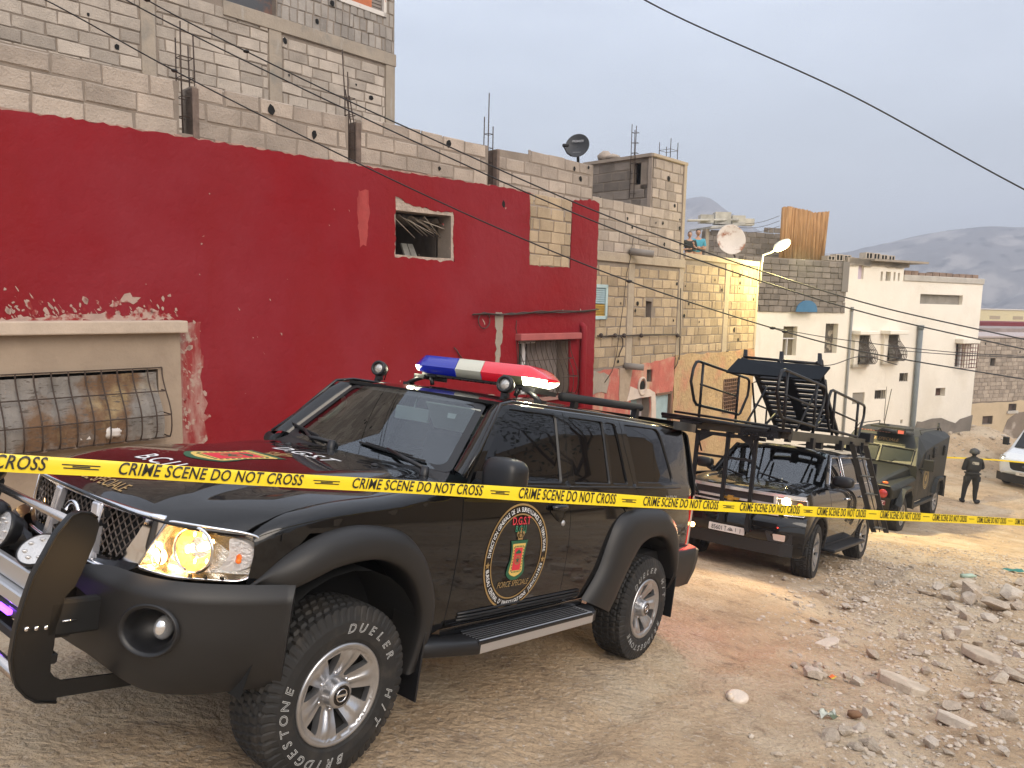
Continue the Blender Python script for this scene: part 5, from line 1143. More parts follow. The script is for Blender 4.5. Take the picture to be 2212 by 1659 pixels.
for (u_, z_, sz, nm, lb_) in ((F1.at(173, 938)[0], F1.at(173, 936)[1], (.17, .05), 'plastic_strip', 'short white plastic strip lying at the foot of the left window grille'), (F1.at(222, 927)[0], F1.at(222, 925)[1], (.17, .09), 'plastic_bag', 'crumpled white plastic bag caught in the left window grille')):
    mb = MB(); c = F1.pt(u_, z_, .30)
    if nm == 'plastic_strip': mb.box(c, (sz[0], .03, .035), rot=math.atan2(F1.d[1], F1.d[0]))
    else: mb.sph(c, 1, 18, 12, fn=lambda v: Vector((v.x * .13, v.y * .06, v.z * .062)) * (1 + .35 * noise.noise(v * 4)), rot=Matrix.Rotation(math.atan2(F1.d[1], F1.d[0]), 3, 'Z'))
    o = build(nm, mb, mat('white_plastic', (.62, .58, .55), .5)); tag(o, lb_, 'bag' if nm == 'plastic_bag' else 'strip')
# ------------------------------------------------------------------ tall block building behind
q5b = lambda x, y: (621 + .179 * x, .179 * y)
F0 = Fac(0, 11.3, .951, 1.)
tall = empty('block_tower_house', 'tall unfinished grey block building rising behind the red house at upper left', 'building')
u1 = F0.at(852, 200)[0]; u0 = F0.at(-300, 200)[0]; zb = zr - 1.2
zbm0 = F0.at(*q1(1860, 265))[1]; zbm1 = F0.at(*q1(1860, 190))[1]; zup = 9.5
zl1 = F0.at(*q1(1540, 130))[1]
U = lambda x: F0.at(*q1(x, 300))[0]
wdw = F0.P([(1130, -60), (1532, -60), (1532, 92), (1130, 0)], q1); wdw[3] = (wdw[3][0], wdw[2][1])
wd2 = F0.P([(590, -150), (1185, -150), (1185, 215), (590, 20)], q5b); wd2[3] = (wd2[3][0], wd2[2][1])
wd2 = [wd2[3], wd2[2], (wd2[2][0], wd2[2][1] + 1.3), (wd2[3][0], wd2[2][1] + 1.3)]
wdw = [(U(1130), F0.at(*q1(1500, 85))[1]), (U(1532), F0.at(*q1(1500, 85))[1]), (U(1532), zup - .3), (U(1130), zup - .3)]
cols = [(U(782), U(862)), (U(1487), U(1556)), (U(2132), u1)]
wall(F0, [(u0, zb), (u1, zb), (u1, zup), (u0, zup)], [wdw, wd2], M_mortar, tall, off=-.01)
zBa, zBb = F0.at(*q1(1700, 150))[1], F0.at(*q1(1700, 225))[1]
def blk(a, b, z0_, z1_, sd_, **k): blocks(F0, [(a, z0_), (b, z0_), (b, z1_), (a, z1_)], [wdw, wd2], zb, BKg, tall, seed=sd_, **k)
blk(u0, cols[0][0], zb, zup, 11, L=.46, chips=.05, jit=.014); blk(cols[0][1], cols[1][0], zb, zBa - .1, 12, L=.45, chips=.10, jit=.014); blk(cols[1][1], cols[2][0], zb, zBb, 13, L=.44, chips=.10, jit=.014)
blocks(F0, [(cols[1][1] - .15, zBa + .02), (u1 - .02, zBa + .02), (u1 - .02, zup), (cols[1][1] - .15, zup)], [wdw, wd2], zBa, blk_mats('thin_block', (.34, .31, .28)), tall, rowh=.27, L=.17, seed=14, jit=.02, chips=.05)
blocks(F0, [(cols[0][1], zBa), (cols[1][0], zBa), (cols[1][0], zup), (cols[0][1], zup)], [wdw, wd2], zBa, BKg, tall, seed=15)
mb = MB()
for k, (a, b) in enumerate(cols): fbox(mb, F0, a, b, zb, zBb if k else zup, -.1, .025)
fbox(mb, F0, cols[0][1] + 1.2, u1 + .02, zBb, zBa, -.1, .04); build('concrete_frame', mb, M_conc, tall, bevel=.008)
core(F0, u0, u1, zb, zup, 7, M_mortar, tall, o=-.6)
mb = MB(); fbox(mb, F0, wdw[0][0], wdw[1][0], wdw[0][1], wdw[2][1], -.22, -.18); build('window_boards', mb, mat('weathered_boards', (.07, .075, .085), .8, c2=(.16, .09, .07), c2s=3, c2t=(.5, .6), bump=.5, bs=20), tall)
mb = MB(); a, b, z0, z1 = wd2[0][0], wd2[1][0], wd2[0][1], wd2[2][1]
for r_ in ((a, b, z0, z0 + .09), (a, a + .08, z0, z1), (b - .07, b, z0, z1)): fbox(mb, F0, *r_, -.05, .03)
wf = build('white_window_frame', mb, mat('chipped_white', (.62, .58, .54), .7, c2=(.4, .12, .05), c2s=6, c2t=(.66, .7)), tall)
mb = MB(); fbox(mb, F0, a + .4, b - .35, z0 + .09, z1, -.06, -.02); build('orange_panel', mb, mat('orange_sheet', (.46, .14, .055), .7, var=.15, vs=5), wf)
mb = MB()
for k in range(14): fbox(mb, F0, b - .34, b - .08, z0 + .10 + k * .07, z0 + .155 + k * .07, -.08 + .01 * (k % 2), -.04)
build('louvre', mb, mat('grey_louvre', (.22, .19, .17), .8), wf)
# ------------------------------------------------------------------ block house right of the red one
z4 = lambda x, y: (1242 + .1953 * x, 513 + .1953 * y)
zl_ = lambda x, y: (1269 + .1302 * x, 756 + .1302 * y)
F3 = Fac(1290, 15.0, .951, 1.)
bh = empty('raw_block_house', 'tan raw block house with pink ground floor and blue doors beside the red house', 'house')
uA = F3.at(1292, 645)[0] - 1.0; uM = F3.at(1464, 600)[0]; uZ = F3.at(1638, 600)[0]; zM = float(np.mean([p[1] for p in F3.P([(1160, 195), (1600, 215), (2035, 268)], z4)]))
zB1 = float(np.mean([p[1] for p in F3.P([(300, 180), (700, 200), (1100, 205)], z4)])); zB0 = float(np.mean([p[1] for p in F3.P([(300, 270), (700, 300), (1100, 315)], z4)]))
zP1 = float(np.mean([p[1] for p in F3.P([(300, 1445), (800, 1400), (1100, 1375)], z4)])); zP2 = float(np.mean([p[1] for p in F3.P([(1180, 1290), (1900, 1230)], z4)]))
uT0 = F3.at(*q7(1740, 600))[0]; uT1 = F3.at(*q7(2062, 800))[0]; zT = float(np.mean([p[1] for p in F3.P([(1755, 325), (1880, 305), (2085, 375)], q7)])); zW = float(np.mean([p[1] for p in F3.P([(1220, 720), (1480, 780), (1740, 790)], q7)]))
door1 = F3.P([(690, 825), (1030, 760), (1030, 1900), (690, 1950)], zl_); door2 = F3.P([(1115, 745), (1365, 700), (1345, 1800), (1115, 1850)], zl_); 
door1 = [(door1[0][0], -9), (door1[1][0], -9), (door1[1][0], door1[1][1]), (door1[0][0], door1[0][1])]; door2 = [(door2[0][0], -9), (door2[1][0], -9), (door2[1][0], door2[1][1]), (door2[0][0], door2[0][1])]
vent = F3.P([(968, 325), (1062, 320), (1055, 525), (962, 528)], zl_); slot = F3.P([(785, 700), (850, 710), (840, 895), (783, 895)], z4); shut = F3.P([(190, 515), (350, 515), (345, 905), (190, 905)], z4)
z1q = lambda x, y: (1431 + .2197 * x, 729 + .2197 * y)
bw = F3.P([(592, 412), (732, 402), (728, 712), (590, 720)], z1q)
poly = [(uA, -9), (uZ, -9), (uZ, zM), (uT1, zM), (uT1, zT), (uT0, zT), (uT0, zW), (uA, zW)]
wall(F3, poly, [door1, door2, vent, slot, shut, bw], M_mortar, bh, step=1.0)
colsu = [F3.at(*z4(x, 800))[0] for x in (575, 640, 1130, 1180, 1640, 1692, 1975)]
hs = [slot, shut, vent]
strips = [(uA, colsu[0]), (colsu[1], colsu[2]), (colsu[3], colsu[4]), (colsu[5], uZ)]
for k, (a, b) in enumerate(strips):
    lo_ = zP1 if k < 2 else zP2; hi_ = zB0 if k < 2 else zM - .12
    blocks(F3, [(a, lo_), (b, lo_), (b, hi_), (a, hi_)], hs, lo_, BKy, bh, .212, .34 if k > 1 else .38, seed=20 + k, jit=.012, chips=.05, upright=.10 if k > 1 else .03)
blocks(F3, [(uA, zB1), (colsu[2], zB1), (colsu[2], zW), (uA, zW)], [], zB1, BK, bh, .212, .37, seed=31, chips=.08)
blocks(F3, [(uT0, zB1), (uT1 - .12, zB1), (uT1 - .12, zT - .04), (uT0, zT - .04)], [], zB1, BK, bh, .212, .36, seed=32, chips=.05)
mb = MB()
for a, b in ((colsu[0], colsu[1]), (colsu[2], colsu[3]), (colsu[4], colsu[5])): fbox(mb, F3, a, b, zP1 - 2, zB0 if b < colsu[3] else zM - .1, -.1, .02)
fbox(mb, F3, uA, colsu[3], zB0, zB1, -.1, .05); fbox(mb, F3, uT1 - .12, uT1, zB1, zT, -.1, .03); fbox(mb, F3, colsu[3], uZ + .02, zM - .12, zM + .02, -.4, .04); fbox(mb, F3, uT0 - .03, uT1 + .02, zT - .04, zT + .03, -2.2, .04); fbox(mb, F3, uZ - .10, uZ + .01, zP2, zM, -.2, .03)
build('concrete_frame', mb, mat('tan_concrete', (.40, .33, .25), .95, var=.15, vs=3, bump=.7, bs=20, dist=.02, c2=(.32, .26, .2), c2s=3, c2t=(.5, .7)), bh, bevel=.01)
# tower: side wall running back, with a dark window
FS = Fac.__new__(Fac); _c = np.array(F3.pt(uT0, 0)[:2]); FS.d = F3.n; FS.n = np.array([FS.d[1], -FS.d[0]]); FS.o = _c.copy(); _L = -FS.at(1283, 400)[0]; FS.o = _c - FS.d * _L
dw = FS.P([(1558, 385), (1702, 352), (1697, 575), (1558, 592)], q7); _d = [min(p[0] for p in dw), min(_L - .12, max(p[0] for p in dw)), np.mean([dw[2][1], dw[3][1]]), np.mean([dw[0][1], dw[1][1]])]; dw = [(_d[0], _d[2]), (_d[1], _d[2]), (_d[1], _d[3]), (_d[0], _d[3])]
pS = [(-.3, zW - .8), (_L, zW - .8), (_L, zT - .04), (-.3, zT - .04)]
wall(FS, pS, [dw], M_mortar, bh, name='tower_wall', th=.15); blocks(FS, [(p[0] - (.05 if p[0] > 0 else 0), p[1]) for p in pS], [dw], zB1, BKd, bh, .212, .42, seed=33, chips=.06)  # side face in darker blocks, its shade put into the block colour
mb = MB(); fbox(mb, FS, -.3, _L, zT - .04, zT + .03, uT0 - uT1, .06); fbox(mb, FS, _L - .1, _L, zW - .8, zT - .04, -.1, .02); build('tower_edge', mb, BK[1], bh)
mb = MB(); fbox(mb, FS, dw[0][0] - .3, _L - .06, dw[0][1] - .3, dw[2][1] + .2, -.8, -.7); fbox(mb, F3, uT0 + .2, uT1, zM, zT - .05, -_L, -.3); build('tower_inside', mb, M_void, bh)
rebars(bh, FS, dw[0][0] - .02, zT - .9, [1.6, 1.55, 1.5], .08, .12)
for x, w, h, lb_ in ((1212, .5, .30, 'rounded cement lump on the small tower roof beside the black dish'), (1290, .5, .18, 'low pale block on the small tower roof beside the cement lump')):
    mb = MB(); u_ = FS.at(*q7(x, 392))[0]; mb.sph(FS.pt(u_, zT + .04 + h * .35, -.25), 1, 10, 7, fn=lambda v: Vector((v.x * w * .35, v.y * .22, v.z * h * .5)) * (1 + .2 * noise.noise(v * 2 + Vector((x, 0, 0))))); o = build('rubble_lump', mb, BK[0]); tag(o, lb_, 'rubble')
rebars(bh, F3, uT1 - .55, zT - .05, [.55, .5, .5, .45], -.1, .3)
core(F3, uA, uZ, -9, zM - .02, 6, M_mortar, bh, o=-1.0); mb = MB(); fbox(mb, F3, uZ - .2, uZ, -9, zM, -6, -.29); build('end_wall', mb, M_mortar, bh)
mb = MB(); fbox(mb, F3, uM - .3, uZ, zM - .1, zM - .03, -6, -.28); fbox(mb, F3, uA, uT0, zW - .3, zW - .22, -6, -.28); build('roof_slab', mb, M_conc, bh)
# lower plaster skins
M_pink = mat('pink_plaster', (.46, .13, .10), .85, var=.15, vs=2, bump=.6, bs=16, dist=.02, c2=(.50, .25, .18), c2s=1.8, c2t=(.5, .65), streak=[((.44, .32, .22), 3, (.58, .68), (1, 1, .3)), ((.36, .08, .07), 2.4, (.6, .7), (1, 1, .3))])
M_tan = mat('tan_plaster', (.43, .30, .165), .92, var=.15, vs=2, bump=.9, bs=12, dist=.04, c2=(.46, .22, .14), c2s=1.1, c2t=(.52, .68), streak=[((.33, .23, .13), 5, (.55, .68), None)])
def skin(P, m, nm, off=.03, hs_=(), amp=.03, sd=1):
    mb = MB(); panel(mb, ragged(P, .2, amp, sd), lambda u, z: F3.pt(u, z, off), hs_, .6, .04, smooth=False, nrm=False); return build(nm, mb, m, bh)
dh = [[(p[0], p[1]) for p in door1], [(p[0], p[1]) for p in door2]]
skin([(uA, -9.2), (door1[0][0] + .0, -9.2), door1[3], door1[2], (door1[1][0], -9.2), (door2[0][0], -9.2), door2[3], door2[2], (door2[1][0], -9.2), (uM - .02, -9.2), (uM - .02, zP1 + .12), (colsu[1], zP1 - .02), (colsu[0], zP1 - .05), (uA, zP1 - .08)], M_pink, 'pink_plaster', hs_=[vent])
skin([(uM + .02, -9), (uZ, -9), (uZ, zP2), (uM + .02, zP2 - .04)], M_tan, 'tan_plaster', hs_=[bw], sd=2)
P = F3.P([(40, 340), (330, 400), (315, 560), (285, 700), (40, 730)], zl_); skin(P, M_conc, 'cement_patch', .045, amp=.03, sd=3)
P = F3.P([(510, 290), (720, 290), (640, 860), (500, 860)], zl_); skin(P, mat('dusty_strip', (.36, .28, .21), .95, var=.2, vs=4, bump=.5, bs=20), 'bare_strip', .04, amp=.02, sd=4)
P = F3.P([(685, 605), (800, 660), (1000, 640), (1090, 700), (1105, 760), (1105, 1500), (1032, 1500), (1030, 758), (692, 824), (625, 850)], zl_); skin(P, mat('pale_surround', (.60, .50, .43), .85, var=.12, vs=4, bump=.4, bs=20), 'pale_door_surround', .05, amp=.012, sd=5)
M_bd = mat('blue_door', (.33, .44, .46), .6, var=.12, vs=3, bump=.3, bs=12, c2=(.25, .2, .16), c2s=9, c2t=(.66, .72))
for dd, nm in ((door1, 'blue_door'), (door2, 'blue_door')):
    f = .19 if dd is door1 else .02; w_ = dd[1][0] - dd[0][0]; e = dd[1][0] - (w_ * .28 if dd is door1 else 0)
    mb = MB(); prismf(mb, F3, [(dd[0][0] + .02, -9), (e, -9), (e, dd[2][1] - .02), (dd[0][0] + .02, dd[3][1] - .02)], -f - .04, -f); do = build(nm, mb, M_bd, bh)
    mb = MB(); zt_ = dd[3][1]
    for s_ in (-1, 1):
        cx = (dd[0][0] + e) / 2; P = [(cx + s_ * .26, zt_ - 1.9), (cx + s_ * .24, zt_ - 1.2), (cx + s_ * .16, zt_ - .8), (cx + s_ * .05, zt_ - .72), (cx + s_ * .09, zt_ - .86), (cx + s_ * .15, zt_ - .80)]; mb.tube([F3.pt(a, b, -f + .012) for a, b in P], .010, 5)
        mb.tube([F3.pt(cx + s_ * .08 + .05 * math.cos(t), zt_ - 1.25 + .09 * math.sin(t), -f + .012) for t in np.linspace(0, 5, 12)], .008, 5)
    build('ironwork', mb, mat('grey_iron', (.20, .22, .21), .6), do)
mb = MB(); w_ = door1[1][0] - door1[0][0]; fbox(mb, F3, door1[1][0] - w_ * .28, door1[1][0], -9, door1[2][1], -.24, -.2); build('door_reveal', mb, mat('lilac_reveal', (.40, .36, .36), .8), bh)
mb = MB(); fbox(mb, F3, door2[1][0] - .04, door2[1][0] + .03, -9, door2[2][1] + .03, -.05, .06); fbox(mb, F3, door2[0][0], door2[1][0], door2[2][1] - .03, door2[2][1] + .02, -.05, .055); build('door_frame', mb, mat('rust_frame', (.16, .09, .06), .8), bh)
mb = MB(); fbox(mb, F3, vent[0][0] - .05, vent[1][0] + .05, vent[2][1] - .05, vent[0][1] + .05, -.12, -.08); build('vent_mesh', mb, mat('vent_dark', (.10, .09, .06), .9, c2=(.03, .03, .03), c2s=40, c2t=(.48, .52)), bh)
mb = MB(); c_ = F3.at(*zl_(882, 600)); mb.tube([F3.pt(c_[0] + .15 * math.cos(t), c_[1] + .19 * math.sin(t), .045) for t in np.linspace(0, 2 * PI, 24, endpoint=False)], .03, 6, closed=True); build('cement_ring', mb, mat('pale_surround2', (.52, .42, .35), .9), bh)
mb = MB(); mb.add([F3.pt(c_[0] + .10 * math.cos(t), c_[1] + .13 * math.sin(t), .048) for t in np.linspace(0, 2 * PI, 17)[:-1]], [tuple(range(16))]); build('round_hole', mb, M_void, bh)
mb = MB(); fbox(mb, F3, slot[0][0] - .1, slot[1][0] + .05, slot[2][1], slot[0][1], -.2, -.16); build('slot_back', mb, mat('slot_dark', (.08, .06, .045), .95), bh)
# shutter
sh_ = empty('shutter', parent=bh); a, b, z0, z1 = shut[0][0], shut[1][0], shut[2][1], shut[0][1]; zm_ = z0 + (z1 - z0) * .46; M_sb = mat('pale_blue_wood', (.38, .50, .53), .7, var=.1, vs=6)
mb = MB(); 
for r_ in ((a, b, z1 - .07, z1), (a, b, z0, z0 + .07), (b - .07, b, z0, z1)): fbox(mb, F3, *r_, -.1, .05)
build('shutter_frame', mb, M_sb, sh_, bevel=.005)
for nm, za_, zb_, m in (('upper_slats', zm_, z1 - .07, M_sb), ('lower_slats', z0 + .07, zm_ - .02, mat('ochre_slats', (.48, .30, .06), .7))):
    mb = MB(); n = 7
    for k in range(n): z_ = za_ + (zb_ - za_) * k / n; h = (zb_ - za_) / n; mb.add([F3.pt(a, z_, .035), F3.pt(b - .07, z_, .035), F3.pt(b - .07, z_ + h * .95, -.0), F3.pt(a, z_ + h * .95, -.0)], [(0, 1, 2, 3)])
    build(nm, mb, m, sh_)
mb = MB(); fbox(mb, F3, a, b, z0, z1, -.2, -.1); build('shutter_back', mb, M_void, sh_)
wi = empty('brown_barred_window', parent=bh); a, b, z0, z1 = bw[0][0], bw[1][0], bw[2][1], bw[0][1]; mb = MB(); fbox(mb, F3, a, b, z0, z1, -.15, -.1); build('brown_boards', mb, mat('brown_board', (.13, .075, .05), .8, var=.2, vs=8), wi); barsf(F3, a, b, z0, z1, 7, 9, .04, .012, m=mat('brown_bar', (.16, .09, .06), .8), parent=wi)
# drain stub, wall cables
mb = MB(); A = F3.at(*z4(585, 155)); B = F3.at(*z4(760, 200)); mb.tube([F3.pt(A[0], A[1], .05), F3.pt(B[0] - .3, B[1], .45)], .075, 14, cap=True); A = F3.at(*z4(540, 1420)); mb.tube([F3.pt(A[0], A[1], .0), F3.pt(A[0] + .25, A[1] - .02, .35)], .07, 12); build('drain_stub', mb, mat('grey_pipe', (.22, .20, .18), .8), bh)
mb = MB()
for P, r_ in (([(220, 1088), (260, 1095), (410, 1080), (520, 1085), (700, 1075), (1100, 1070), (1140, 1100)], .018), ([(615, 0), (580, 250), (540, 400), (510, 700), (460, 1060), (430, 1300), (380, 1480), (300, 1600)], .008), ([(460, 1075), (500, 1120), (500, 1200), (465, 1280), (455, 1320)], .014), ([(1140, 560), (1135, 1000), (1125, 1350)], .012), ([(1120, 1320), (1100, 1400), (1070, 1450)], .012)):
    mb.tube([F3.pt(*F3.at(*z4(*p)), .07) for p in P], r_, 5)
for x in (255, 410, 510, 700, 1100): u_, z_ = F3.at(*z4(x, 1082)); mb.sph(F3.pt(u_, z_, .08), .05, 7, 5)
o = build('electric_cable', mb, MATS['cable']); tag(o, 'thin black cables looping down the tan block wall above the blue doors', 'cable')
# ================================================================== THE OTHER VEHICLES
def rotM(h, p, r):
    return Matrix.Rotation(h, 4, 'Z') @ Matrix.Rotation(p, 4, 'Y') @ Matrix.Rotation(r, 4, 'X')
class Veh:
    def __init__(s, name, label, cat, v): s.o = empty(name, label, cat); s.M = Matrix.Translation(v[:3]) @ rotM(*v[3:]); s.o.matrix_world = s.M; s.Mi = s.M.inverted()
    def at(s, px, py, ax, val):
        r = s.Mi.to_3x3() @ Vector(RAY(px, py)); c = s.Mi.translation; t = (val - c[ax]) / r[ax]; return c + r * t
TYR = {}
def simple_wheel(parent, loc, R, rr, hw, sg, steer=0, spokes=6, spin=0.3, flat=False):
    w = empty('wheel', parent=parent, loc=loc); w.rotation_euler = (0, 0, steer + (PI if sg < 0 else 0)); k = (R, rr, hw)
    if k not in TYR: TYR[k] = (tyre_mesh(R, rr, hw, 180), rim_mesh(rr, spokes), rim_back(rr))
    t = build('tyre', TYR[k][0], M_tyre, w); r = build('rim', TYR[k][1], M_alloy, w); b = build('brake_drum', TYR[k][2], M_barrel, w)
    r.location.y = b.location.y = hw - .045; r.rotation_euler.y = spin
    mb = MB(); mb.lathe([(.045, 0), (.043, .02), (.03, .028), (0, .03)], 20, mat=Matrix.Translation((0, hw - .06, 0)) @ Matrix.Rotation(-PI / 2, 4, 'X')); build('hub_cap', mb, M_alloy, w)
    return w
# ------------------------------------------------------------------ black estate carrying the assault ramp
T_ = Veh('ramp_truck', 'black chrome-grilled off-road truck carrying an assault ramp and railings on its roof', 'truck', (3.628, 10.791, -3.894, 4.046, -.159, .009)); tah = T_.o
_ty = cr([.35, .55, .8, 1.05, 1.2, 1.28], [.90, .95, .985, .99, .96, .93]); _tg = cr([1.28, 1.32, 1.6, 1.80, 1.86], [.93, .90, .82, .74, .68])
def tside(x, z):
    y = _ty(z) if z < 1.28 else _tg(z)
    if x > .35: y -= .55 * (x - .35) ** 2
    if x < -3.4: y -= .12 * (-3.4 - x) ** 2
    return y
PB = [M_black, M_void]
for sg in (1, -1):
    S = lambda x, z: (x, sg * tside(x, z), z); fl = sg > 0
    arch = lambda cx, r=.50: [(cx + r * math.cos(t), .40 + r * 1.0 * math.sin(t)) for t in np.linspace(0, PI, 15)]
    fw = [(-.52, 1.30), (-.52, .42), (-.50, .40)] + arch(0)[::-1] + [(.50, .40), (.60, .55), (.62, 1.02), (.66, 1.20), (.30, 1.285), (0, 1.30)]
    mb = MB(); panel(mb, fw, S, (), .07, .02, flip=fl, me=1); build('front_wing', mb, PB, tah)
    fd = [(-.53, 1.30), (-.53, .45), (-1.56, .45), (-1.60, 1.30), (-1.57, 1.79), (-1.05, 1.79), (-.80, 1.62), (-.50, 1.36)]; g1 = rnd_poly([(-.66, 1.33), (-.98, 1.66), (-1.08, 1.745), (-1.50, 1.75), (-1.52, 1.33)], .04)
    rd = [(-1.57, .45), (-2.36, .45), (-2.46, .62), (-2.62, .80), (-2.72, 1.30), (-2.62, 1.79), (-1.58, 1.79), (-1.61, 1.30)]; g2 = rnd_poly([(-1.66, 1.33), (-1.64, 1.75), (-2.50, 1.75), (-2.60, 1.33)], .04)
    qd = [(-2.73, 1.30), (-2.64, .82)] + [(x, z) for x, z in arch(-2.946)[::-1] if x > -2.85 or x < -2.95][6:] + [(-3.45, .40), (-3.45, .45), (-4.12, .50), (-4.15, 1.2), (-4.05, 1.79), (-2.63, 1.79)]; g3 = rnd_poly([(-2.78, 1.33), (-2.70, 1.74), (-3.75, 1.73), (-3.9, 1.33)], .06)
    for nm, P, G in (('front_door', fd, g1), ('rear_door', rd, g2), ('rear_wing', qd, g3)):
        mb = MB(); panel(mb, P, S, [G], .08, .02, flip=fl, me=1); dd = build(nm, mb, PB, tah)
        mb = MB(); panel(mb, G, lambda x, z: (x, sg * (tside(x, z) - .01), z), (), .15, 0, flip=fl); wg = build('window', mb, M_tint, dd)
        mb = MB(); mb.tube([(x, sg * (tside(x, z) + .003), z) for x, z in G], .009, 6, closed=True); build('chrome_edge', mb, M_chrome, wg)
        if nm != 'rear_wing': 
            hx = -1.45 if nm == 'front_door' else -2.45; mb = MB(); mb.tube([(hx + .10, sg * (tside(hx, 1.12) + .005), 1.12), (hx + .06, sg * (tside(hx, 1.12) + .035), 1.12), (hx - .06, sg * (tside(hx, 1.12) + .035), 1.12), (hx - .1, sg * (tside(hx, 1.12) + .005), 1.12)], .018, 8); build('door_handle', mb, M_chrome, dd)
    mb = MB(); rows = []
    for k, t in enumerate(np.linspace(0, PI, 25)):
        x, z = .50 * math.cos(t), .40 + .50 * math.sin(t); x2, z2 = .56 * math.cos(t), .40 + .57 * math.sin(t)
        rows.append([(x, sg * .84, z), (x, sg * (tside(x, max(.5, z)) + .012), z), (x2, sg * (tside(x2, max(.5, z2)) + .010), z2), (x2 * 1.02, sg * tside(x2, max(.5, z2)), z2 * 1.01)])
    mb.grid(rows); build('arch_flare', mb, M_dark, tah, fixn=True); mb = MB(); mb.grid([[(p[0] - 2.946, p[1], p[2]) for p in r_] for r_ in rows]); build('arch_flare', mb, M_dark, tah, fixn=True)
    mb = MB(); mf2 = lambda v: Vector((math.copysign(abs(v.x) ** .6, v.x) * .10, math.copysign(abs(v.y) ** .6, v.y) * .15, math.copysign(abs(v.z) ** .6, v.z) * .085)); mb.sph((-.62, sg * 1.10, 1.42), 1, 20, 12, fn=mf2); mb.tube([(-.62, sg * .93, 1.33), (-.62, sg * 1.02, 1.37)], .05, 10); build('door_mirror', mb, M_dark, tah)
    mb = MB(); mb.box((-1.47, sg * .99, .385), (1.95, .24, .05)); mb.box((-1.47, sg * .90, .44), (1.9, .05, .12)); build('running_board', mb, M_dark, tah, bevel=.015, seg=2)
    # headlamp
    mb = MB(); P = [(sg * .60, 1.155), (sg * .97, 1.165), (sg * .985, 1.08), (sg * .955, .94), (sg * .72, .93), (sg * .66, 1.02)]
    tn = lambda y, off=0: .90 - .16 * abs(y) ** 2.2 - .10 * max(0, abs(y) - .75) * 2 + off
    mb.prism(P, lambda u, v, d: (tn(u, -.10 + d), u, v), .095); hl_ = build('headlamp', mb, mat('lamp_housing_smoke', (.10, .09, .08), .12, .5), tah, fixn=True)
    mb = MB(); mb.tube([(tn(u, .0), u, v) for u, v in P], .010, 6, closed=True); build('chrome_rim', mb, M_chrome, hl_)
    mb = MB(); mb.sph((tn(.74, .01), sg * .735, 1.115), .062, 16, 10, sc=(.4, 1, 1)); build('lit_bulb', mb, mat('lit_bulb_far', (1, .8, .4), .4, emit=(1, .72, .34), es=30 if sg > 0 else 12), hl_)
    mb = MB(); mb.sph((tn(.90, .0), sg * .90, 1.10), .028, 10, 6, sc=(.5, 1.3, .8)); build('amber_light', mb, mat('amber_lit', (.8, .2, .02), .3, emit=(1, .25, .02), es=2.5), hl_)
    ld = bpy.data.lights.new('headlamp_light', 'SPOT'); lo = bpy.data.objects.new('headlamp_light', ld); COL.objects.link(lo); lo.parent = hl_; ld.energy = 140; ld.color = (1, .70, .36); ld.spot_size = 1.9; ld.spot_blend = .8; ld.shadow_soft_size = .06; lo.location = (.98, sg * .735, 1.075); lo.rotation_euler = Vector((-.95, 0, .28)).to_track_quat('Z', 'Y').to_euler()
    mb = MB(); P = rnd_poly([(sg * .52, .70), (sg * .86, .69), (sg * .86, .55), (sg * .56, .56)], .02); mb.prism(P, lambda u, v, d: (tn(u, .048 + d), u, v), .018); fg_ = build('fog_recess', mb, M_dark, tah, fixn=True)
    mb = MB(); P = rnd_poly([(sg * .62, .67), (sg * .78, .67), (sg * .78, .585), (sg * .64, .585)], .015); mb.prism(P, lambda u, v, d: (tn(u, .062 + d), u, v), .012); build('fog_lamp', mb, mat('fog_pink', (.62, .50, .44), .15, .5, bump=.4, bs=50), fg_, fixn=True)
for x in (0, -2.946):
    for sg in (1, -1): simple_wheel(tah, (x, sg * .84, .40), .405, .262, .137, sg, .10 if x == 0 else 0, spin=.2 + x)
# bonnet, roof, screen, nose, bumper
_th = cr([.84, .75, .4, 0, -.45, -.60], [1.20, 1.245, 1.285, 1.30, 1.305, 1.30])
def thood(x, y): a = abs(y); return _th(x + .15 * a ** 2.4) + .05 * ss(.50, .62, a) * ss(.95, .6, a) * ss(.8, .3, x) - .10 * (a / .95) ** 6
mb = MB(); P = [(.84 - .15 * abs(y) ** 2.4, y) for y in np.linspace(-.90, .90, 21)] + [(.3, .93), (-.3, .93), (-.55, .90), (-.42, .6), (-.36, 0), (-.42, -.6), (-.55, -.90), (-.3, -.93), (.3, -.93)]
panel(mb, P, lambda x, y: (x, y, thood(x, y)), (), .07, .02, me=1); build('bonnet', mb, PB, tah)
def tws(u, v): hw = .86 - .14 * v; return (-.42 - .62 * v - .12 * u * u * (1 - .3 * v), u * hw, 1.30 + .50 * v)
mb = MB(); panel(mb, [(-1, 0), (1, 0), (1, 1), (-1, 1)], tws, (), .12, 0); tw_ = build('windscreen', mb, M_ws, tah)
mb = MB(); mb.grid([[tws(u, v) for u in np.linspace(-1, 1, 9)] for v in (-.05, 0)]); build('scuttle', mb, M_dark, tw_, fixn=True)
for sg in (1, -1):
    mb = MB(); rows = []
    for t in np.linspace(-.03, 1, 8):
        a = np.array(tws(sg, t)); b = np.array((-.50 - .56 * t, sg * tside(-.9, 1.32 + .47 * t), 1.32 + .47 * t)); m_ = (a + b) / 2 + np.array((.03, sg * .02, .01)); rows.append([tuple(a + (-.01, 0, -.01)), tuple(a), tuple(m_), tuple(b)])
    mb.grid(rows); build('windscreen_pillar', mb, M_black, tah, fixn=True)
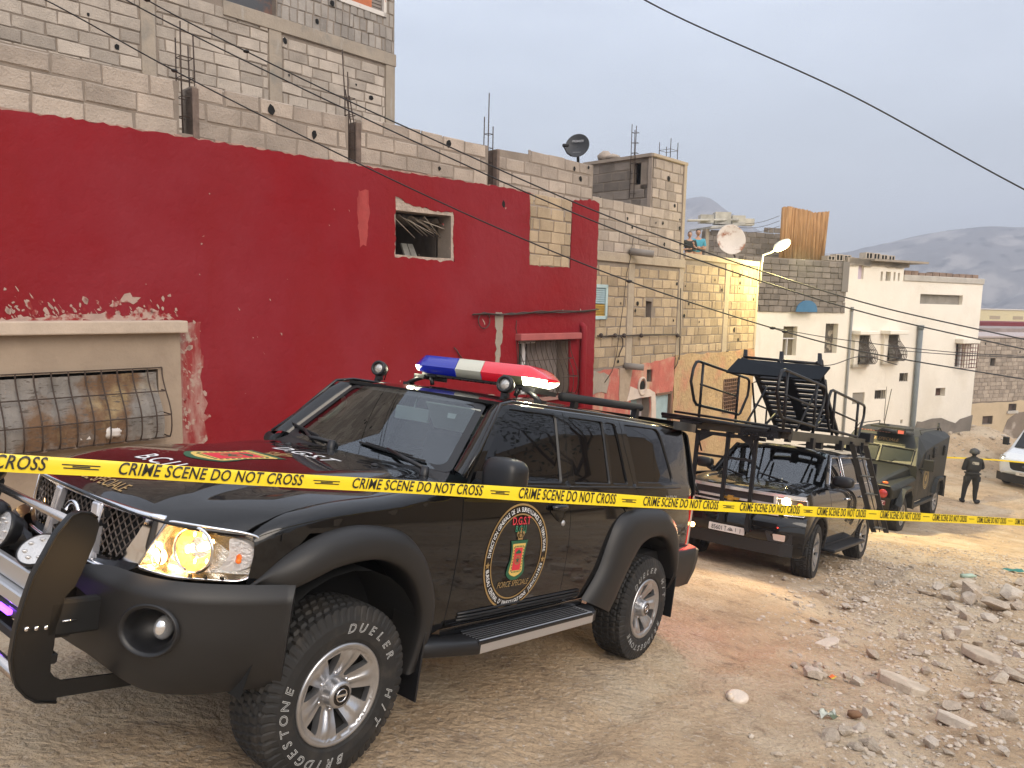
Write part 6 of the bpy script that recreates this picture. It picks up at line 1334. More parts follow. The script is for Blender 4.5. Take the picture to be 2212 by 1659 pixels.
for x0 in (.35, -.35):
    mb = MB(); mb.tube([(tws(x0 / .86, 0)[0] + .04, x0, 1.31), tws((x0 - .30) / .86, .10), tws((x0 - .5) / .86, .16)], .012, 6); build('wiper', mb, M_matte, tw_)
mb = MB(); panel(mb, [(-1.02, -.70), (-1.02, .70), (-4.0, .70), (-4.0, -.70)], lambda x, y: (x, y, 1.855 - .08 * (abs(y) / .7) ** 4 - .06 * ss(-1.3, -1.0, x)), (), .15, .03, me=1, flip=True); build('roof', mb, PB, tah)
mb = MB()
for y in (-.42, .42): mb.box((-1.55, y, 1.05), (.16, .52, .62), rot=Matrix.Rotation(-.15, 3, 'Y')); mb.box((-1.62, y, 1.5), (.1, .26, .2))
build('seat', mb, M_seat, tah, bevel=.04, seg=2)
mb = MB(); mb.box((-.78, 0, 1.15), (.4, 1.6, .22)); build('dashboard', mb, MATS['dash'], tah)
mb = MB(); mb.box((-1.8, 0, .62), (5.0, 1.5, .35)); mb.box((0, 0, .85), (1.1, 1.3, .4)); mb.box((-4.1, 0, 1.1), (.08, 1.7, 1.1)); mb.box((-3.0, 0, 1.5), (1.8, 1.3, .5)); build('underbody_blocker', mb, M_void, tah)  # dark boxes added inside this body as well
tn = lambda y, off=0: .90 - .16 * abs(y) ** 2.2 - .10 * max(0, abs(y) - .75) * 2 + off
def tprof(mb, z0, z1, y0, y1, off, th, m=0, n=24):
    ys_ = np.linspace(y0, y1, n); mb.grid([[(tn(y, off - th), y, z0), (tn(y, off), y, z0), (tn(y, off), y, z1), (tn(y, off - th), y, z1)] for y in ys_], m, smooth=False)
mb = MB(); ys_ = np.linspace(-1.0, 1.0, 40); mb.grid([[(tn(y, -.06) - (.25 if abs(y) > .97 else 0), y * .96, .36), (tn(y, .02), y * .985, .42), (tn(y, .05), y * .99, .52), (tn(y, .06), y, .64), (tn(y, .05), y, .80), (tn(y, .02), y, .90), (tn(y, -.03), y, .925)] for y in ys_]); build('front_bumper', mb, M_black, tah, fixn=True)
mb = MB(); tprof(mb, .38, .55, -.88, .88, .065, .05); build('lower_valance', mb, M_dark, tah, fixn=True)
gr = empty('grille', parent=tah)
mb = MB(); tprof(mb, .93, 1.20, -.60, .60, -.03, .04); build('grille_back', mb, mat('grille_brown', (.020, .012, .010), .4, bump=1, bs=60), gr, fixn=True)
mb = MB(); tprof(mb, 1.175, 1.215, -.97, .97, .02, .06); tprof(mb, 1.045, 1.075, -.60, .60, .03, .05); tprof(mb, .985, 1.005, -.60, .60, .03, .05); tprof(mb, .915, .945, -.66, .66, .03, .05)
for sg in (1, -1): mb.hexa([(tn(.60, .03), sg * .585, .93), (tn(.6, .03), sg * .625, .93), (tn(.6, .03), sg * .615, 1.19), (tn(.6, .03), sg * .575, 1.19)], [(tn(.60, -.03), sg * .585, .93), (tn(.6, -.03), sg * .625, .93), (tn(.6, -.03), sg * .615, 1.19), (tn(.6, -.03), sg * .575, 1.19)])
build('chrome_bars', mb, mat('satin_chrome', (.80, .80, .82), .28, .75), gr, fixn=True)
mb = MB(); P = [(-.115, 1.085), (-.045, 1.085), (-.035, 1.065), (.045, 1.065), (.035, 1.085), (.115, 1.025), (.045, 1.0), (.04, 1.03), (-.04, 1.03), (-.05, 1.0)]; P = [(-.13, 1.075), (-.05, 1.075), (-.04, 1.095), (.04, 1.095), (.03, 1.075), (.13, 1.075), (.11, 1.04), (.04, 1.04), (.03, 1.02), (-.05, 1.02), (-.04, 1.04), (-.15, 1.04)]
mb.prism(P, lambda u, v, d: (.93 + d, u, v), .03); build('gold_badge', mb, mat('gold_badge', (.50, .27, .05), .3, .6), gr, fixn=True)
pl = empty('number_plate', parent=tah); mb = MB(); mb.prism(rnd_poly([(-.26, .575), (.26, .575), (.26, .675), (-.26, .675)], .01), lambda u, v, d: (.985 - d * -1, u, v), .012); build('plate', mb, mat('plate_white', (.62, .58, .55), .5), pl, fixn=True)
mb = MB(); V, F = text2d('85601', .085, bold=.001, sx=.80); mb.add([(.999, x - .135, y + .622) for x, y, _ in V], F); V, F = text2d('1', .085, bold=.001, sx=.8); mb.add([(.999, x + .20, y + .622) for x, y, _ in V], F)
for y, h in ((-.015, .07), (.135, .055)): mb.box((.999, y, .626), (.002, .006, h))
mb.tube([(.999, y, z) for y, z in ((-.03, .655), (-.02, .645), (-.01, .655), (-.0, .645))], .004, 4)
mb.tube([(.999, .055 + a, .618 + b) for a, b in ((-.04, -.010), (.04, -.010), (.02, .012), (0, .026), (-.025, .010), (0, -.004), (.02, .008))], .0048, 4); build('plate_lettering', mb, mat('plate_black', (.02, .02, .02), .6), pl)
mb = MB(); V, F = text2d('POLICE', .10, bold=.001); 
# assault ramp --------------------------------------------------------------
rm = empty('assault_ramp', parent=tah)
M_olive = mat('olive_beam', (.052, .048, .034), .5, .1, var=.2, vs=6)
def frame(nm, pts, r=.018, mids=(), par=rm, m=M_steel):
    mb = MB(); mb.tube(pts, r, 8); 
    for q in mids: mb.tube(q, r * .9, 8)
    return build(nm, mb, m, par)
DZ = lambda x: 2.10 - .015 * (1 - x)
def railing(y, x0, x1, zt0, zt1, zb):
    r_ = .10; dx = x1 - x0; sx = 1 if dx > 0 else -1
    P = [(x0 - sx * .10, zb + (zt0 - zb) * .55), (x0 - sx * .06, zt0 - .12), (x0 + sx * .02, zt0 - .02), (x0 + sx * .12, zt0), (x1 - sx * .12, zt1), (x1 - sx * .02, zt1 - .03), (x1, zt1 - .15), (x1 - sx * .02, zb + .35), (x1 - sx * .28, zb + .03), (x1 - sx * .36, zb), (x0 + sx * .18, zb + .06), (x0 + sx * .08, zb + .12)]
    mb = MB(); mb.tube([(a, y, b) for a, b in P], .023, 8, closed=True)
    for t in (.12, .78):
        x = x0 + dx * t; zt_ = zt0 + (zt1 - zt0) * t; mb.tube([(x, y, zt_), (x - .05, y, DZ(x))], .022, 8)
    a, b = x0 + dx * .11, x0 + dx * .77; mb.tube([(a, y, (zt0 + zb) / 2 + .02), (b, y, (zt1 + zb) / 2 - .02)], .016, 8); return build('railing', mb, M_steel, rm)
railing(-.75, .94, -1.35, 2.98, 2.91, 2.27); railing(.75, 1.65, -.44, 2.88, 2.82, 2.20); railing(.75, -.75, -3.1, 2.80, 2.70, 2.12)
frame('railing', [(-1.9, -.75, 2.1), (-1.5, -.75, 2.85), (-1.7, -.75, 2.9), (-3.0, -.75, 2.75), (-3.1, -.75, 2.1)], mids=[[(-2.4, -.75, 2.1), (-2.35, -.75, 2.83)], [(-1.7, -.75, 2.5), (-3.05, -.75, 2.4)]])
mb = MB()
for y in (-.78, .78): mb.box((-1.15, y, 2.035), (4.5, .05, .13))
for x in (1.0, .3, -.5, -1.2, -2.0, -2.8, -3.35): mb.box((x, 0, 2.03), (.05, 1.6, .10))
build('deck_beams', mb, M_olive, rm, bevel=.004)
mb = MB()
for k in range(9): mb.box((1.05 - k * .11, 0, 2.085), (.06, 1.5, .02))
mb.box((1.12, -.15, 2.10), (.08, 1.9, .05)); mb.tube([(1.20, -1.08, 2.135), (1.20, .52, 2.085)], .026, 8); mb.tube([(.95, -1.0, 2.19), (.95, .55, 2.13)], .018, 8)
for y in (-.62, .35): mb.box((1.18, y, 2.06), (.10, .30, .03)); mb.box((1.1, y - .05, 2.0), (.05, .12, .14))
mb.box((1.12, .38, 2.02), (.12, .52, .10)); 
for k in range(9): mb.sph((1.19, .16 + k * .05, 2.00), .014, 6, 4)
build('front_step', mb, M_steel, rm)
# front protection frame with upright bars
mb = MB(); FX = 1.02
for y, zb_ in ((-.56, 1.15), (-.10, .98), (.30, .64)): mb.box((FX, y, (1.96 + zb_) / 2), (.05, .05, 1.96 - zb_))
mb.box((FX, -.10, 1.935), (.05, 1.05, .05)); mb.box((FX, -.13, 1.62), (.04, .9, .035)); mb.box((FX - .02, .30, .74), (.05, .08, .16)); mb.box((FX - .02, -.08, .80), (.05, .07, .20))
for y, s_ in ((-.50, 1), (.24, -1)): mb.prism([(y - .02 * s_, 1.93), (y + .20 * s_, 1.93), (y - .02 * s_, 1.80)], lambda u, v, d: (FX + .015 - d, u, v), .03)
mb.tube([(FX, -.62, 2.05), (FX - .05, -.50, 1.66)], .014, 6); mb.tube([(FX + .02, .16, 2.0), (FX - .2, .24, 1.60)], .016, 6); mb.tube([(FX, -.56, 1.2), (FX - .12, -.52, 1.05), (.78, -.5, .9)], .02, 6)
build('front_frame', mb, M_steel, rm, fixn=True)
# hinged ramp and its boarding flap
mb = MB(); A = Vector((-2.3, 0, 2.12)); B = Vector((-1.0, 0, 2.94)); D = B - A; ND = Vector((-D.z, 0, D.x)).normalized()
for y in (-.52, .52, 0): 
    w = .07 if y else .16; mb.hexa([A + Vector((0, y - w / 2, 0)), A + Vector((0, y + w / 2, 0)), B + Vector((0, y + w / 2, 0)), B + Vector((0, y - w / 2, 0))], [p + ND * .05 for p in (A + Vector((0, y - w / 2, 0)), A + Vector((0, y + w / 2, 0)), B + Vector((0, y + w / 2, 0)), B + Vector((0, y - w / 2, 0)))])
for k in range(11):
    p = A + D * ((k + .5) / 11); q = D.normalized() * .035; mb.hexa([p - q + Vector((0, -.5, 0)), p - q + Vector((0, .5, 0)), p + q + Vector((0, .5, 0)), p + q + Vector((0, -.5, 0))], [v + ND * .04 for v in (p - q + Vector((0, -.5, 0)), p - q + Vector((0, .5, 0)), p + q + Vector((0, .5, 0)), p + q + Vector((0, -.5, 0)))])
build('ramp', mb, M_steel, rm, fixn=True)
mb = MB()
for y in (-.4, .4): mb.tube([(-1.2, y, 2.08), (-1.9, y, 2.40)], .022, 6); mb.tube([(-2.9, y, 2.08), (-1.5, y * .7, 2.65)], .02, 6); mb.tube([(-.4, y, 2.1), (-1.25, y, 2.80)], .02, 6)
build('ramp_strut', mb, M_steel, rm)
mb = MB(); mb.hexa([(-.12, -.70, 2.92), (-.12, .74, 2.90), (-.38, .80, 3.12), (-.38, -.62, 3.17)], [(-.15, -.70, 2.90), (-.15, .74, 2.88), (-.41, .80, 3.10), (-.41, -.62, 3.15)]); fl_ = build('boarding_flap', mb, mat('blue_black_sheet', (.005, .008, .012), .6, spec=.15, var=.15, vs=3), rm, fixn=True)
mb = MB(); mb.tube([(-.44, -.56, 3.20), (-.44, .66, 3.16)], .022, 8)
for y in (-.54, .04, .62): mb.hexa([(-.40, y - .015, 3.16), (-.40, y + .05, 3.14), (-.50, y - .0, 3.33), (-.50, y - .05, 3.33)], [(-.46, y - .015, 3.16), (-.46, y + .05, 3.14), (-.54, y - .0, 3.33), (-.54, y - .05, 3.33)]); mb.sph((-.42, y - .02, 3.17), .03, 8, 6)
build('hook', mb, M_steel, fl_, fixn=True)
mb = MB(); a = np.array((-.95, 0, 2.93)); b = np.array((-.14, 0, 2.92))
for y in (-.45, .45): mb.tube([(-.98, y, 2.95), (-.14, y, 2.92)], .025, 6)
mb.tube([(-1.0, .56, 2.90), (-.55, .62, 3.22)], .03, 6); mb.tube([(-1.3, .60, 2.4), (-.9, .60, 2.95)], .035, 6); build('flap_arm', mb, M_steel, fl_)
# side ladder
ld_ = empty('side_ladder', parent=rm); at = T_.at; a0 = at(1841, 962, 1, .95); a1 = at(1887, 1148, 1, 1.15); of = Vector((-.25, .15, 0))
for o_ in (Vector((0, 0, 0)), of):
    mb = MB(); A, B = a0 + o_, a1 + o_; n_ = of.normalized() * .12; w_ = Vector((.6, .8, 0)).cross(B - A).normalized() * .0; f_ = Vector((.045, 0, .02))
    mb.hexa([A - n_ * .5 - f_, A + n_ * .5 - f_, B + n_ * .5 - f_, B - n_ * .5 - f_], [A - n_ * .5 + f_, A + n_ * .5 + f_, B + n_ * .5 + f_, B - n_ * .5 + f_]); build('ladder_rail', mb, M_steel, ld_, fixn=True)
mb = MB(); mb.tube([a0 + of * .5, a1 + of * .5], .008, 5); build('ladder_cable', mb, M_steel, ld_)
for k in range(5):
    mb = MB(); p = a0 + (a1 - a0) * (.13 + .205 * k); mb.tube([p, p + of], .02, 8); build('rung', mb, mat('worn_rung', (.10, .10, .09), .6), ld_)
for p in ((.2, .8), (-.6, .7), (-1.4, .8), (-2.1, .8), (-2.9, .8), (-3.3, .6)):
    for y in (p[1], -p[1]): mb = MB(); mb.box((p[0], y, 1.95), (.12, .10, .16)); build('roof_mount', mb, M_steel, rm)
mb = MB(); mb.box((-3.3, .78, 2.12), (.3, .2, .16)); build('winch', mb, M_steel, rm)
# ------------------------------------------------------------------ armoured truck
A_ = Veh('armoured_truck', 'dark olive armoured personnel truck parked beyond the ramp vehicle', 'truck', (9.541, 19.429, -5.8, 3.975, -.081, -.008)); apc = A_.o
M_apc = mat('armour_olive', (.0135, .0145, .012), .5, .1, var=.12, vs=1.5, bump=.08, bs=30); M_apd = mat('armour_dark', (.010, .0105, .010), .5, bump=.1, bs=40); M_agl = mat('armour_glass', (.010, .015, .020), .3, 0, 0, bump=.2, bs=60, spec=.04)
def pris(nm, P, y0, y1, m, par=apc, bev=.012): mb = MB(); mb.prism(P, lambda u, v, d: (u, y1 - d, v), y1 - y0); return build(nm, mb, m, par, bevel=bev, fixn=True)
def loftq(nm, secs, m, par=apc, bev=.012):
    mb = MB(); n = len(secs[0]); mb.grid([list(s_) for s_ in secs], cu=True, smooth=False); mb.add(list(secs[0]), [tuple(range(n))]); mb.add(list(secs[-1]), [tuple(range(n))]); return build(nm, mb, m, par, bevel=bev, fixn=True, weld=True)
# cab and box: cross-sections along x
sec = lambda x, yb, zb, ys, zs, yt, zt_: [(x, -yb, zb), (x, -ys, zs), (x, -yt, zt_), (x, yt, zt_), (x, ys, zs), (x, yb, zb)]
hull = loftq('hull', [sec(-.92, .98, .70, 1.04, 1.62, 1.0, 1.70), sec(-1.22, 1.0, .70, 1.05, 1.9, .93, 2.16), sec(-1.55, 1.0, .70, 1.06, 2.10, .84, 2.46), sec(-2.4, 1.0, .70, 1.07, 2.22, .80, 2.56), sec(-3.6, 1.0, .70, 1.07, 2.34, .80, 2.58), sec(-4.30, 1.0, .72, 1.06, 2.40, .90, 2.52)], M_apc)
bonn = loftq('bonnet', [sec(.80, .62, 1.20, .60, 1.30, .52, 1.335), sec(.3, .66, 1.2, .64, 1.40, .56, 1.44), sec(-.93, .86, 1.2, .84, 1.60, .76, 1.66)], M_apc)
loftq('front_wings', [sec(.82, .92, .95, .93, 1.18, .86, 1.285), sec(.4, .99, .98, 1.0, 1.22, .90, 1.33), sec(-.93, 1.0, .98, 1.03, 1.34, .95, 1.42)], M_apc)
loftq('nose', [[(.82, -.90, .98), (.82, -.86, 1.27), (.82, .86, 1.27), (.82, .90, .98)], [(.74, -.86, .70), (.80, -.90, .98), (.80, .90, .98), (.74, .86, .70)], [(.55, -.80, .52), (.70, -.84, .70), (.70, .84, .70), (.55, .80, .52)]], M_apd)
for sg in (1, -1):
    for cx, nm in ((0, 'front_arch'), (-3.5, 'rear_arch')):
        mb = MB(); P = [(cx + .62, .80), (cx + .42, 1.12), (cx + .30, 1.22), (cx - .36, 1.22), (cx - .55, 1.0), (cx - .60, .60)]; Q = [(cx + .50, .80), (cx + .36, 1.02), (cx + .24, 1.10), (cx - .30, 1.10), (cx - .46, .94), (cx - .50, .60)]
        mb.grid([[(a, sg * .96, b), (a, sg * 1.12, b - .03), (c, sg * 1.10, d), (c, sg * .9, d)] for (a, b), (c, d) in zip(P, Q)], smooth=False); build(nm, mb, M_apc, apc, fixn=True)
    for x in (0, -3.5): simple_wheel(apc, (x, sg * .86, .47), .47, .262, .15, sg, spokes=8)
    mb = MB(); mb.box((-1.75, sg * 1.04, .64), (2.1, .12, .09)); build('side_step', mb, M_apc, apc, bevel=.01)
    mb = MB(); panel(mb, rnd_poly([(-1.28, 1.48), (-1.55, 2.05), (-2.05, 2.08), (-2.05, 1.48)], .03), lambda x, z: (x, sg * 1.078, z), [rnd_poly([(-1.42, 1.58), (-1.60, 1.96), (-1.96, 1.98), (-1.96, 1.58)], .03)], .3, .03, smooth=False, flip=sg > 0); build('door_window_frame', mb, M_apd, apc)
    mb = MB(); mb.box((-1.74, sg * 1.05, 1.77), (.5, .02, .40)); build('door_window', mb, M_agl, apc)
    mb = MB(); mb.add([(x, sg * 1.072, z) for x, z in ((-1.02, .75), (-1.04, .75), (-1.23, 1.75), (-1.21, 1.75))], [(0, 1, 2, 3)]); mb.add([(x, sg * 1.074, z) for x, z in ((-2.2, .75), (-2.23, .75), (-2.23, 2.1), (-2.2, 2.1))], [(0, 1, 2, 3)]); build('door_gap', mb, M_void, apc)
    for x in (-2.55, -3.75):
        mb = MB(); mb.box((x, sg * 1.08, 2.0), (.34, .05, .30)); b_ = build('gun_port', mb, M_apd, apc, bevel=.01); mb = MB()
        for k in range(4): mb.box((x, sg * 1.11, 1.90 + .065 * k), (.30, .02, .02))
        build('port_slats', mb, M_apc, b_)
    mb = MB(); mb.box((-1.02, sg * 1.28, 1.76), (.12, .26, .30)); mb.tube([(-1.1, sg * 1.03, 1.60), (-1.05, sg * 1.2, 1.68)], .02, 6); build('door_mirror', mb, M_apd, apc, bevel=.02, seg=2)
    mb = MB(); mb.lathe([(.02, 0), (.10, .0), (.115, .025), (.10, .045), (0, .055)], 24, mat=Matrix.Translation((.81, sg * .70, 1.07)) @ Matrix.Rotation(PI / 2, 4, 'Y')); build('headlamp', mb, mat('red_headlamp', (.30, .03, .03), .15, .3, .5, emit=(1, .05, .04), es=.05), apc)
    mb = MB(); mb.sph((.84, sg * .70 - .05, 1.10), .018, 8, 6); mb.sph((.84, sg * .70 + .05, 1.08), .018, 8, 6); mb.sph((.84, sg * .68, 1.01), .014, 8, 6); build('red_led', mb, mat('red_led', (1, .1, .1), .3, emit=(1, .04, .03), es=12), apc)
    mb = MB(); mb.sph((.70, sg * .70, 1.345), .035, 12, 8, sc=(1, 2.0, .8)); build('wing_light', mb, mat('orange_lens', (.7, .12, .02), .25, emit=(1, .15, .02), es=.7), apc)
    mb = MB(); mb.add([(a, sg * b, c) for a, b, c in ((-.955, .05, 1.725), (-.955, .84, 1.715), (-1.175, .83, 2.09), (-1.175, .05, 2.10))], [(0, 1, 2, 3)]); 
    for v in range(len(mb.V)): mb.V[v] = (mb.V[v][0] + .02, mb.V[v][1], mb.V[v][2])
    build('windscreen', mb, M_agl, apc, fixn=True)
    mb = MB(); mb.tube([(a + .03, sg * b, c) for a, b, c in ((-.955, .04, 1.71), (-.955, .87, 1.70), (-1.175, .86, 2.11), (-1.175, .04, 2.12))], .022, 6, closed=True); build('screen_frame', mb, M_apd, apc)
    mb = MB(); mb.tube([(-.90, sg * .30, 1.70), (-.98, sg * .45, 1.80)], .012, 5); build('wiper', mb, M_matte, apc)
    mb = MB(); mb.tube([(-1.7, sg * .86, 2.50), (-1.75, sg * .80, 2.62), (-3.9, sg * .84, 2.64), (-4.0, sg * .88, 2.52)], .014, 6); build('roof_rail', mb, M_apd, apc)
mb = MB(); mb.box((.45, 0, .62), (.4, 1.4, .2)); mb.box((-1.8, 0, .62), (4.6, 1.1, .3)); mb.box((-4.36, .93, .95), (.12, .25, .45)); build('chassis', mb, M_void, apc)
mb = MB(); mb.box((-1.5, .15, 2.62), (.9, .9, .05), rot=Matrix.Rotation(-.05, 3, 'Y')); mb.box((-1.02, .52, 2.56), (.12, .20, .14)); mb.tube([(-1.3, .75, 2.5), (-1.2, .75, 2.62), (-1.0, .3, 2.6)], .012, 5); hb = build('roof_hatch', mb, M_apc, apc, bevel=.01)
mb = MB(); mb.box((-.955, .52, 2.56), (.02, .15, .09)); build('hatch_lamp', mb, mat('dull_red', (.42, .10, .09), .4), hb)
mb = MB(); mb.box((-1.35, -.30, 2.49), (.08, 1.0, .035)); lb2 = build('roof_lightbar', mb, M_apd, apc)
for k in range(12):
    mb = MB(); mb.box((-1.305, -.74 + k * .08, 2.49), (.01, .055, .022)); build('led', mb, mat('pinkish_led', (.35, .16, .14), .4), lb2)
mb = MB(); mb.tube([(-3.9, .8, 2.5), (-3.9, .8, 2.78)], .03, 6); mb.tube([(-2.0, -.2, 2.55), (-2.0, -.2, 2.75), (-1.95, -.1, 3.7)], .012, 5); mb.tube([(-2.1, -.25, 2.75), (-2.12, -.28, 3.75)], .008, 5); mb.box((-2.0, -.2, 2.62), (.3, .2, .1)); build('antenna', mb, M_apd, apc)
decal('header_lettering', [('FORCE SPECIALE', M_gold, 0, 0, .13, dict(bold=.001, sx=1.0, shear=.2))], lambda u, v, d: (-1.36 - v * .6 + .02, u - .1, 2.30 + v * .85), apc, 0)
mb = MB(); 
for r0, r1, m in ((.30, .275, 0), (.19, .175, 0)):
    n = 40; V = [(-1.76 - r * math.cos(2 * PI * k / n) * .95, 1.082, 1.32 + r * math.sin(2 * PI * k / n)) for r in (r0, r1) for k in range(n)]; mb.add(V, [(k, (k + 1) % n, n + (k + 1) % n, n + k) for k in range(n)], m)
V = [(-1.76 - .07 * math.cos(a), 1.082, 1.32 + .10 * math.sin(a)) for a in np.linspace(0, 2 * PI, 7)[:-1]]; mb.add(V, [tuple(range(6))], 0)
for k in range(40):
    a = 2 * PI * k / 40; c_ = (-1.76 - .225 * math.cos(a), 1.082, 1.32 + .232 * math.sin(a)); mb.add([(c_[0] - .012, 1.082, c_[2] - .018), (c_[0] + .012, 1.082, c_[2] - .018), (c_[0] + .012, 1.082, c_[2] + .018), (c_[0] - .012, 1.082, c_[2] + .018)], [(0, 1, 2, 3)], 0)
build('side_emblem', mb, mat('gold_side', (.36, .26, .11), .6), apc)
mb = MB(); mb.box((.80, .52, .83), (.02, .50, .12)); npl = build('number_plate', mb, mat('red_plate', (.22, .02, .03), .4), apc); mb = MB(); V, F = text2d('96 W', .12, bold=.002, sx=.95); mb.add([(.813, x + .60, y + .83) for x, y, _ in V], F); mb.tube([(.813, a, b) for a, b in ((.28, .78), (.76, .78), (.76, .88), (.28, .88))], .005, 4, closed=True); build('plate_lettering', mb, M_whited, npl)
mb = MB(); mb.tube([(-.1, -.02, 1.55), (-.12, .0, 1.62), (-.05, .03, 1.60)], .02, 6); mb.tube([(.05, .03, 1.50), (.05, .03, 1.56)], .025, 8); build('bonnet_hook', mb, mat('hook_pale', (.4, .42, .44), .5), apc)
# ------------------------------------------------------------------ white van at the right edge
VH = math.radians(213); vc = P2(2232, 1056, 27.0); vz = float(ground(vc[0], vc[1], False))
V_ = Veh('white_van', 'white panel van with black grille entering at the right edge of the picture', 'van', (float(vc[0]), float(vc[1]), vz, VH, 0, 0)); van = V_.o
M_van = mat('white_paint', (.62, .66, .72), .25, 0, .5)
def vsec(x, w, zb, zm, wt, zt_): return [(x, -w * .97, zb), (x, -w, zb + .25), (x, -w, zm), (x, -wt, zt_), (x, wt, zt_), (x, w, zm), (x, w, zb + .25), (x, w * .97, zb)]
loftq('van_body', [vsec(.80, .74, .55, .92, .66, 1.02), vsec(.72, .90, .50, 1.0, .78, 1.10), vsec(.40, .98, .48, 1.10, .84, 1.24), vsec(-.15, 1.0, .45, 1.25, .88, 1.36), vsec(-.95, 1.02, .45, 1.35, .84, 2.05), vsec(-1.3, 1.02, .45, 1.40, .86, 2.25), vsec(-4.6, 1.02, .45, 1.40, .88, 2.30)], M_van, van, .05)
mb = MB(); mb.grid([[(x, y, z) for y in np.linspace(-.80, .80, 7)] for x, z in ((-.12, 1.385), (-.55, 1.72), (-.92, 2.05))]); build('windscreen', mb, M_tint, van, fixn=True)
mb = MB(); P = rnd_poly([(-.58, 1.02), (.58, 1.02), (.50, .72), (.40, .66), (-.40, .66), (-.50, .72)], .05); mb.prism(P, lambda u, v, d: (.80 + d - .12 * abs(u) ** 3, u, v), .03); vg = build('grille', mb, M_dark, van, fixn=True)
mb = MB(); mb.tube([(.835 - .12 * abs(u) ** 3, u, v) for u, v in P], .018, 6, closed=True); build('grille_rim', mb, M_van, vg); mb = MB(); mb.sph((.84, 0, .86), .10, 16, 8, sc=(.15, 1, .45)); build('oval_badge', mb, mat('badge_blue', (.08, .10, .16), .3, .3), vg)
mb = MB(); mb.grid([[(.86 - .30 * abs(y) ** 3, y * 1.03, z) for z in (.22, .30, .45, .52)] for y in np.linspace(-1, 1, 17)]); vb = build('lower_bumper', mb, M_dark, van, fixn=True)
mb = MB(); mb.box((.88, 0, .585), (.02, .52, .11)); vp = build('number_plate', mb, MATS['plate_white'], van); mb = MB(); V, F = text2d('88023 | A', .09, sx=.8); mb.add([(.893, x, y + .585) for x, y, _ in V], F); build('plate_lettering', mb, MATS['plate_black'], vp)
for sg in (1, -1):
    mb = MB(); mb.prism([(sg * .72, 1.12), (sg * .93, 1.16), (sg * .97, .98), (sg * .90, .90), (sg * .70, .96)], lambda u, v, d: (.78 - .55 * (abs(u) - .6) + d - .25 * max(0, v - .9), u, v), .05); build('headlamp', mb, mat('van_lamp', (.45, .46, .44), .12, .6), van, fixn=True)
    mb = MB(); mb.sph((.72, sg * .80, 1.06), .03, 8, 6); build('running_light', mb, mat('van_lit', (1, 1, .8), .3, emit=(1, .95, .7), es=3), van)
    mb = MB(); mb.box((-.25, sg * 1.15, 1.55), (.12, .2, .30)); mb.box((-.25, sg * 1.04, 1.45), (.06, .1, .05)); build('door_mirror', mb, M_dark, van, bevel=.04, seg=3)
    for x in (0, -3.3): simple_wheel(van, (x, sg * .88, .34), .34, .20, .11, sg)
# ================================================================== FAR HOUSES
z6 = lambda x, y: (1780 + .2604 * x, 486 + .2604 * y)
z5p = lambda x, y: (1458 + .1953 * x, 432 + .1953 * y)
FW = Fac(1640, 26.2, 2.14, 1.)
wh = empty('white_house', 'tall white rendered house with caged windows and a raw grey block storey', 'house')
U6 = lambda x, y=700: FW.at(*z6(x, y))[0]; Z6 = lambda y, x=600: FW.at(*z6(x, y))[1]
uw0 = FW.at(1600, 700)[0]; uwm = FW.at(1829, 650)[0]; uwg = FW.at(1822, 650)[0]; uw1 = FW.at(2110, 760)[0]; us = U6(662, 400)
zg1 = FW.at(1740, 560)[1]; zg0 = FW.at(1740, 675)[1]; zr1 = Z6(322, 330); zr2 = Z6(475, 1000)
M_wh = mat('off_white_render', (.80, .745, .65), .9, var=.06, vs=.7, bump=.3, bs=6, dist=.03, c2=(.72, .655, .55), c2s=.5, c2t=(.5, .7), streak=[((.60, .53, .43), 1.4, (.62, .80), (1, 1, .15)), ((.45, .40, .33), 6, (.70, .76), (1, 1, .3))])
def rect(x0, y0, x1, y1, f=z6): a = FW.at(*f(x0, (y0 + y1) / 2)); b = FW.at(*f(x1, (y0 + y1) / 2)); c = FW.at(*f((x0 + x1) / 2, y0)); d = FW.at(*f((x0 + x1) / 2, y1)); return [(a[0], d[1]), (b[0], d[1]), (b[0], c[1]), (a[0], c[1])]
dpx = lambda x, y: (x, y)
RW = dict(A=rect(1691, 705, 1721, 768, dpx), B=rect(1782, 699, 1809, 763, dpx), cg1=rect(262, 918, 358, 1146), cg2=rect(505, 914, 598, 1120), cg3=rect(1090, 985, 1165, 1178), s1=rect(625, 1228, 695, 1297), s2=rect(925, 1352, 1005, 1420), s3=rect(420, 1370, 510, 1443), s4=rect(235, 1390, 335, 1485), slot=rect(797, 578, 1150, 658), u1=rect(284, 322, 330, 450), u2=rect(470, 386, 487, 464), u3=rect(512, 388, 553, 464), u4=rect(577, 392, 592, 462), u5=rect(613, 398, 628, 464), tiny=rect(633, 1615, 652, 1648))
wp = [(uw0, -8), (uw1, -8), (uw1, zr2), (us, zr2), (us, zr1), (uwm, zr1), (uwm, zg1 + .1), (uw0, zg1)]
greyp = [(uw0, zg0), (uwg, zg0), (uwg, zr1 - 1.15), (uwm + .06, zr1 - 1.15), (uwm + .06, zr1 + .05), (uwm, zr1 + .05), (uwm, zg1), (uw0, zg1)]
mb = MB(); panel(mb, [(uw0, -8), (uw1, -8), (uw1, zr2), (us, zr2), (us, zr1), (uwg - .03, zr1), (uwg - .03, zg0 + .02), (uw0, zg0)], lambda u, z: FW.pt(u, z, 0), [RW[k] for k in RW], 1.2, .3, smooth=False, nrm=False); build('wall', mb, M_wh, wh)
mb = MB(); fbox(mb, FW, uw0, uwg, zg0, zg1, -.3, -.04); build('grey_wall', mb, M_mortar, wh)
gp_ = [(uw0, zg0), (uwg + .05, zg0), (uwg + .05, zg1 + .02), (uw0, zg1 + .02)]
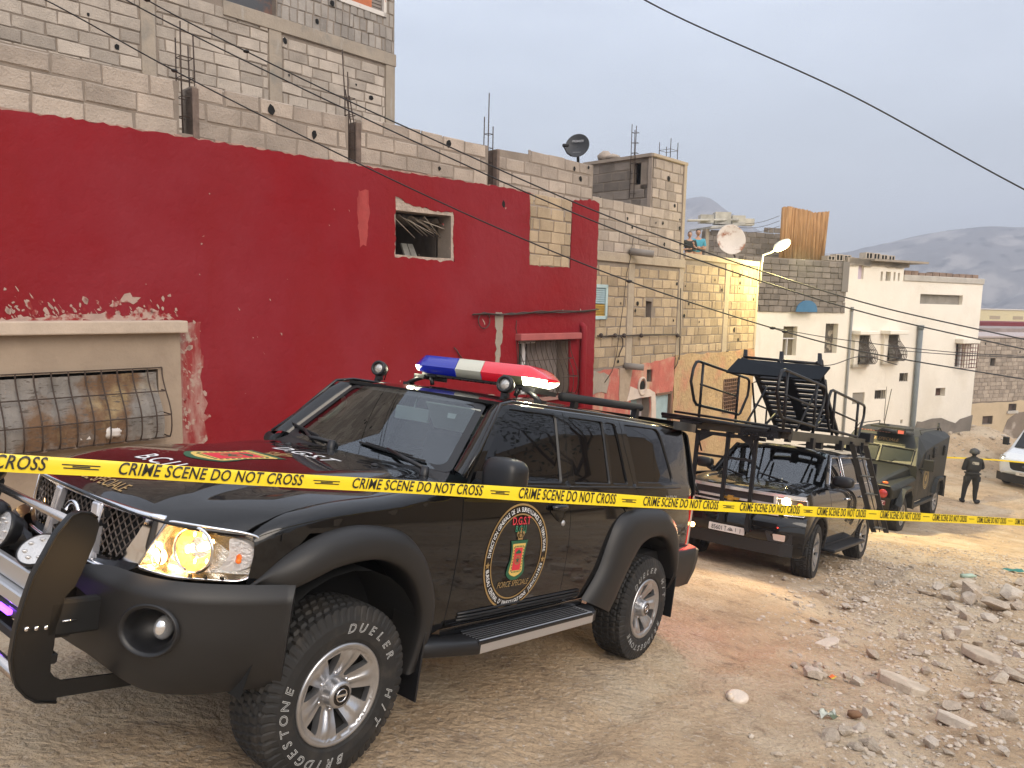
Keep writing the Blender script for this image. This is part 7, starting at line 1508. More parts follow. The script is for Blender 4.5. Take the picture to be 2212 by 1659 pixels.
gg = FW.__class__.__new__(Fac); gg.o = FW.o + FW.n * .05; gg.d = FW.d; gg.n = FW.n
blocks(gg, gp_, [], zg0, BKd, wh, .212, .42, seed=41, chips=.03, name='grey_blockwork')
mb = MB(); fbox(mb, FW, uwg - .25, uwg + .08, zr1 - 1.1, zr1 + .03, -.2, .1); build('corner_post', mb, mat('grey_post', (.20, .18, .16), .95, bump=.6, bs=20), wh)
mb = MB(); fbox(mb, FW, us, uw1 + .03, zr2 - .02, zr2 + .22, -.4, .05); build('parapet_coping', mb, mat('coping', (.46, .43, .38), .9, var=.15, vs=2, bump=.5, bs=10), wh, bevel=.02)
mb = MB(); r = random.Random(2)
for k in range(26): u = uwg + (us - uwg) * k / 26; fbox(mb, FW, u, u + .35, zr1 + .0 - .10 * r.random(), zr1 + .16 + .06 * r.random(), -.3, .06)
fbox(mb, FW, us - 2.0, us + 1.1, zr1 + .12, zr1 + .20, -1.5, .25); build('broken_edge', mb, M_conc, wh)
mb = MB(); fbox(mb, FW, uw0, uw1, -8, zr2 - .05, -9, -.6); fbox(mb, FW, uw0, us, zr2 - .1, zr1 - .02, -6, -.6); build('back_walls', mb, M_wh, wh)
mb = MB(); fbox(mb, FW, uw1 - .25, uw1, -8, zr2, -9, -.29); build('end_wall', mb, M_wh, wh)
mb = MB(); pz = FW.at(2060, 912)[1]; P = ragged([(U6(730, 1650), -8), (uw1 + .02, -8), (uw1 + .02, pz + .25), (U6(1080, 1650), pz - .05), (U6(900, 1650), pz + .25), (U6(760, 1650), pz + .15)], .5, .08, 6); panel(mb, P, lambda u, z: FW.pt(u, z, .03), (), 1, .03, smooth=False, nrm=False); build('grey_plinth', mb, mat('plinth_grey', (.20, .175, .15), .95, var=.2, vs=1.5, bump=.6, bs=8), wh)
M_dkw = mat('dark_window', (.05, .045, .04), .5, var=.4, vs=2)
for k, R in RW.items():
    a, b, z0, z1 = R[0][0], R[1][0], R[0][1], R[2][1]; w = empty('window', parent=wh)
    mcol = {'A': mat('yellowed_board', (.15, .125, .08), .8, var=.3, vs=3), 'B': mat('peeling_board', (.09, .075, .06), .9, c2=(.30, .26, .2), c2s=5, c2t=(.5, .55)), 'slot': mat('slot_block', (.24, .22, .19), .95, var=.2, vs=3), 's4': mat('filled_grey', (.27, .245, .21), .95), 's2': mat('brown_brick', (.10, .055, .045), .9), 'u1': mat('lilac_board', (.50, .42, .50), .8)}.get(k, M_dkw)
    dp = {'A': .20, 'B': .22, 'slot': .15, 's4': .05, 'u1': .1}.get(k, .22); mb = MB(); fbox(mb, FW, a - .1, b + .1, z0 - .1, z1 + .1, -dp - .05, -dp); build('infill', mb, mcol, w)
    if k == 'A':
        mb = MB(); fbox(mb, FW, a, b, z0 + (z1 - z0) * .56, z0 + (z1 - z0) * .60, -.2, -.1); fbox(mb, FW, a + (b - a) * .45, a + (b - a) * .5, z0, z0 + (z1 - z0) * .56, -.2, -.1); build('window_bar', mb, MATS['white_pvc'], w)
    if k in ('cg1', 'cg2'):
        mb = MB(); fbox(mb, FW, a - .32, b + .12, z1 + .05, z1 + .20, 0, .45); build('awning', mb, M_wh, w, bevel=.02)
        mb = MB(); rows = []
        for i in range(13):
            u = a + (b - a) * i / 12; rows.append([FW.pt(u, z0 + (z1 - z0) * t, .05 + .42 * ss(.75, .15, t) * math.sin(PI * min(1, (i + .8) / 13.6)) ** .5) for t in np.linspace(0, 1, 9)])
        mb.grid(rows); build('cage_mesh', mb, mat('mesh_grey', (.17, .155, .135), .85, c2=(.07, .06, .05), c2s=14, c2t=(.45, .55)), w)
        barsf(FW, a, b, z0, z1, 7, 4, .08, .014, .42, .3, m=MATS['rust_bar'], parent=w)
        mb = MB(); fbox(mb, FW, a - .22, a, z0 - .15, z1 + .05, 0, .14); fbox(mb, FW, a - .22, b + .05, z0 - .15, z0 - .03, 0, .14); build('surround', mb, M_wh, w)
    if k == 'cg3':
        mb = MB(); fbox(mb, FW, a - .1, b + .45, z1 + .02, z1 + .22, 0, .35); build('awning', mb, M_wh, w, bevel=.02); barsf(FW, a - .02, b + .40, z0 - .02, z1, 6, 6, .30, .012, m=mat('red_bar', (.12, .035, .03), .7), parent=w)
        mb = MB(); fbox(mb, FW, a + .05, a + .12, z0, z1, -.2, -.1); fbox(mb, FW, b - .15, b - .05, z0, z1, -.2, -.1); build('window_bar', mb, MATS['white_pvc'], w)
    if k in ('s1', 's3'): barsf(FW, a, b, z0, z1, 5, 1, -.05, .012, parent=w)
for P_, r_, m_, nm in (([(218, 705), (205, 900), (165, 1500), (150, 1750)], .045, 'pipe_grey', 'rain_pipe'), ([(775, 855), (760, 1100), (735, 1400), (718, 1700)], .095, 'pipe_blue', 'soil_pipe')):
    u_, z_ = FW.at(*z6(*P_[0])); u2_ = FW.at(*z6(*P_[-1]))[0]; u_ = (u_ + u2_) / 2; mb = MB(); mb.tube([FW.pt(u_, -8, r_ + .02), FW.pt(u_, z_, r_ + .02)], r_, 12); mb.tube([FW.pt(u_, z_ - .05, r_ + .02), FW.pt(u_, z_ + .12, r_ + .02)], r_ * 1.25, 12); build(nm, mb, mat(m_, (.17, .19, .20) if m_ == 'pipe_blue' else (.22, .22, .21), .7, var=.15, vs=2), wh)
for k, (x, y, n, lb_) in enumerate(((1905, 563, 4, 'row of hollow blocks lying on the white house roof edge near its step'), (1818, 543, 3, 'hollow blocks on the wall top beside the reed screen'), (2040, 592, 11, 'long row of broken bricks laid on the white house parapet'))):
    e = empty('loose_blocks', lb_, 'blocks'); r = random.Random(k)
    u_, z_ = FW.at(x, y); base = zr2 + .22 if k == 2 else (zr1 + .20 if k == 0 else zg1 + .02)
    for i in range(n):
        mb = MB(); u = u_ + (i - n / 2) * .42; h = r.uniform(.16, .26) * (.7 if k == 2 else 1); fbox(mb, FW, u, u + .38, base, base + h, -.35, -.05)
        if k < 2: fbox(mb, FW, u + .05, u + .16, base + .03, base + h - .03, -.06, -.045, 1); fbox(mb, FW, u + .22, u + .33, base + .03, base + h - .03, -.06, -.045, 1)
        build('block', mb, [BKg[2] if k < 2 else mat('brick_brown', (.24, .17, .13), .95, var=.3, vs=5), M_void], e)
# roof structures behind: dish wall, reed screen
FD = Fac(1600, 28.5, 3, 1.)
dwl = empty('roof_wall', 'low raw grey block wall on the roof terrace behind the large rusty dish', 'wall')
P = FD.P([(1524, 500), (1540, 498), (1681, 492), (1700, 492), (1700, 600), (1524, 600)]); blocks(FD, P, [], P[4][1], BKd, dwl, .212, .42, seed=51); mb = MB(); fbox(mb, FD, P[0][0], P[3][0], P[4][1], P[0][1] + .02, -.25, -.01); build('wall_core', mb, M_mortar, dwl)
mb = MB(); fbox(mb, FD, P[0][0], P[0][0] + .14, P[4][1], P[0][1] + .1, -.2, .05); build('corner_post', mb, M_conc, dwl)
mb = MB(); a = FD.at(1527, 490); b = FD.at(1600, 480); mb.hexa([FD.pt(a[0], a[1], .3), FD.pt(b[0], a[1] + .22, .3), FD.pt(b[0], a[1] + .22, -1.2), FD.pt(a[0], a[1], -1.2)], [FD.pt(a[0], a[1] - .08, .3), FD.pt(b[0], a[1] + .12, .3), FD.pt(b[0], a[1] + .12, -1.2), FD.pt(a[0], a[1] - .08, -1.2)]); o = build('tin_roof', mb, mat('tin', (.40, .39, .36), .6, .2, var=.2, vs=3), dwl, fixn=True)
mb = MB(); c = FD.at(1575, 482)
for k, (dx, w, h) in enumerate(((-.9, .5, .3), (-.2, .6, .45), (.5, .5, .35), (1.0, .35, .25))): mb.box(FD.pt(c[0] + dx, c[1] + h * .4, -.2), (w, .4, h))
mb.tube([FD.pt(c[0] - 1.8, c[1] - .0, 0), FD.pt(c[0] + .4, c[1] + .15, 0)], .05, 6); o = build('rubble_heap', mb, mat('pale_junk', (.45, .43, .38), .9, var=.3, vs=3)); tag(o, 'stacked offcuts and pale blocks on the tin roof behind the rusty dish', 'junk')
def dish(nm, lb_, c, R, nrm, m, m2, pole, arm=True, text=None):
    e = empty(nm, lb_, 'satellite dish'); c = Vector(c); N_v = Vector(nrm).normalized(); Q = N_v.to_track_quat('Z', 'Y').to_matrix().to_4x4(); Mx = Matrix.Translation(c) @ Q @ Matrix.Scale(1.06, 4, Vector((0, 1, 0)))
    mb = MB(); mb.lathe([(0, -.20 * R), (R * .35, -.175 * R), (R * .7, -.10 * R), (R * .95, -.015 * R), (R, 0), (R * 1.0, -.03 * R), (R * .7, -.13 * R), (0, -.23 * R)], 40, mat=Mx); build('reflector', mb, m, e)
    mb = MB()
    if pole is not None: mb.tube([c - N_v * R * .25, c - N_v * R * .35 + Vector((0, 0, -R * .3)), Vector(pole)], .03, 8)
    build('mast', mb, m2, e)
    if arm:
        t = Mx @ Vector((0, R * .15, R * .95)) if arm == 1 else Mx @ Vector(arm); b_ = Mx @ Vector((0, -R * .98, 0)) if arm == 1 else Mx @ Vector((-R * .4, -R * .9, 0)); mb = MB(); mb.tube([b_, b_ + (t - b_) * .5 + Vector((0, 0, -.05)), t], .014, 6); mb.tube([t, t + (c - t).normalized() * .12], .035, 10); build('feed_arm', mb, m2, e)
    if text:
        mb = MB(); V, F = text2d(text, R * .26, bold=.002, shear=.2); mb.add([Mx @ Vector((x, y + R * .38, -.10 * R + .02 + abs(x) * .06)) for x, y, _ in V], F); V, F = text2d(text[:6] + ' SAT', R * .13); mb.add([Mx @ Vector((x, y - R * .55, -.075 * R)) for x, y, _ in V], F); build('dish_lettering', mb, mat('grey_print', (.25, .25, .26), .6), e)
    return e
c1 = P2(1247, 314, 15.3); dish('satellite_dish', 'black satellite dish on a pole above the red house parapet', c1, .255, (-.28, -.90, .35), mat('dish_black', (.022, .023, .026), .5), M_matte, P2(1249, 362, 15.4), arm=(-.24, -.12, .22), text='PREMIER')
c2 = P2(1580, 517, 26.6); dish('satellite_dish', 'large pale rusty satellite dish on the roof terrace near the street lamp', c2, .53, (.05, -.95, .25), mat('dish_rusty', (.56, .50, .46), .7, c2=(.26, .11, .06), c2s=2.2, c2t=(.52, .62), var=.06, vs=3), MATS['rust_bar'], P2(1588, 556, 26.7), arm=0)
u_, z_ = FW.at(1729, 671); mb = MB(); q = [gg.pt(u_ + .52 * math.cos(t), zg0 + .02 + .42 * math.sin(t), .25 + .05 * math.sin(t)) for t in np.linspace(0, PI, 24)]; q2 = [gg.pt(u_ + .52 * math.cos(t), zg0 + .02 + .42 * math.sin(t), .22) for t in np.linspace(0, PI, 24)]; mb.add(q + q2, [tuple(range(24)), tuple(range(47, 23, -1))] + [(k, k + 1, 25 + k, 24 + k) for k in range(23)]); o = build('satellite_dish', mb, mat('dish_blue', (.05, .17, .32), .6, var=.1, vs=4), fixn=True); tag(o, 'blue half-hidden satellite dish at the foot of the grey block storey', 'satellite dish')
FR = Fac(1735, 27.8, 3, 1.)
a = FR.at(1686, 500)[0]; b = FR.at(1784, 500)[0]; mb = MB(); rows = []
zt0, zt1, zb_ = FR.at(1690, 449)[1], FR.at(1784, 460)[1], FR.at(1735, 556)[1]
for i in range(90):
    t = i / 89; u = a + (b - a) * t; rows.append([FR.pt(u, zb_ - .2, .03 * math.sin(i * .9) + .06 * math.sin(i * .21)), FR.pt(u + .05 * t * 1, zt0 + (zt1 - zt0) * t + .05 * math.sin(t * 7) + .02 * (i % 3), .03 * math.sin(i * .9) + .08 * math.sin(i * .17))])
mb.grid(rows); o = build('reed_screen', mb, mat('reed', (.40, .22, .095), .85, var=.15, vs=2, bump=.4, bs=30, streak=[((.26, .14, .06), 5, (.48, .6), (6, 6, .25)), ((.50, .33, .17), 4, (.6, .7), (5, 5, .2))])); tag(o, 'orange-brown reed screen standing on the roof right of the street lamp', 'screen'); md = o.modifiers.new('s', 'SOLIDIFY'); md.thickness = .03
e = empty('clothes_lines', 'three thin sagging lines strung from the roof wall to the reed screen', 'line')
for k in range(3):
    mb = MB(); A, B = Vector(P2(1593, 482 + 9 * k, 28.3)), Vector(P2(1684, 466 + 11 * k, 27.8)); mb.tube([A + (B - A) * t + Vector((0, 0, -.12 * math.sin(PI * t))) for t in np.linspace(0, 1, 8)], .008, 4); build('line', mb, MATS['rust_bar'], e)
mb = MB(); mb.tube([P2(1593, 478, 28.3), P2(1593, 500, 28.3)], .03, 5); build('post', mb, MATS['rust_bar'], e)
# beige house at the right, red and cream buildings beyond
FB = Fac(2095, 38, 2.6, 1.)
bg = empty('beige_house', 'low beige house with raw block upper floor at the far right behind the soldier', 'house')
z7 = lambda x, y: (2079 + .2768 * x, 621 + .2768 * y)
ub0 = FB.at(2040, 800)[0]; ub1 = FB.at(2420, 800)[0]; zbt = FB.at(*z7(300, 392))[1]; zbm = FB.at(*z7(250, 890))[1]
def rb(x0, y0, x1, y1): A = FB.at(*z7(x0, y1)); B = FB.at(*z7(x1, y0)); return [(A[0], A[1]), (B[0], A[1]), (B[0], B[1]), (A[0], B[1])]
hb_ = [rb(215, 548, 258, 612), rb(148, 1000, 235, 1070), rb(352, 905, 420, 962)]
wall(FB, [(ub0, -9), (ub1, -9), (ub1, zbt), (ub0, zbt)], hb_, M_mortar, bg, off=-.02, step=2)
blocks(FB, [(ub0, zbm), (ub1, zbm), (ub1, zbt), (ub0, zbt)], hb_, zbm, blk_mats('block_far', (.37, .31, .25)), bg, .212, .42, seed=61, chips=.06)
mb = MB(); panel(mb, ragged([(ub0, -9), (ub1, -9), (ub1, zbm + .05), (ub0, zbm - .05)], .6, .05, 4), lambda u, z: FB.pt(u, z, .03), hb_, 1, .03, smooth=False, nrm=False); build('plaster', mb, mat('stained_beige', (.50, .40, .27), .95, var=.1, vs=1, bump=.4, bs=6, c2=(.25, .20, .155), c2s=.28, c2t=(.52, .56), streak=[((.40, .33, .26), .9, (.6, .66), None)]), bg)
mb = MB(); P = ragged([FB.at(*z7(*p)) for p in ((60, 1240), (180, 1260), (260, 1230), (310, 1130), (345, 1040), (400, 990), (460, 965), (560, 950), (560, 1500), (60, 1500))], .4, .06, 9); panel(mb, P, lambda u, z: FB.pt(u, z, .05), (), 1, .02, smooth=False, nrm=False); build('damp_render', mb, mat('damp_grey', (.21, .17, .135), .95, var=.2, vs=1, bump=.5, bs=6, c2=(.40, .35, .30), c2s=.5, c2t=(.58, .64)), bg)
for i, R in enumerate(hb_):
    w = empty('window', parent=bg); mb = MB(); fbox(mb, FB, R[0][0], R[1][0], R[0][1], R[2][1], -.25, -.2); build('infill', mb, mat('brown_brick2', (.13, .095, .08), .9, var=.3, vs=4) if i else M_dkw, w)
    if i == 2: mb = MB(); fbox(mb, FB, R[0][0] - .1, R[1][0] + .1, R[0][1] - .15, R[0][1], -.1, .1); build('sill', mb, MATS['coping'], w)
mb = MB(); fbox(mb, FB, ub0, ub1, -9, zbt - .02, -10, -.3); build('back_walls', mb, M_mortar, bg)
mb = MB(); fbox(mb, FB, ub0, ub1, zbt, zbt + .08, -10, .04); build('roof_slab', mb, mat('pinkish_slab', (.42, .35, .33), .9), bg)
def farb(nm, lb_, x0, x1, y0, y1, dep, m, dy=1., th=6, bot=-9, cat='building'):
    f = Fac(x0, dep, 3.0, dy); A = f.at(x0, y0); B = f.at(x1, y0); e = empty(nm, lb_, cat); mb = MB(); fbox(mb, f, A[0], B[0], f.at(x0, y1)[1] if bot is None else bot, A[1], -th, 0); build('wall', mb, m, e); return f, A, B, e
farb('low_terrace', 'grey low roof terrace wall between the beige house and the dark red building', 2060, 2420, 708, 760, 46, mat('terrace_grey', (.27, .22, .20), .95, var=.2, vs=1), bot=-9)
f, A, B, e = farb('dark_red_building', 'long dark red single-storey building seen beyond the white house at the right edge', 2100, 2440, 695, 720, 60, mat('dark_red', (.17, .018, .026), .8, var=.1, vs=.3)); mb = MB(); fbox(mb, f, A[0] + 3, B[0], A[1] - .5, A[1] - .38, 0, .3); build('pink_ledge', mb, mat('pink_ledge', (.50, .25, .25), .8), e)
f, A, B, e = farb('cream_building', 'long cream flat-roofed building with vent grilles on the skyline at the right edge', 2100, 2460, 668, 700, 78, mat('cream_wall', (.60, .53, .33), .9))
for k in range(6): mb = MB(); u = A[0] + 2.6 + k * 3.4; fbox(mb, f, u, u + 1.5, A[1] - 1.0, A[1] - .65, -.05, .02); build('vent', mb, mat('vent_tan', (.38, .31, .22), .9), e)
mb = MB(); fbox(mb, f, A[0], B[0], A[1], A[1] + .12, -6, .1); build('roof_edge', mb, mat('white_edge', (.60, .58, .55), .9), e)
# ================================================================== HILLS
def ridge(nm, az0, az1, dist, hf, m, seed):
    mb = MB(); n = 260; rows = []
    for i in range(n):
        a = az0 + (az1 - az0) * i / (n - 1); rr = []
        for j in range(26):
            t = j / 25; d = dist * (1 + 1.0 * t); x, y = math.sin(a) * d, math.cos(a) * d; h = hf(math.degrees(a)) * ss(0, 1, t) * (1 + .0 * t); q = float(fbm(x / (dist * .10), y / (dist * .10), 7, seed)); rr.append((x, y, -30 + (h + 30) * ss(0, 1, t * 1.0) + q * dist * .11 * math.sin(PI * min(1, t + .05)) ** .7 * (.3 + t)))
        rows.append(rr)
    mb.grid(rows); o = build(nm, mb, m); tag(o, kind='structure'); return o
M_hill = mat('hill_rock', (.15, .14, .135), .95, var=.2, vs=.012, c2=(.30, .275, .25), c2s=.025, c2t=(.50, .60), streak=[((.05, .05, .05), .06, (.55, .64), None)])
_hh = cr([-60, 0, 8, 12, 14, 16, 18, 21, 23.5, 26, 29, 31, 33, 36, 42, 55, 85], [60, 80, 110, 138, 145, 122, 98, 74, 70, 80, 93, 97, 98, 95, 90, 70, 50])
ridge('hills', math.radians(-60), math.radians(85), 520, lambda a: _hh(a) * 1.0, M_hill, 3)
# ================================================================== STREET LAMP
c = Vector(FR.pt(0, 0)); LP = Vector(P2(1689, 533, 19.9))
lampo = empty('street_lamp', 'lit curved-arm street lamp fixed to the corner of the tan block house', 'lamp')
base = Vector(F3.pt(uZ - .02, zM - .55, .08)); mb = MB(); mb.tube([base, base + Vector((0, 0, .45)), base + Vector((.02, -.02, .75)), base + (LP - base) * .45 + Vector((0, 0, .38)), LP + Vector((-.18, .0, -.09))], .028, 10); build('arm', mb, mat('galvanised', (.50, .50, .46), .4, .4), lampo)
mb = MB(); d_ = Vector((.55, -.20, .30)).normalized(); mb.sph(LP, 1, 18, 12, fn=lambda v: Vector((v.x * .06, v.y * .09, v.z * .22)), rot=d_.to_track_quat('Z', 'Y').to_matrix()); build('lamp_head', mb, mat('lit_lamp', (1, .95, .7), .4, emit=(1, .90, .42), es=60), lampo)
mb = MB(); mb.sph(LP + Vector((0, .02, .07)), 1, 16, 8, fn=lambda v: Vector((v.x * .08, v.y * .11, v.z * .24)), rot=d_.to_track_quat('Z', 'Y').to_matrix()); build('lamp_hood', mb, MATS['galvanised'], lampo)
ld = bpy.data.lights.new('lamp_light', 'POINT'); lo = bpy.data.objects.new('lamp_light', ld); COL.objects.link(lo); lo.parent = lampo; lo.location = LP + Vector((.15, -.95, -.30)); ld.energy = 650; ld.color = (1, .84, .34); ld.shadow_soft_size = .2
ld = bpy.data.lights.new('lamp_beam', 'SPOT'); lo = bpy.data.objects.new('lamp_beam', ld); COL.objects.link(lo); lo.parent = lampo; lo.location = LP + Vector((.2, -.1, -.12)); ld.energy = 5200; ld.color = (1, .80, .36); ld.spot_size = 1.9; ld.spot_blend = 1; ld.shadow_soft_size = .15; lo.rotation_euler = (LP - Vector((14.5, 17.5, -5.8))).to_track_quat('Z', 'Y').to_euler()
# ================================================================== OVERHEAD WIRES
def wire(lb_, pts, k=.00095, ins=()):
    Q = [Vector(P2(*p)) for p in pts]; X = cr(range(len(Q)), [q[0] for q in Q]); Y = cr(range(len(Q)), [q[1] for q in Q]); Zc = cr(range(len(Q)), [q[2] for q in Q]); D = cr(range(len(Q)), [p[2] for p in pts])
    ts = np.linspace(0, len(Q) - 1, 14 * (len(Q) - 1)); mb = MB(); mb.tube([(X(t), Y(t), Zc(t)) for t in ts], [max(.004, D(t) * k) for t in ts], 6); 
    for t in ins: mb.sph((X(t), Y(t), Zc(t)), D(t) * .0022, 8, 6, sc=(2, 2, 1))
    o = build('overhead_wire', mb, mat('wire_black', (.012, .011, .011), .6)); return tag(o, lb_, 'wire')
wire('lowest overhead wire, crossing the red wall and ending over the white house', [(-60, -60, 5.0), (98, 0, 5.6), (383, 156, 6.9), (864, 396, 9.2), (1296, 584, 12.3), (1674, 710, 17), (1847, 756, 20), (2212, 819, 26), (2500, 862, 34), (2900, 900, 46)], ins=(1.98, 4.15, 4.98, 5.1))
wire('middle overhead wire, running just above the parapet of the red house', [(150, -80, 5.4), (273, 0, 6.0), (864, 291, 9.2), (1293, 482, 12.5), (1674, 617, 17), (1890, 681, 21), (2212, 754, 27), (2500, 812, 35), (2900, 870, 46)], ins=())
wire('topmost long overhead wire above the red house parapet', [(190, -80, 5.6), (318, 0, 6.2), (864, 269, 9.6), (1296, 460, 13), (1674, 595, 18), (1890, 660, 22), (2212, 733, 28), (2500, 795, 36), (2900, 860, 46)], ins=(1.0, 1.42))
wire('single dark wire slanting across the sky at upper right', [(700, -430, 4.6), (1100, -190, 5.4), (1393, 0, 6.2), (1800, 187, 7.6), (2212, 409, 9.5), (2800, 700, 15), (3300, 900, 24)], k=.0010)
wire('thin wire from the tan house corner sagging down to the ramp hooks', [(1467, 726, 17.5), (1530, 749, 18.5), (1611, 767, 20), (1700, 782, 22), (1790, 789, 25), (1860, 770, 26.5), (1938, 788, 27.5)], k=.0006)
wire('upper of the two close parallel wires crossing the white house', [(1660, 706, 18), (1801, 731, 22), (2060, 761, 26), (2212, 770, 28), (2500, 790, 34), (2900, 840, 46)], k=.0006)
wire('lower of the two close parallel wires crossing the white house', [(1940, 757, 26), (2060, 766, 27), (2212, 772.5, 28.5), (2500, 794, 34), (2900, 845, 46)], k=.0006)
# ================================================================== BARRIER TAPE
M_tape = mat('tape_yellow', (.86, .64, .015), .35, 0, .2); M_tblk = mat('tape_print', (.012, .010, .006), .5)
D0 = 2.3; tn_ = lambda x: (x - 254.) / (660. - .2028 * x); tx_ = lambda n: (660. * n + 254.) / (.2028 * n + 1)
_tt = cr([-300, 0, 250, 553, 918, 1213, 1458, 1890, 2212, 2400], [958, 979.5, 996, 1018, 1040, 1058, 1076, 1102, 1121, 1131]); _tb = cr([-300, 0, 250, 553, 918, 1213, 1458, 1890, 2212, 2400], [999, 1019, 1031, 1049, 1068, 1087.5, 1100, 1122.5, 1136, 1145])
def tpt(n, v, d=0):                                    # n in repeats along the tape, v 0 bottom..1 top
    x = tx_(n); dep = D0 * (1 + .2028 * n); fold = .003 * max(0, v - .80) / .2; y = _tb(x) + (_tt(x) - _tb(x)) * v; p = Vector(P2(x, y, dep + fold - d)); return p
tape = empty('barrier_tape', 'yellow crime scene tape stretched across the whole street in front of the nearest car', 'tape')
mb = MB(); rows = [[tpt(n, v) for v in (0, .06, .4, .78, .90, 1)] for n in np.linspace(-.62, 15, 160)]; mb.grid(rows); rib = build('ribbon', mb, M_tape, tape)
dirv = (tpt(3, .5) - tpt(0, .5)).normalized(); stp = (tpt(1, .5) - tpt(0, .5)).length
V, F = text2d('CRIME SCENE DO NOT CROSS', 1.0, bold=.014, space=1.06, sx=.60, align='LEFT'); V = np.array(V); x0, x1 = V[:, 0].min(), V[:, 0].max(); yb, yt = V[:, 1].min(), V[:, 1].max()
for n in range(-1, 12):
    Q = []; mb = MB()
    for x, y, _ in V:
        t = (x - x0) / (x1 - x0); v = .17 + (y - yb) / (yt - yb) * .80; v = min(v, 1.0); Q.append(tpt(n + t * .755 + .02 * (v - .3), v, .004))
    mb.add(Q, F)
    for k in range(3 if n < 6 else 1):
        w = (.13, .06, .12)[k]; mb.add([tpt(n - .125 + s * w / 2, .60 - .10 * k + q * .035, .002) for s, q in ((-1, -1), (1, -1), (1, 1), (-1, 1))], [(0, 1, 2, 3)])
    build('tape_lettering', mb, M_tblk, tape)
mb = MB(); rows = []
pts = [(2040, 988, 27), (2090, 990, 27), (2150, 993.5, 26.6), (2212, 999, 26.4), (2300, 1004, 26)]
for x, y, d in pts: rows.append([P2(x, y - 1.6, d), P2(x, y + 1.6, d)])
mb.grid(rows); rows = [[P2(2026 + i * .01, y, 28), P2(2040 + i, y + 2.5, 27.5)] for i, y in enumerate((988, 987))]
o = build('barrier_tape', mb, M_tape); tag(o, 'second yellow tape strung far back behind the soldier and across the white van', 'tape')
# ================================================================== PEOPLE
def skin_body(name, J, E_, m, parent, sub=2, extra=None):
    me = bpy.data.meshes.new(name); me.from_pydata([j[0] for j in J], E_, []); o = bpy.data.objects.new(name, me); COL.objects.link(o)
    if parent is not None: o.parent = parent
    md = o.modifiers.new('skin', 'SKIN'); md.use_smooth_shade = True
    for i, j in enumerate(J): r = j[1]; me.skin_vertices[0].data[i].radius = (r, r) if not isinstance(r, tuple) else r
    me.skin_vertices[0].data[0].use_root = True
    s = o.modifiers.new('sub', 'SUBSURF'); s.levels = sub; s.render_levels = sub; me.materials.append(m)
    bpy.context.view_layer.update(); dg = bpy.context.evaluated_depsgraph_get(); me2 = bpy.data.meshes.new_from_object(o.evaluated_get(dg)); o.modifiers.clear(); o.data = me2; me2.name = name
    if not me2.materials: me2.materials.append(m)
    for p in me2.polygons: p.use_smooth = True
    return o
def head(parent, c, face, m_skin, hair=None, s=1.0, name='head'):
    """head with nose, brow, ears; face = direction it looks"""
    f = Vector(face).normalized(); q = f.to_track_quat('Y', 'Z').to_matrix(); c = Vector(c)
    def fn(v):
        x, y, z = v.x * .074, v.y * .094, v.z * .115
        if v.z < -.2: x *= 1 - .30 * (-v.z - .2); y *= 1 - .12 * (-v.z)
        if v.y > .2: y += .004 * math.cos(v.z * 3)
        return Vector((x, y, z)) * s
    mb = MB(); mb.sph(c, 1, 28, 20, fn=fn, rot=q); L_ = lambda x, y, z: c + q @ Vector((x, y, z)) * s
    mb.hexa([L_(-.010, .088, .020), L_(.010, .088, .020), L_(.016, .088, -.022), L_(-.016, .088, -.022)], [L_(-.004, .098, .018), L_(.004, .098, .018), L_(.010, .116, -.020), L_(-.010, .116, -.020)])
    for sx in (-1, 1): mb.sph(L_(sx * .076, .0, -.005), 1, 10, 8, fn=lambda v: Vector((v.x * .010, v.y * .020, v.z * .032)) * s, rot=q); mb.sph(L_(sx * .032, .082, .028), 1, 8, 6, fn=lambda v: Vector((v.x * .022, v.y * .010, v.z * .007)) * s, rot=q)
    h = build(name, mb, m_skin, parent)
    mb = MB()
    for sx in (-1, 1): mb.sph(L_(sx * .031, .088, .012), .011 * s, 8, 6)
    build('eyes', mb, mat('eye_dark', (.05, .04, .035), .2), h); mb = MB(); mb.tube([L_(-.024, .089, -.052), L_(0, .093, -.050), L_(.024, .089, -.052)], .006 * s, 6); build('mouth', mb, mat('lip', (.25, .09, .07), .6), h)
    if hair:
        mb = MB(); mb.sph(c + q @ Vector((0, -.012, .018)) * s, 1, 24, 14, fn=lambda v: Vector((v.x * .084, v.y * .104 - (.02 if v.z < .35 and v.y > 0 else 0) - (.05 if v.y > .5 and v.z < .45 else 0), max(v.z, -.35) * .118)) * s, rot=q); build('hair', mb, hair, h)
    return h
M_uni = mat('black_uniform', (.008, .008, .009), .9, var=.3, vs=7, bump=.6, bs=22, dist=.03); M_skin = mat('skin', (.42, .24, .16), .55, var=.08, vs=9); M_hair = mat('dark_hair', (.015, .012, .010), .6)
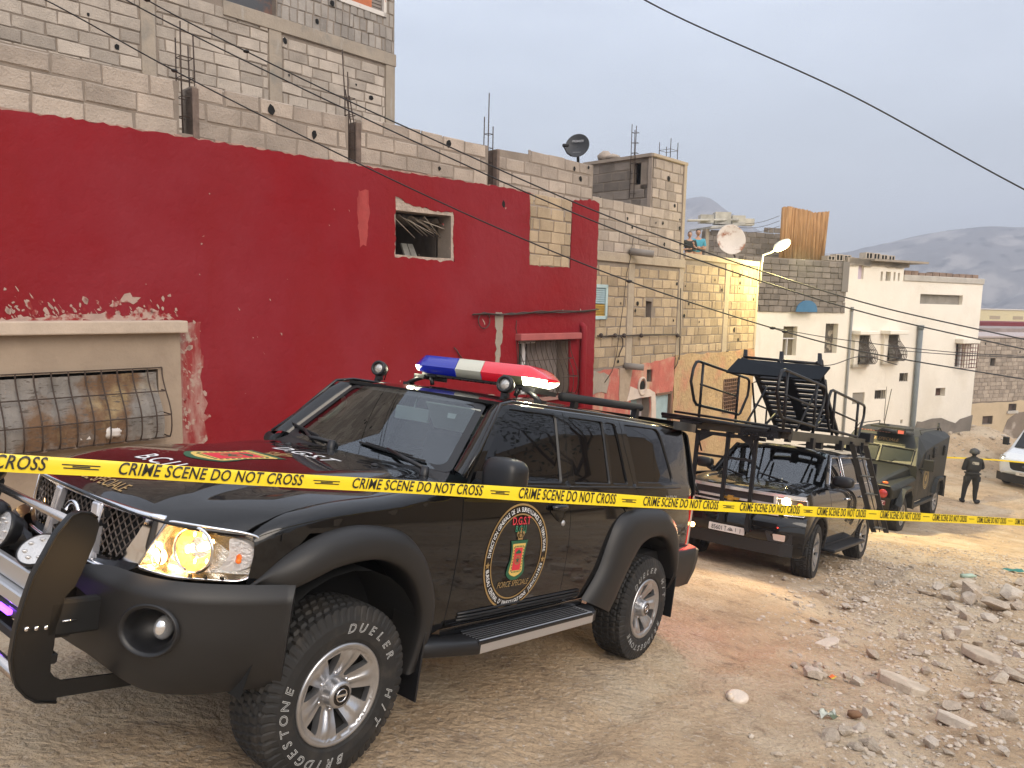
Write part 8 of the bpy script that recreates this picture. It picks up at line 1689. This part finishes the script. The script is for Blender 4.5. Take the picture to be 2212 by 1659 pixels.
def hand(parent, w, d, palm, m, s=1.0, nm='hand', curl=.6):
    """palm with four bent fingers and a thumb from the side"""
    d = Vector(d).normalized(); pn = Vector(palm).normalized(); sd_ = d.cross(pn).normalized(); w = Vector(w)
    J = [(w, (.020 * s, .016 * s)), (w + d * .045 * s, (.030 * s, .014 * s)), (w + d * .085 * s, (.032 * s, .012 * s))]; E_ = [(0, 1), (1, 2)]
    for k, (off, ln) in enumerate(((-.028, .068), (-.010, .078), (.010, .074), (.028, .058))):
        b = len(J); p = w + d * .085 * s + sd_ * off * s; J += [(p, .010 * s), (p + (d * math.cos(curl) + pn * math.sin(curl)) * ln * .5 * s, .009 * s), (p + (d * math.cos(curl) + pn * math.sin(curl)) * ln * .5 * s + (d * math.cos(curl * 2.2) + pn * math.sin(curl * 2.2)) * ln * .5 * s, .008 * s)]; E_ += [(2, b), (b, b + 1), (b + 1, b + 2)]
    b = len(J); t = w + d * .03 * s - sd_ * .03 * s; J += [(t, .012 * s), (t + (d * .7 - sd_ * .5 + pn * .4) * .035 * s, .010 * s), (t + (d * 1.2 - sd_ * .35 + pn * .8) * .05 * s, .008 * s)]; E_ += [(0, b), (b, b + 1), (b + 1, b + 2)]
    return skin_body(nm, J, E_, m, parent, 1)
# soldier, seen from behind, holding a rifle, stood with his weight on both feet
sp = P2(2096, 1074, 24.4); sx_, sy_ = float(sp[0]), float(sp[1]); sz_ = float(ground(sx_, sy_, True))
sol = empty('person', 'person in black combat gear and helmet on the dirt road, back turned, holding a rifle', 'person', (sx_, sy_, sz_ + .01), math.radians(-2))
# local: x right in the picture, y away from the camera
J = [((0, 0, .98), (.165, .12)), ((0, .0, 1.12), (.155, .115)), ((0, .0, 1.30), (.175, .13)), ((0, .01, 1.44), (.16, .11)), ((.01, .02, 1.53), (.065, .065)), ((.02, .03, 1.60), .058),
     ((-.10, 0, .90), (.115, .12)), ((-.17, .02, .52), (.072, .078)), ((-.175, .03, .36), .068), ((-.205, .02, .10), .052), ((-.20, .0, .05), .05), ((-.215, .12, .035), (.045, .03)),
     ((.10, 0, .90), (.115, .12)), ((.115, -.02, .50), (.076, .08)), ((.11, -.01, .36), .07), ((.10, -.05, .10), .052), ((.11, -.07, .05), .05), ((.20, -.13, .035), (.045, .03)),
     ((-.19, .0, 1.43), (.075, .075)), ((-.265, -.02, 1.20), .058), ((-.275, -.01, 1.13), .055), ((-.16, .20, 1.10), .042), ((-.10, .25, 1.10), .036),
     ((.20, .0, 1.43), (.075, .075)), ((.285, .03, 1.22), .058), ((.30, .05, 1.14), .055), ((.24, .26, 1.16), .042), ((.20, .30, 1.17), .036)]
E_ = [(0, 1), (1, 2), (2, 3), (3, 4), (4, 5), (0, 6), (6, 7), (7, 8), (8, 9), (9, 10), (10, 11), (0, 12), (12, 13), (13, 14), (14, 15), (15, 16), (16, 17), (3, 18), (18, 19), (19, 20), (20, 21), (21, 22), (3, 23), (23, 24), (24, 25), (25, 26), (26, 27)]
skin_body('body', J, E_, M_uni, sol); sol.scale = (1.16, 1.1, 1.0)
head(sol, (.03, .04, 1.66), (.75, .65, 0), mat('balaclava', (.012, .012, .013), .8))
mb = MB(); mb.sph((.02, .03, 1.70), 1, 26, 16, fn=lambda v: Vector((v.x * .125, v.y * .140, (v.z if v.z > -.35 else -.35 - .15 * (-v.z - .35)) * .130)) * (1.04 if v.z < -.1 else 1)); build('helmet', mb, mat('helmet_grey', (.035, .037, .042), .55, var=.2, vs=12, bump=.4, bs=40), sol)
mb = MB(); f = lambda v: Vector((math.copysign(abs(v.x) ** .5, v.x) * .195, math.copysign(abs(v.y) ** .6, v.y) * .150, math.copysign(abs(v.z) ** .6, v.z) * .24)); mb.sph((0, .0, 1.27), 1, 28, 18, fn=f); build('vest', mb, mat('black_vest', (.010, .010, .011), .8, bump=.5, bs=30, dist=.02), sol)
mb = MB(); mb.box((-.02, -.150, 1.36), (.19, .012, .09), rot=Matrix.Rotation(.12, 3, 'Y')); bp_ = build('back_patch', mb, mat('patch_grey', (.36, .34, .30), .8, c2=(.10, .10, .10), c2s=14, c2t=(.5, .55)), sol)
mb = MB(); mb.box((0, .0, 1.0), (.36, .27, .05)); build('belt', mb, M_matte, sol, bevel=.015)
for sg in (-1, 1): mb = MB(); mb.box((sg * .19, .0, .80), (.06, .14, .18)); build('thigh_pouch', mb, M_matte, sol, bevel=.02)
for c_ in ((-.20, .05, .06), (.145, -.095, .06)): mb = MB(); mb.sph(c_, 1, 16, 10, fn=lambda v: Vector((v.x * .055, v.y * .13, max(v.z, -.75) * .07)), rot=Matrix.Rotation(0 if c_[0] < 0 else -1.0, 3, 'Z')); build('boot', mb, M_matte, sol)
M_glove = mat('black_glove', (.02, .02, .02), .8); hand(sol, (-.10, .25, 1.10), (.8, .5, .1), (.3, -.2, 1), M_glove, 1.1); hand(sol, (.20, .30, 1.17), (-.1, .9, .1), (-.8, 0, .5), mat('tan_glove', (.30, .27, .12), .8), 1.1)
mb = MB(); mb.tube([(-.16, .22, 1.06), (.16, .33, 1.22), (.34, .40, 1.31)], .022, 8); mb.box((.02, .28, 1.14), (.30, .05, .09), rot=Matrix.Rotation(-.45, 3, 'Y')); mb.box((.30, .38, 1.37), (.05, .04, .12)); mb.box((-.02, .27, 1.05), (.05, .04, .16)); mb.tube([(.26, .37, 1.33), (.36, .40, 1.46)], .014, 6); ri = build('rifle', mb, M_matte); ri.matrix_world = Matrix.Translation(sol.location) @ Matrix.Rotation(math.radians(-2), 4, 'Z'); tag(ri, 'black rifle held across the chest of the helmeted soldier', 'rifle')
# two onlookers behind the roof edge
def onlooker(px, py, dep, lb_, shirt, sleeves, crossed, hairm, s=1.0):
    p = P2(px, py, dep); zc = float(p[2]) - 1.30 * s; e = empty('person', lb_, 'person', (float(p[0]), float(p[1]), zc)); e.scale = (s, s, s); cuf = [-.05, .05]
    J = [((0, 0, .95), (.15, .11)), ((0, 0, 1.12), (.14, .10)), ((0, 0, 1.30), (.17, .11)), ((0, 0, 1.41), (.15, .09)), ((0, 0, 1.49), .055), ((0, 0, 1.56), .052),
         ((-.19, 0, 1.40), .062), ((-.25, .0, 1.18), .048), ((.19, 0, 1.40), .062), ((.25, .0, 1.18), .048), ((-.09, 0, .86), .10), ((-.10, 0, .48), .068), ((-.10, 0, .06), .045), ((-.10, -.12, .04), .035), ((.09, 0, .86), .10), ((.10, 0, .48), .068), ((.10, 0, .06), .045), ((.10, -.12, .04), .035)]
    E_ = [(0, 1), (1, 2), (2, 3), (3, 4), (4, 5), (3, 6), (6, 7), (3, 8), (8, 9), (0, 10), (10, 11), (11, 12), (12, 13), (0, 14), (14, 15), (15, 16), (16, 17)]
    n = len(J)
    if crossed: J += [((-.22, -.08, 1.12), .042), ((.05, -.20, 1.17), .034), ((.22, -.08, 1.12), .042), ((-.05, -.22, 1.15), .034)]
    else: J += [((-.24, -.08, 1.10), .042), ((-.06, -.20, 1.12), .034), ((.24, -.08, 1.10), .042), ((.10, -.22, 1.28), .034)]
    E_ += [(7, n), (n, n + 1), (9, n + 2), (n + 2, n + 3)]; skin_body('body', J, E_, M_skin, e)
    J2 = [(j[0], tuple(a * 1.22 for a in j[1]) if isinstance(j[1], tuple) else j[1] * 1.14) for j in J[:4]] + [((0, 0, 1.46), .062)] + [(j[0], j[1] * 1.35) for j in J[6:10]]
    skin_body('shirt', J2, [(0, 1), (1, 2), (2, 3), (3, 4), (3, 5), (5, 6), (3, 7), (7, 8)], shirt, e)
    J3 = [((0, 0, .97), (.19, .14))] + [(j[0], j[1] * 1.25) for j in (J[10], J[11], J[12], J[14], J[15], J[16])]; skin_body('trousers', J3, [(0, 1), (1, 2), (2, 3), (0, 4), (4, 5), (5, 6)], mat('dark_jeans', (.025, .03, .045), .9), e)
    head(e, (0, -.02, 1.65), (-.1, -1, -.05), M_skin, hairm)
    A = J[n + 1][0]; B = J[n + 3][0]; hand(e, A, (1, -.2, .0) if crossed else (.9, -.3, .1), (0, .6, .5), M_skin); hand(e, B, (-1, -.1, .1) if crossed else (-.2, -.2, 1), (0, .6, -.5), M_skin)
    return e
onlooker(1489, 528, 25.2, 'left onlooker on the roof, in a dark shirt with short brown hair', mat('dark_shirt', (.03, .032, .028), .9), None, False, mat('brown_hair', (.10, .07, .05), .7), .93)
onlooker(1507, 526, 25.6, 'right onlooker on the roof, taller, in a light blue shirt with folded arms', mat('blue_shirt', (.07, .30, .42), .9, var=.1, vs=8), None, True, M_hair, 1.04)
# ================================================================== LITTER
def litter(nm, lb_, px, py, m, fn_, cat=None):
    p = gray(px, py, True); mb = MB(); fn_(mb); o = build(nm, mb, m); o.location = (p[0], p[1], float(ground(p[0], p[1])) + .012); return tag(o, lb_, cat or nm.replace('_', ' '))
litter('plastic_tub', 'squashed clear plastic tub lying alone on the smooth dirt', 1592, 1512, mat('clear_plastic', (.62, .52, .42), .25, spec=.6, var=.12, vs=25), lambda mb: (mb.lathe([(.075, .0), (.078, .02), (.055, .035), (.04, .03), (0, .034)], 18, mat=Matrix.Rotation(.25, 4, 'X') @ Matrix.Scale(.85, 4, Vector((0, 1, 0)))), mb.lathe([(.02, .0), (.024, .018), (.016, .03), (0, .03)], 14, mat=Matrix.Translation((-.055, -.035, .015)))), 'tub')
litter('sweet_wrapper', 'small orange and yellow wrapper between the loose stones', 1798, 1468, mat('orange_foil', (.70, .16, .03), .4, c2=(.60, .52, .06), c2s=12, c2t=(.48, .52)), lambda mb: mb.grid([[(x, y, .012 + .012 * math.sin(x * 90 + y * 60)) for y in (-.018, 0, .018)] for x in np.linspace(-.04, .04, 8)]), 'wrapper')
litter('foil_packet', 'crumpled silver and green foil packet by the lower rocks', 1788, 1551, mat('silver_foil', (.55, .55, .45), .3, .5, c2=(.12, .14, .08), c2s=14, c2t=(.45, .55)), lambda mb: mb.grid([[(x, y, .02 + .018 * math.sin(x * 70) * math.cos(y * 80)) for y in np.linspace(-.04, .04, 5)] for x in np.linspace(-.06, .06, 9)]), 'packet')
litter('teal_rag', 'scrap of teal cloth lying past the large boulders', 2188, 1236, mat('teal_cloth', (.03, .16, .15), .9), lambda mb: mb.grid([[(x, y, .03 + .03 * math.sin(x * 18) * math.cos(y * 25)) for y in np.linspace(-.08, .08, 6)] for x in np.linspace(-.22, .22, 12)]), 'rag')
litter('green_bottle', 'crushed pale green plastic bottle beside the boulders', 2092, 1250, mat('green_plastic', (.36, .48, .38), .3, spec=.6), lambda mb: mb.tube([(-.12, 0, .03), (.06, .01, .035), (.10, .01, .03), (.13, .01, .03)], [.035, .036, .018, .014], 10), 'bottle')
litter('brown_rag', 'rusty brown crumpled scrap by the lower rocks', 1845, 1552, mat('rust_scrap', (.20, .11, .06), .95, bump=.8, bs=30), lambda mb: mb.sph((0, 0, .02), 1, 12, 8, fn=lambda v: Vector((v.x * .05, v.y * .035, v.z * .025)) * (1 + .4 * noise.noise(v * 3))), 'scrap')
# ================================================================== BEHIND THE PHOTOGRAPHER (seen only as reflections)
def tree(x, y, h, cr_, seed, lb_):
    r = random.Random(seed); z = float(ground(x, y, False)); e = empty('tree', lb_, 'tree', (x, y, z)); mb = MB(); mb.tube([(0, 0, -.2), (.05, 0, h * .3), (.1, .05, h * .5)], [.16, .12, .09], 8)
    tips = []
    for k in range(9):
        a = r.uniform(0, 6.28); t = Vector((math.cos(a) * cr_ * r.uniform(.4, .9), math.sin(a) * cr_ * r.uniform(.4, .9), h * r.uniform(.55, 1))); mb.tube([(.08, .03, h * r.uniform(.3, .5)), t * .6 + Vector((0, 0, h * .15)), t], [.06, .04, .015], 5); tips.append(t)
    build('trunk', mb, mat('bark', (.10, .08, .06), .95), e); V = []; F = []
    for k in range(1700):
        t = r.choice(tips); p = t + Vector((r.gauss(0, 1), r.gauss(0, 1), r.gauss(0, .7))) * cr_ * .22; a = Vector((r.gauss(0, 1), r.gauss(0, 1), r.gauss(0, 1))).normalized(); b = a.orthogonal().normalized(); i = len(V); s_ = r.uniform(.05, .11); V += [p - a * s_, p + b * s_ * .5, p + a * s_, p - b * s_ * .5]; F.append((i, i + 1, i + 2, i + 3))
    mb = MB(); mb.add(V, F); build('crown', mb, mat('leaf', (.035, .05, .025), .7, var=.4, vs=3), e)
tree(6.5, -1.5, 4.2, 2.2, 5, 'small leafy tree at the roadside behind the photographer'); tree(13.6, 10.6, 8.8, 3.2, 8, 'tall loose-crowned tree beside the road, off the right of the picture')
fb_ = empty('tan_roadside_house', 'plain tan house across the street off the right of the picture', 'house')
mb = MB(); mb.box((27, 9, -2.2), (8, 22, 7.0), rot=-.2); build('wall', mb, mat('tan_wall', (.36, .28, .2), .95), fb_); mb = MB(); mb.box((27, 9, 1.4), (8.4, 22.4, .25), rot=-.2); build('roof', mb, M_conc, fb_)
# ================================================================== HAZE
mb = MB(); mb.box((-40, 500, 66), (2700, 1500, 214)); 
hz = build('haze', mb, [], fixn=True); HM = bpy.data.materials.new('haze_air'); HM.use_nodes = True; T = HM.node_tree; T.nodes.clear(); ou = T.nodes.new('ShaderNodeOutputMaterial'); pv = T.nodes.new('ShaderNodeVolumePrincipled'); pv.inputs['Color'].default_value = (.80, .86, 1, 1); pv.inputs['Density'].default_value = .0011; pv.inputs['Anisotropy'].default_value = .1; T.links.new(pv.outputs[0], ou.inputs['Volume']); hz.data.materials.append(HM); tag(hz, kind='stuff')
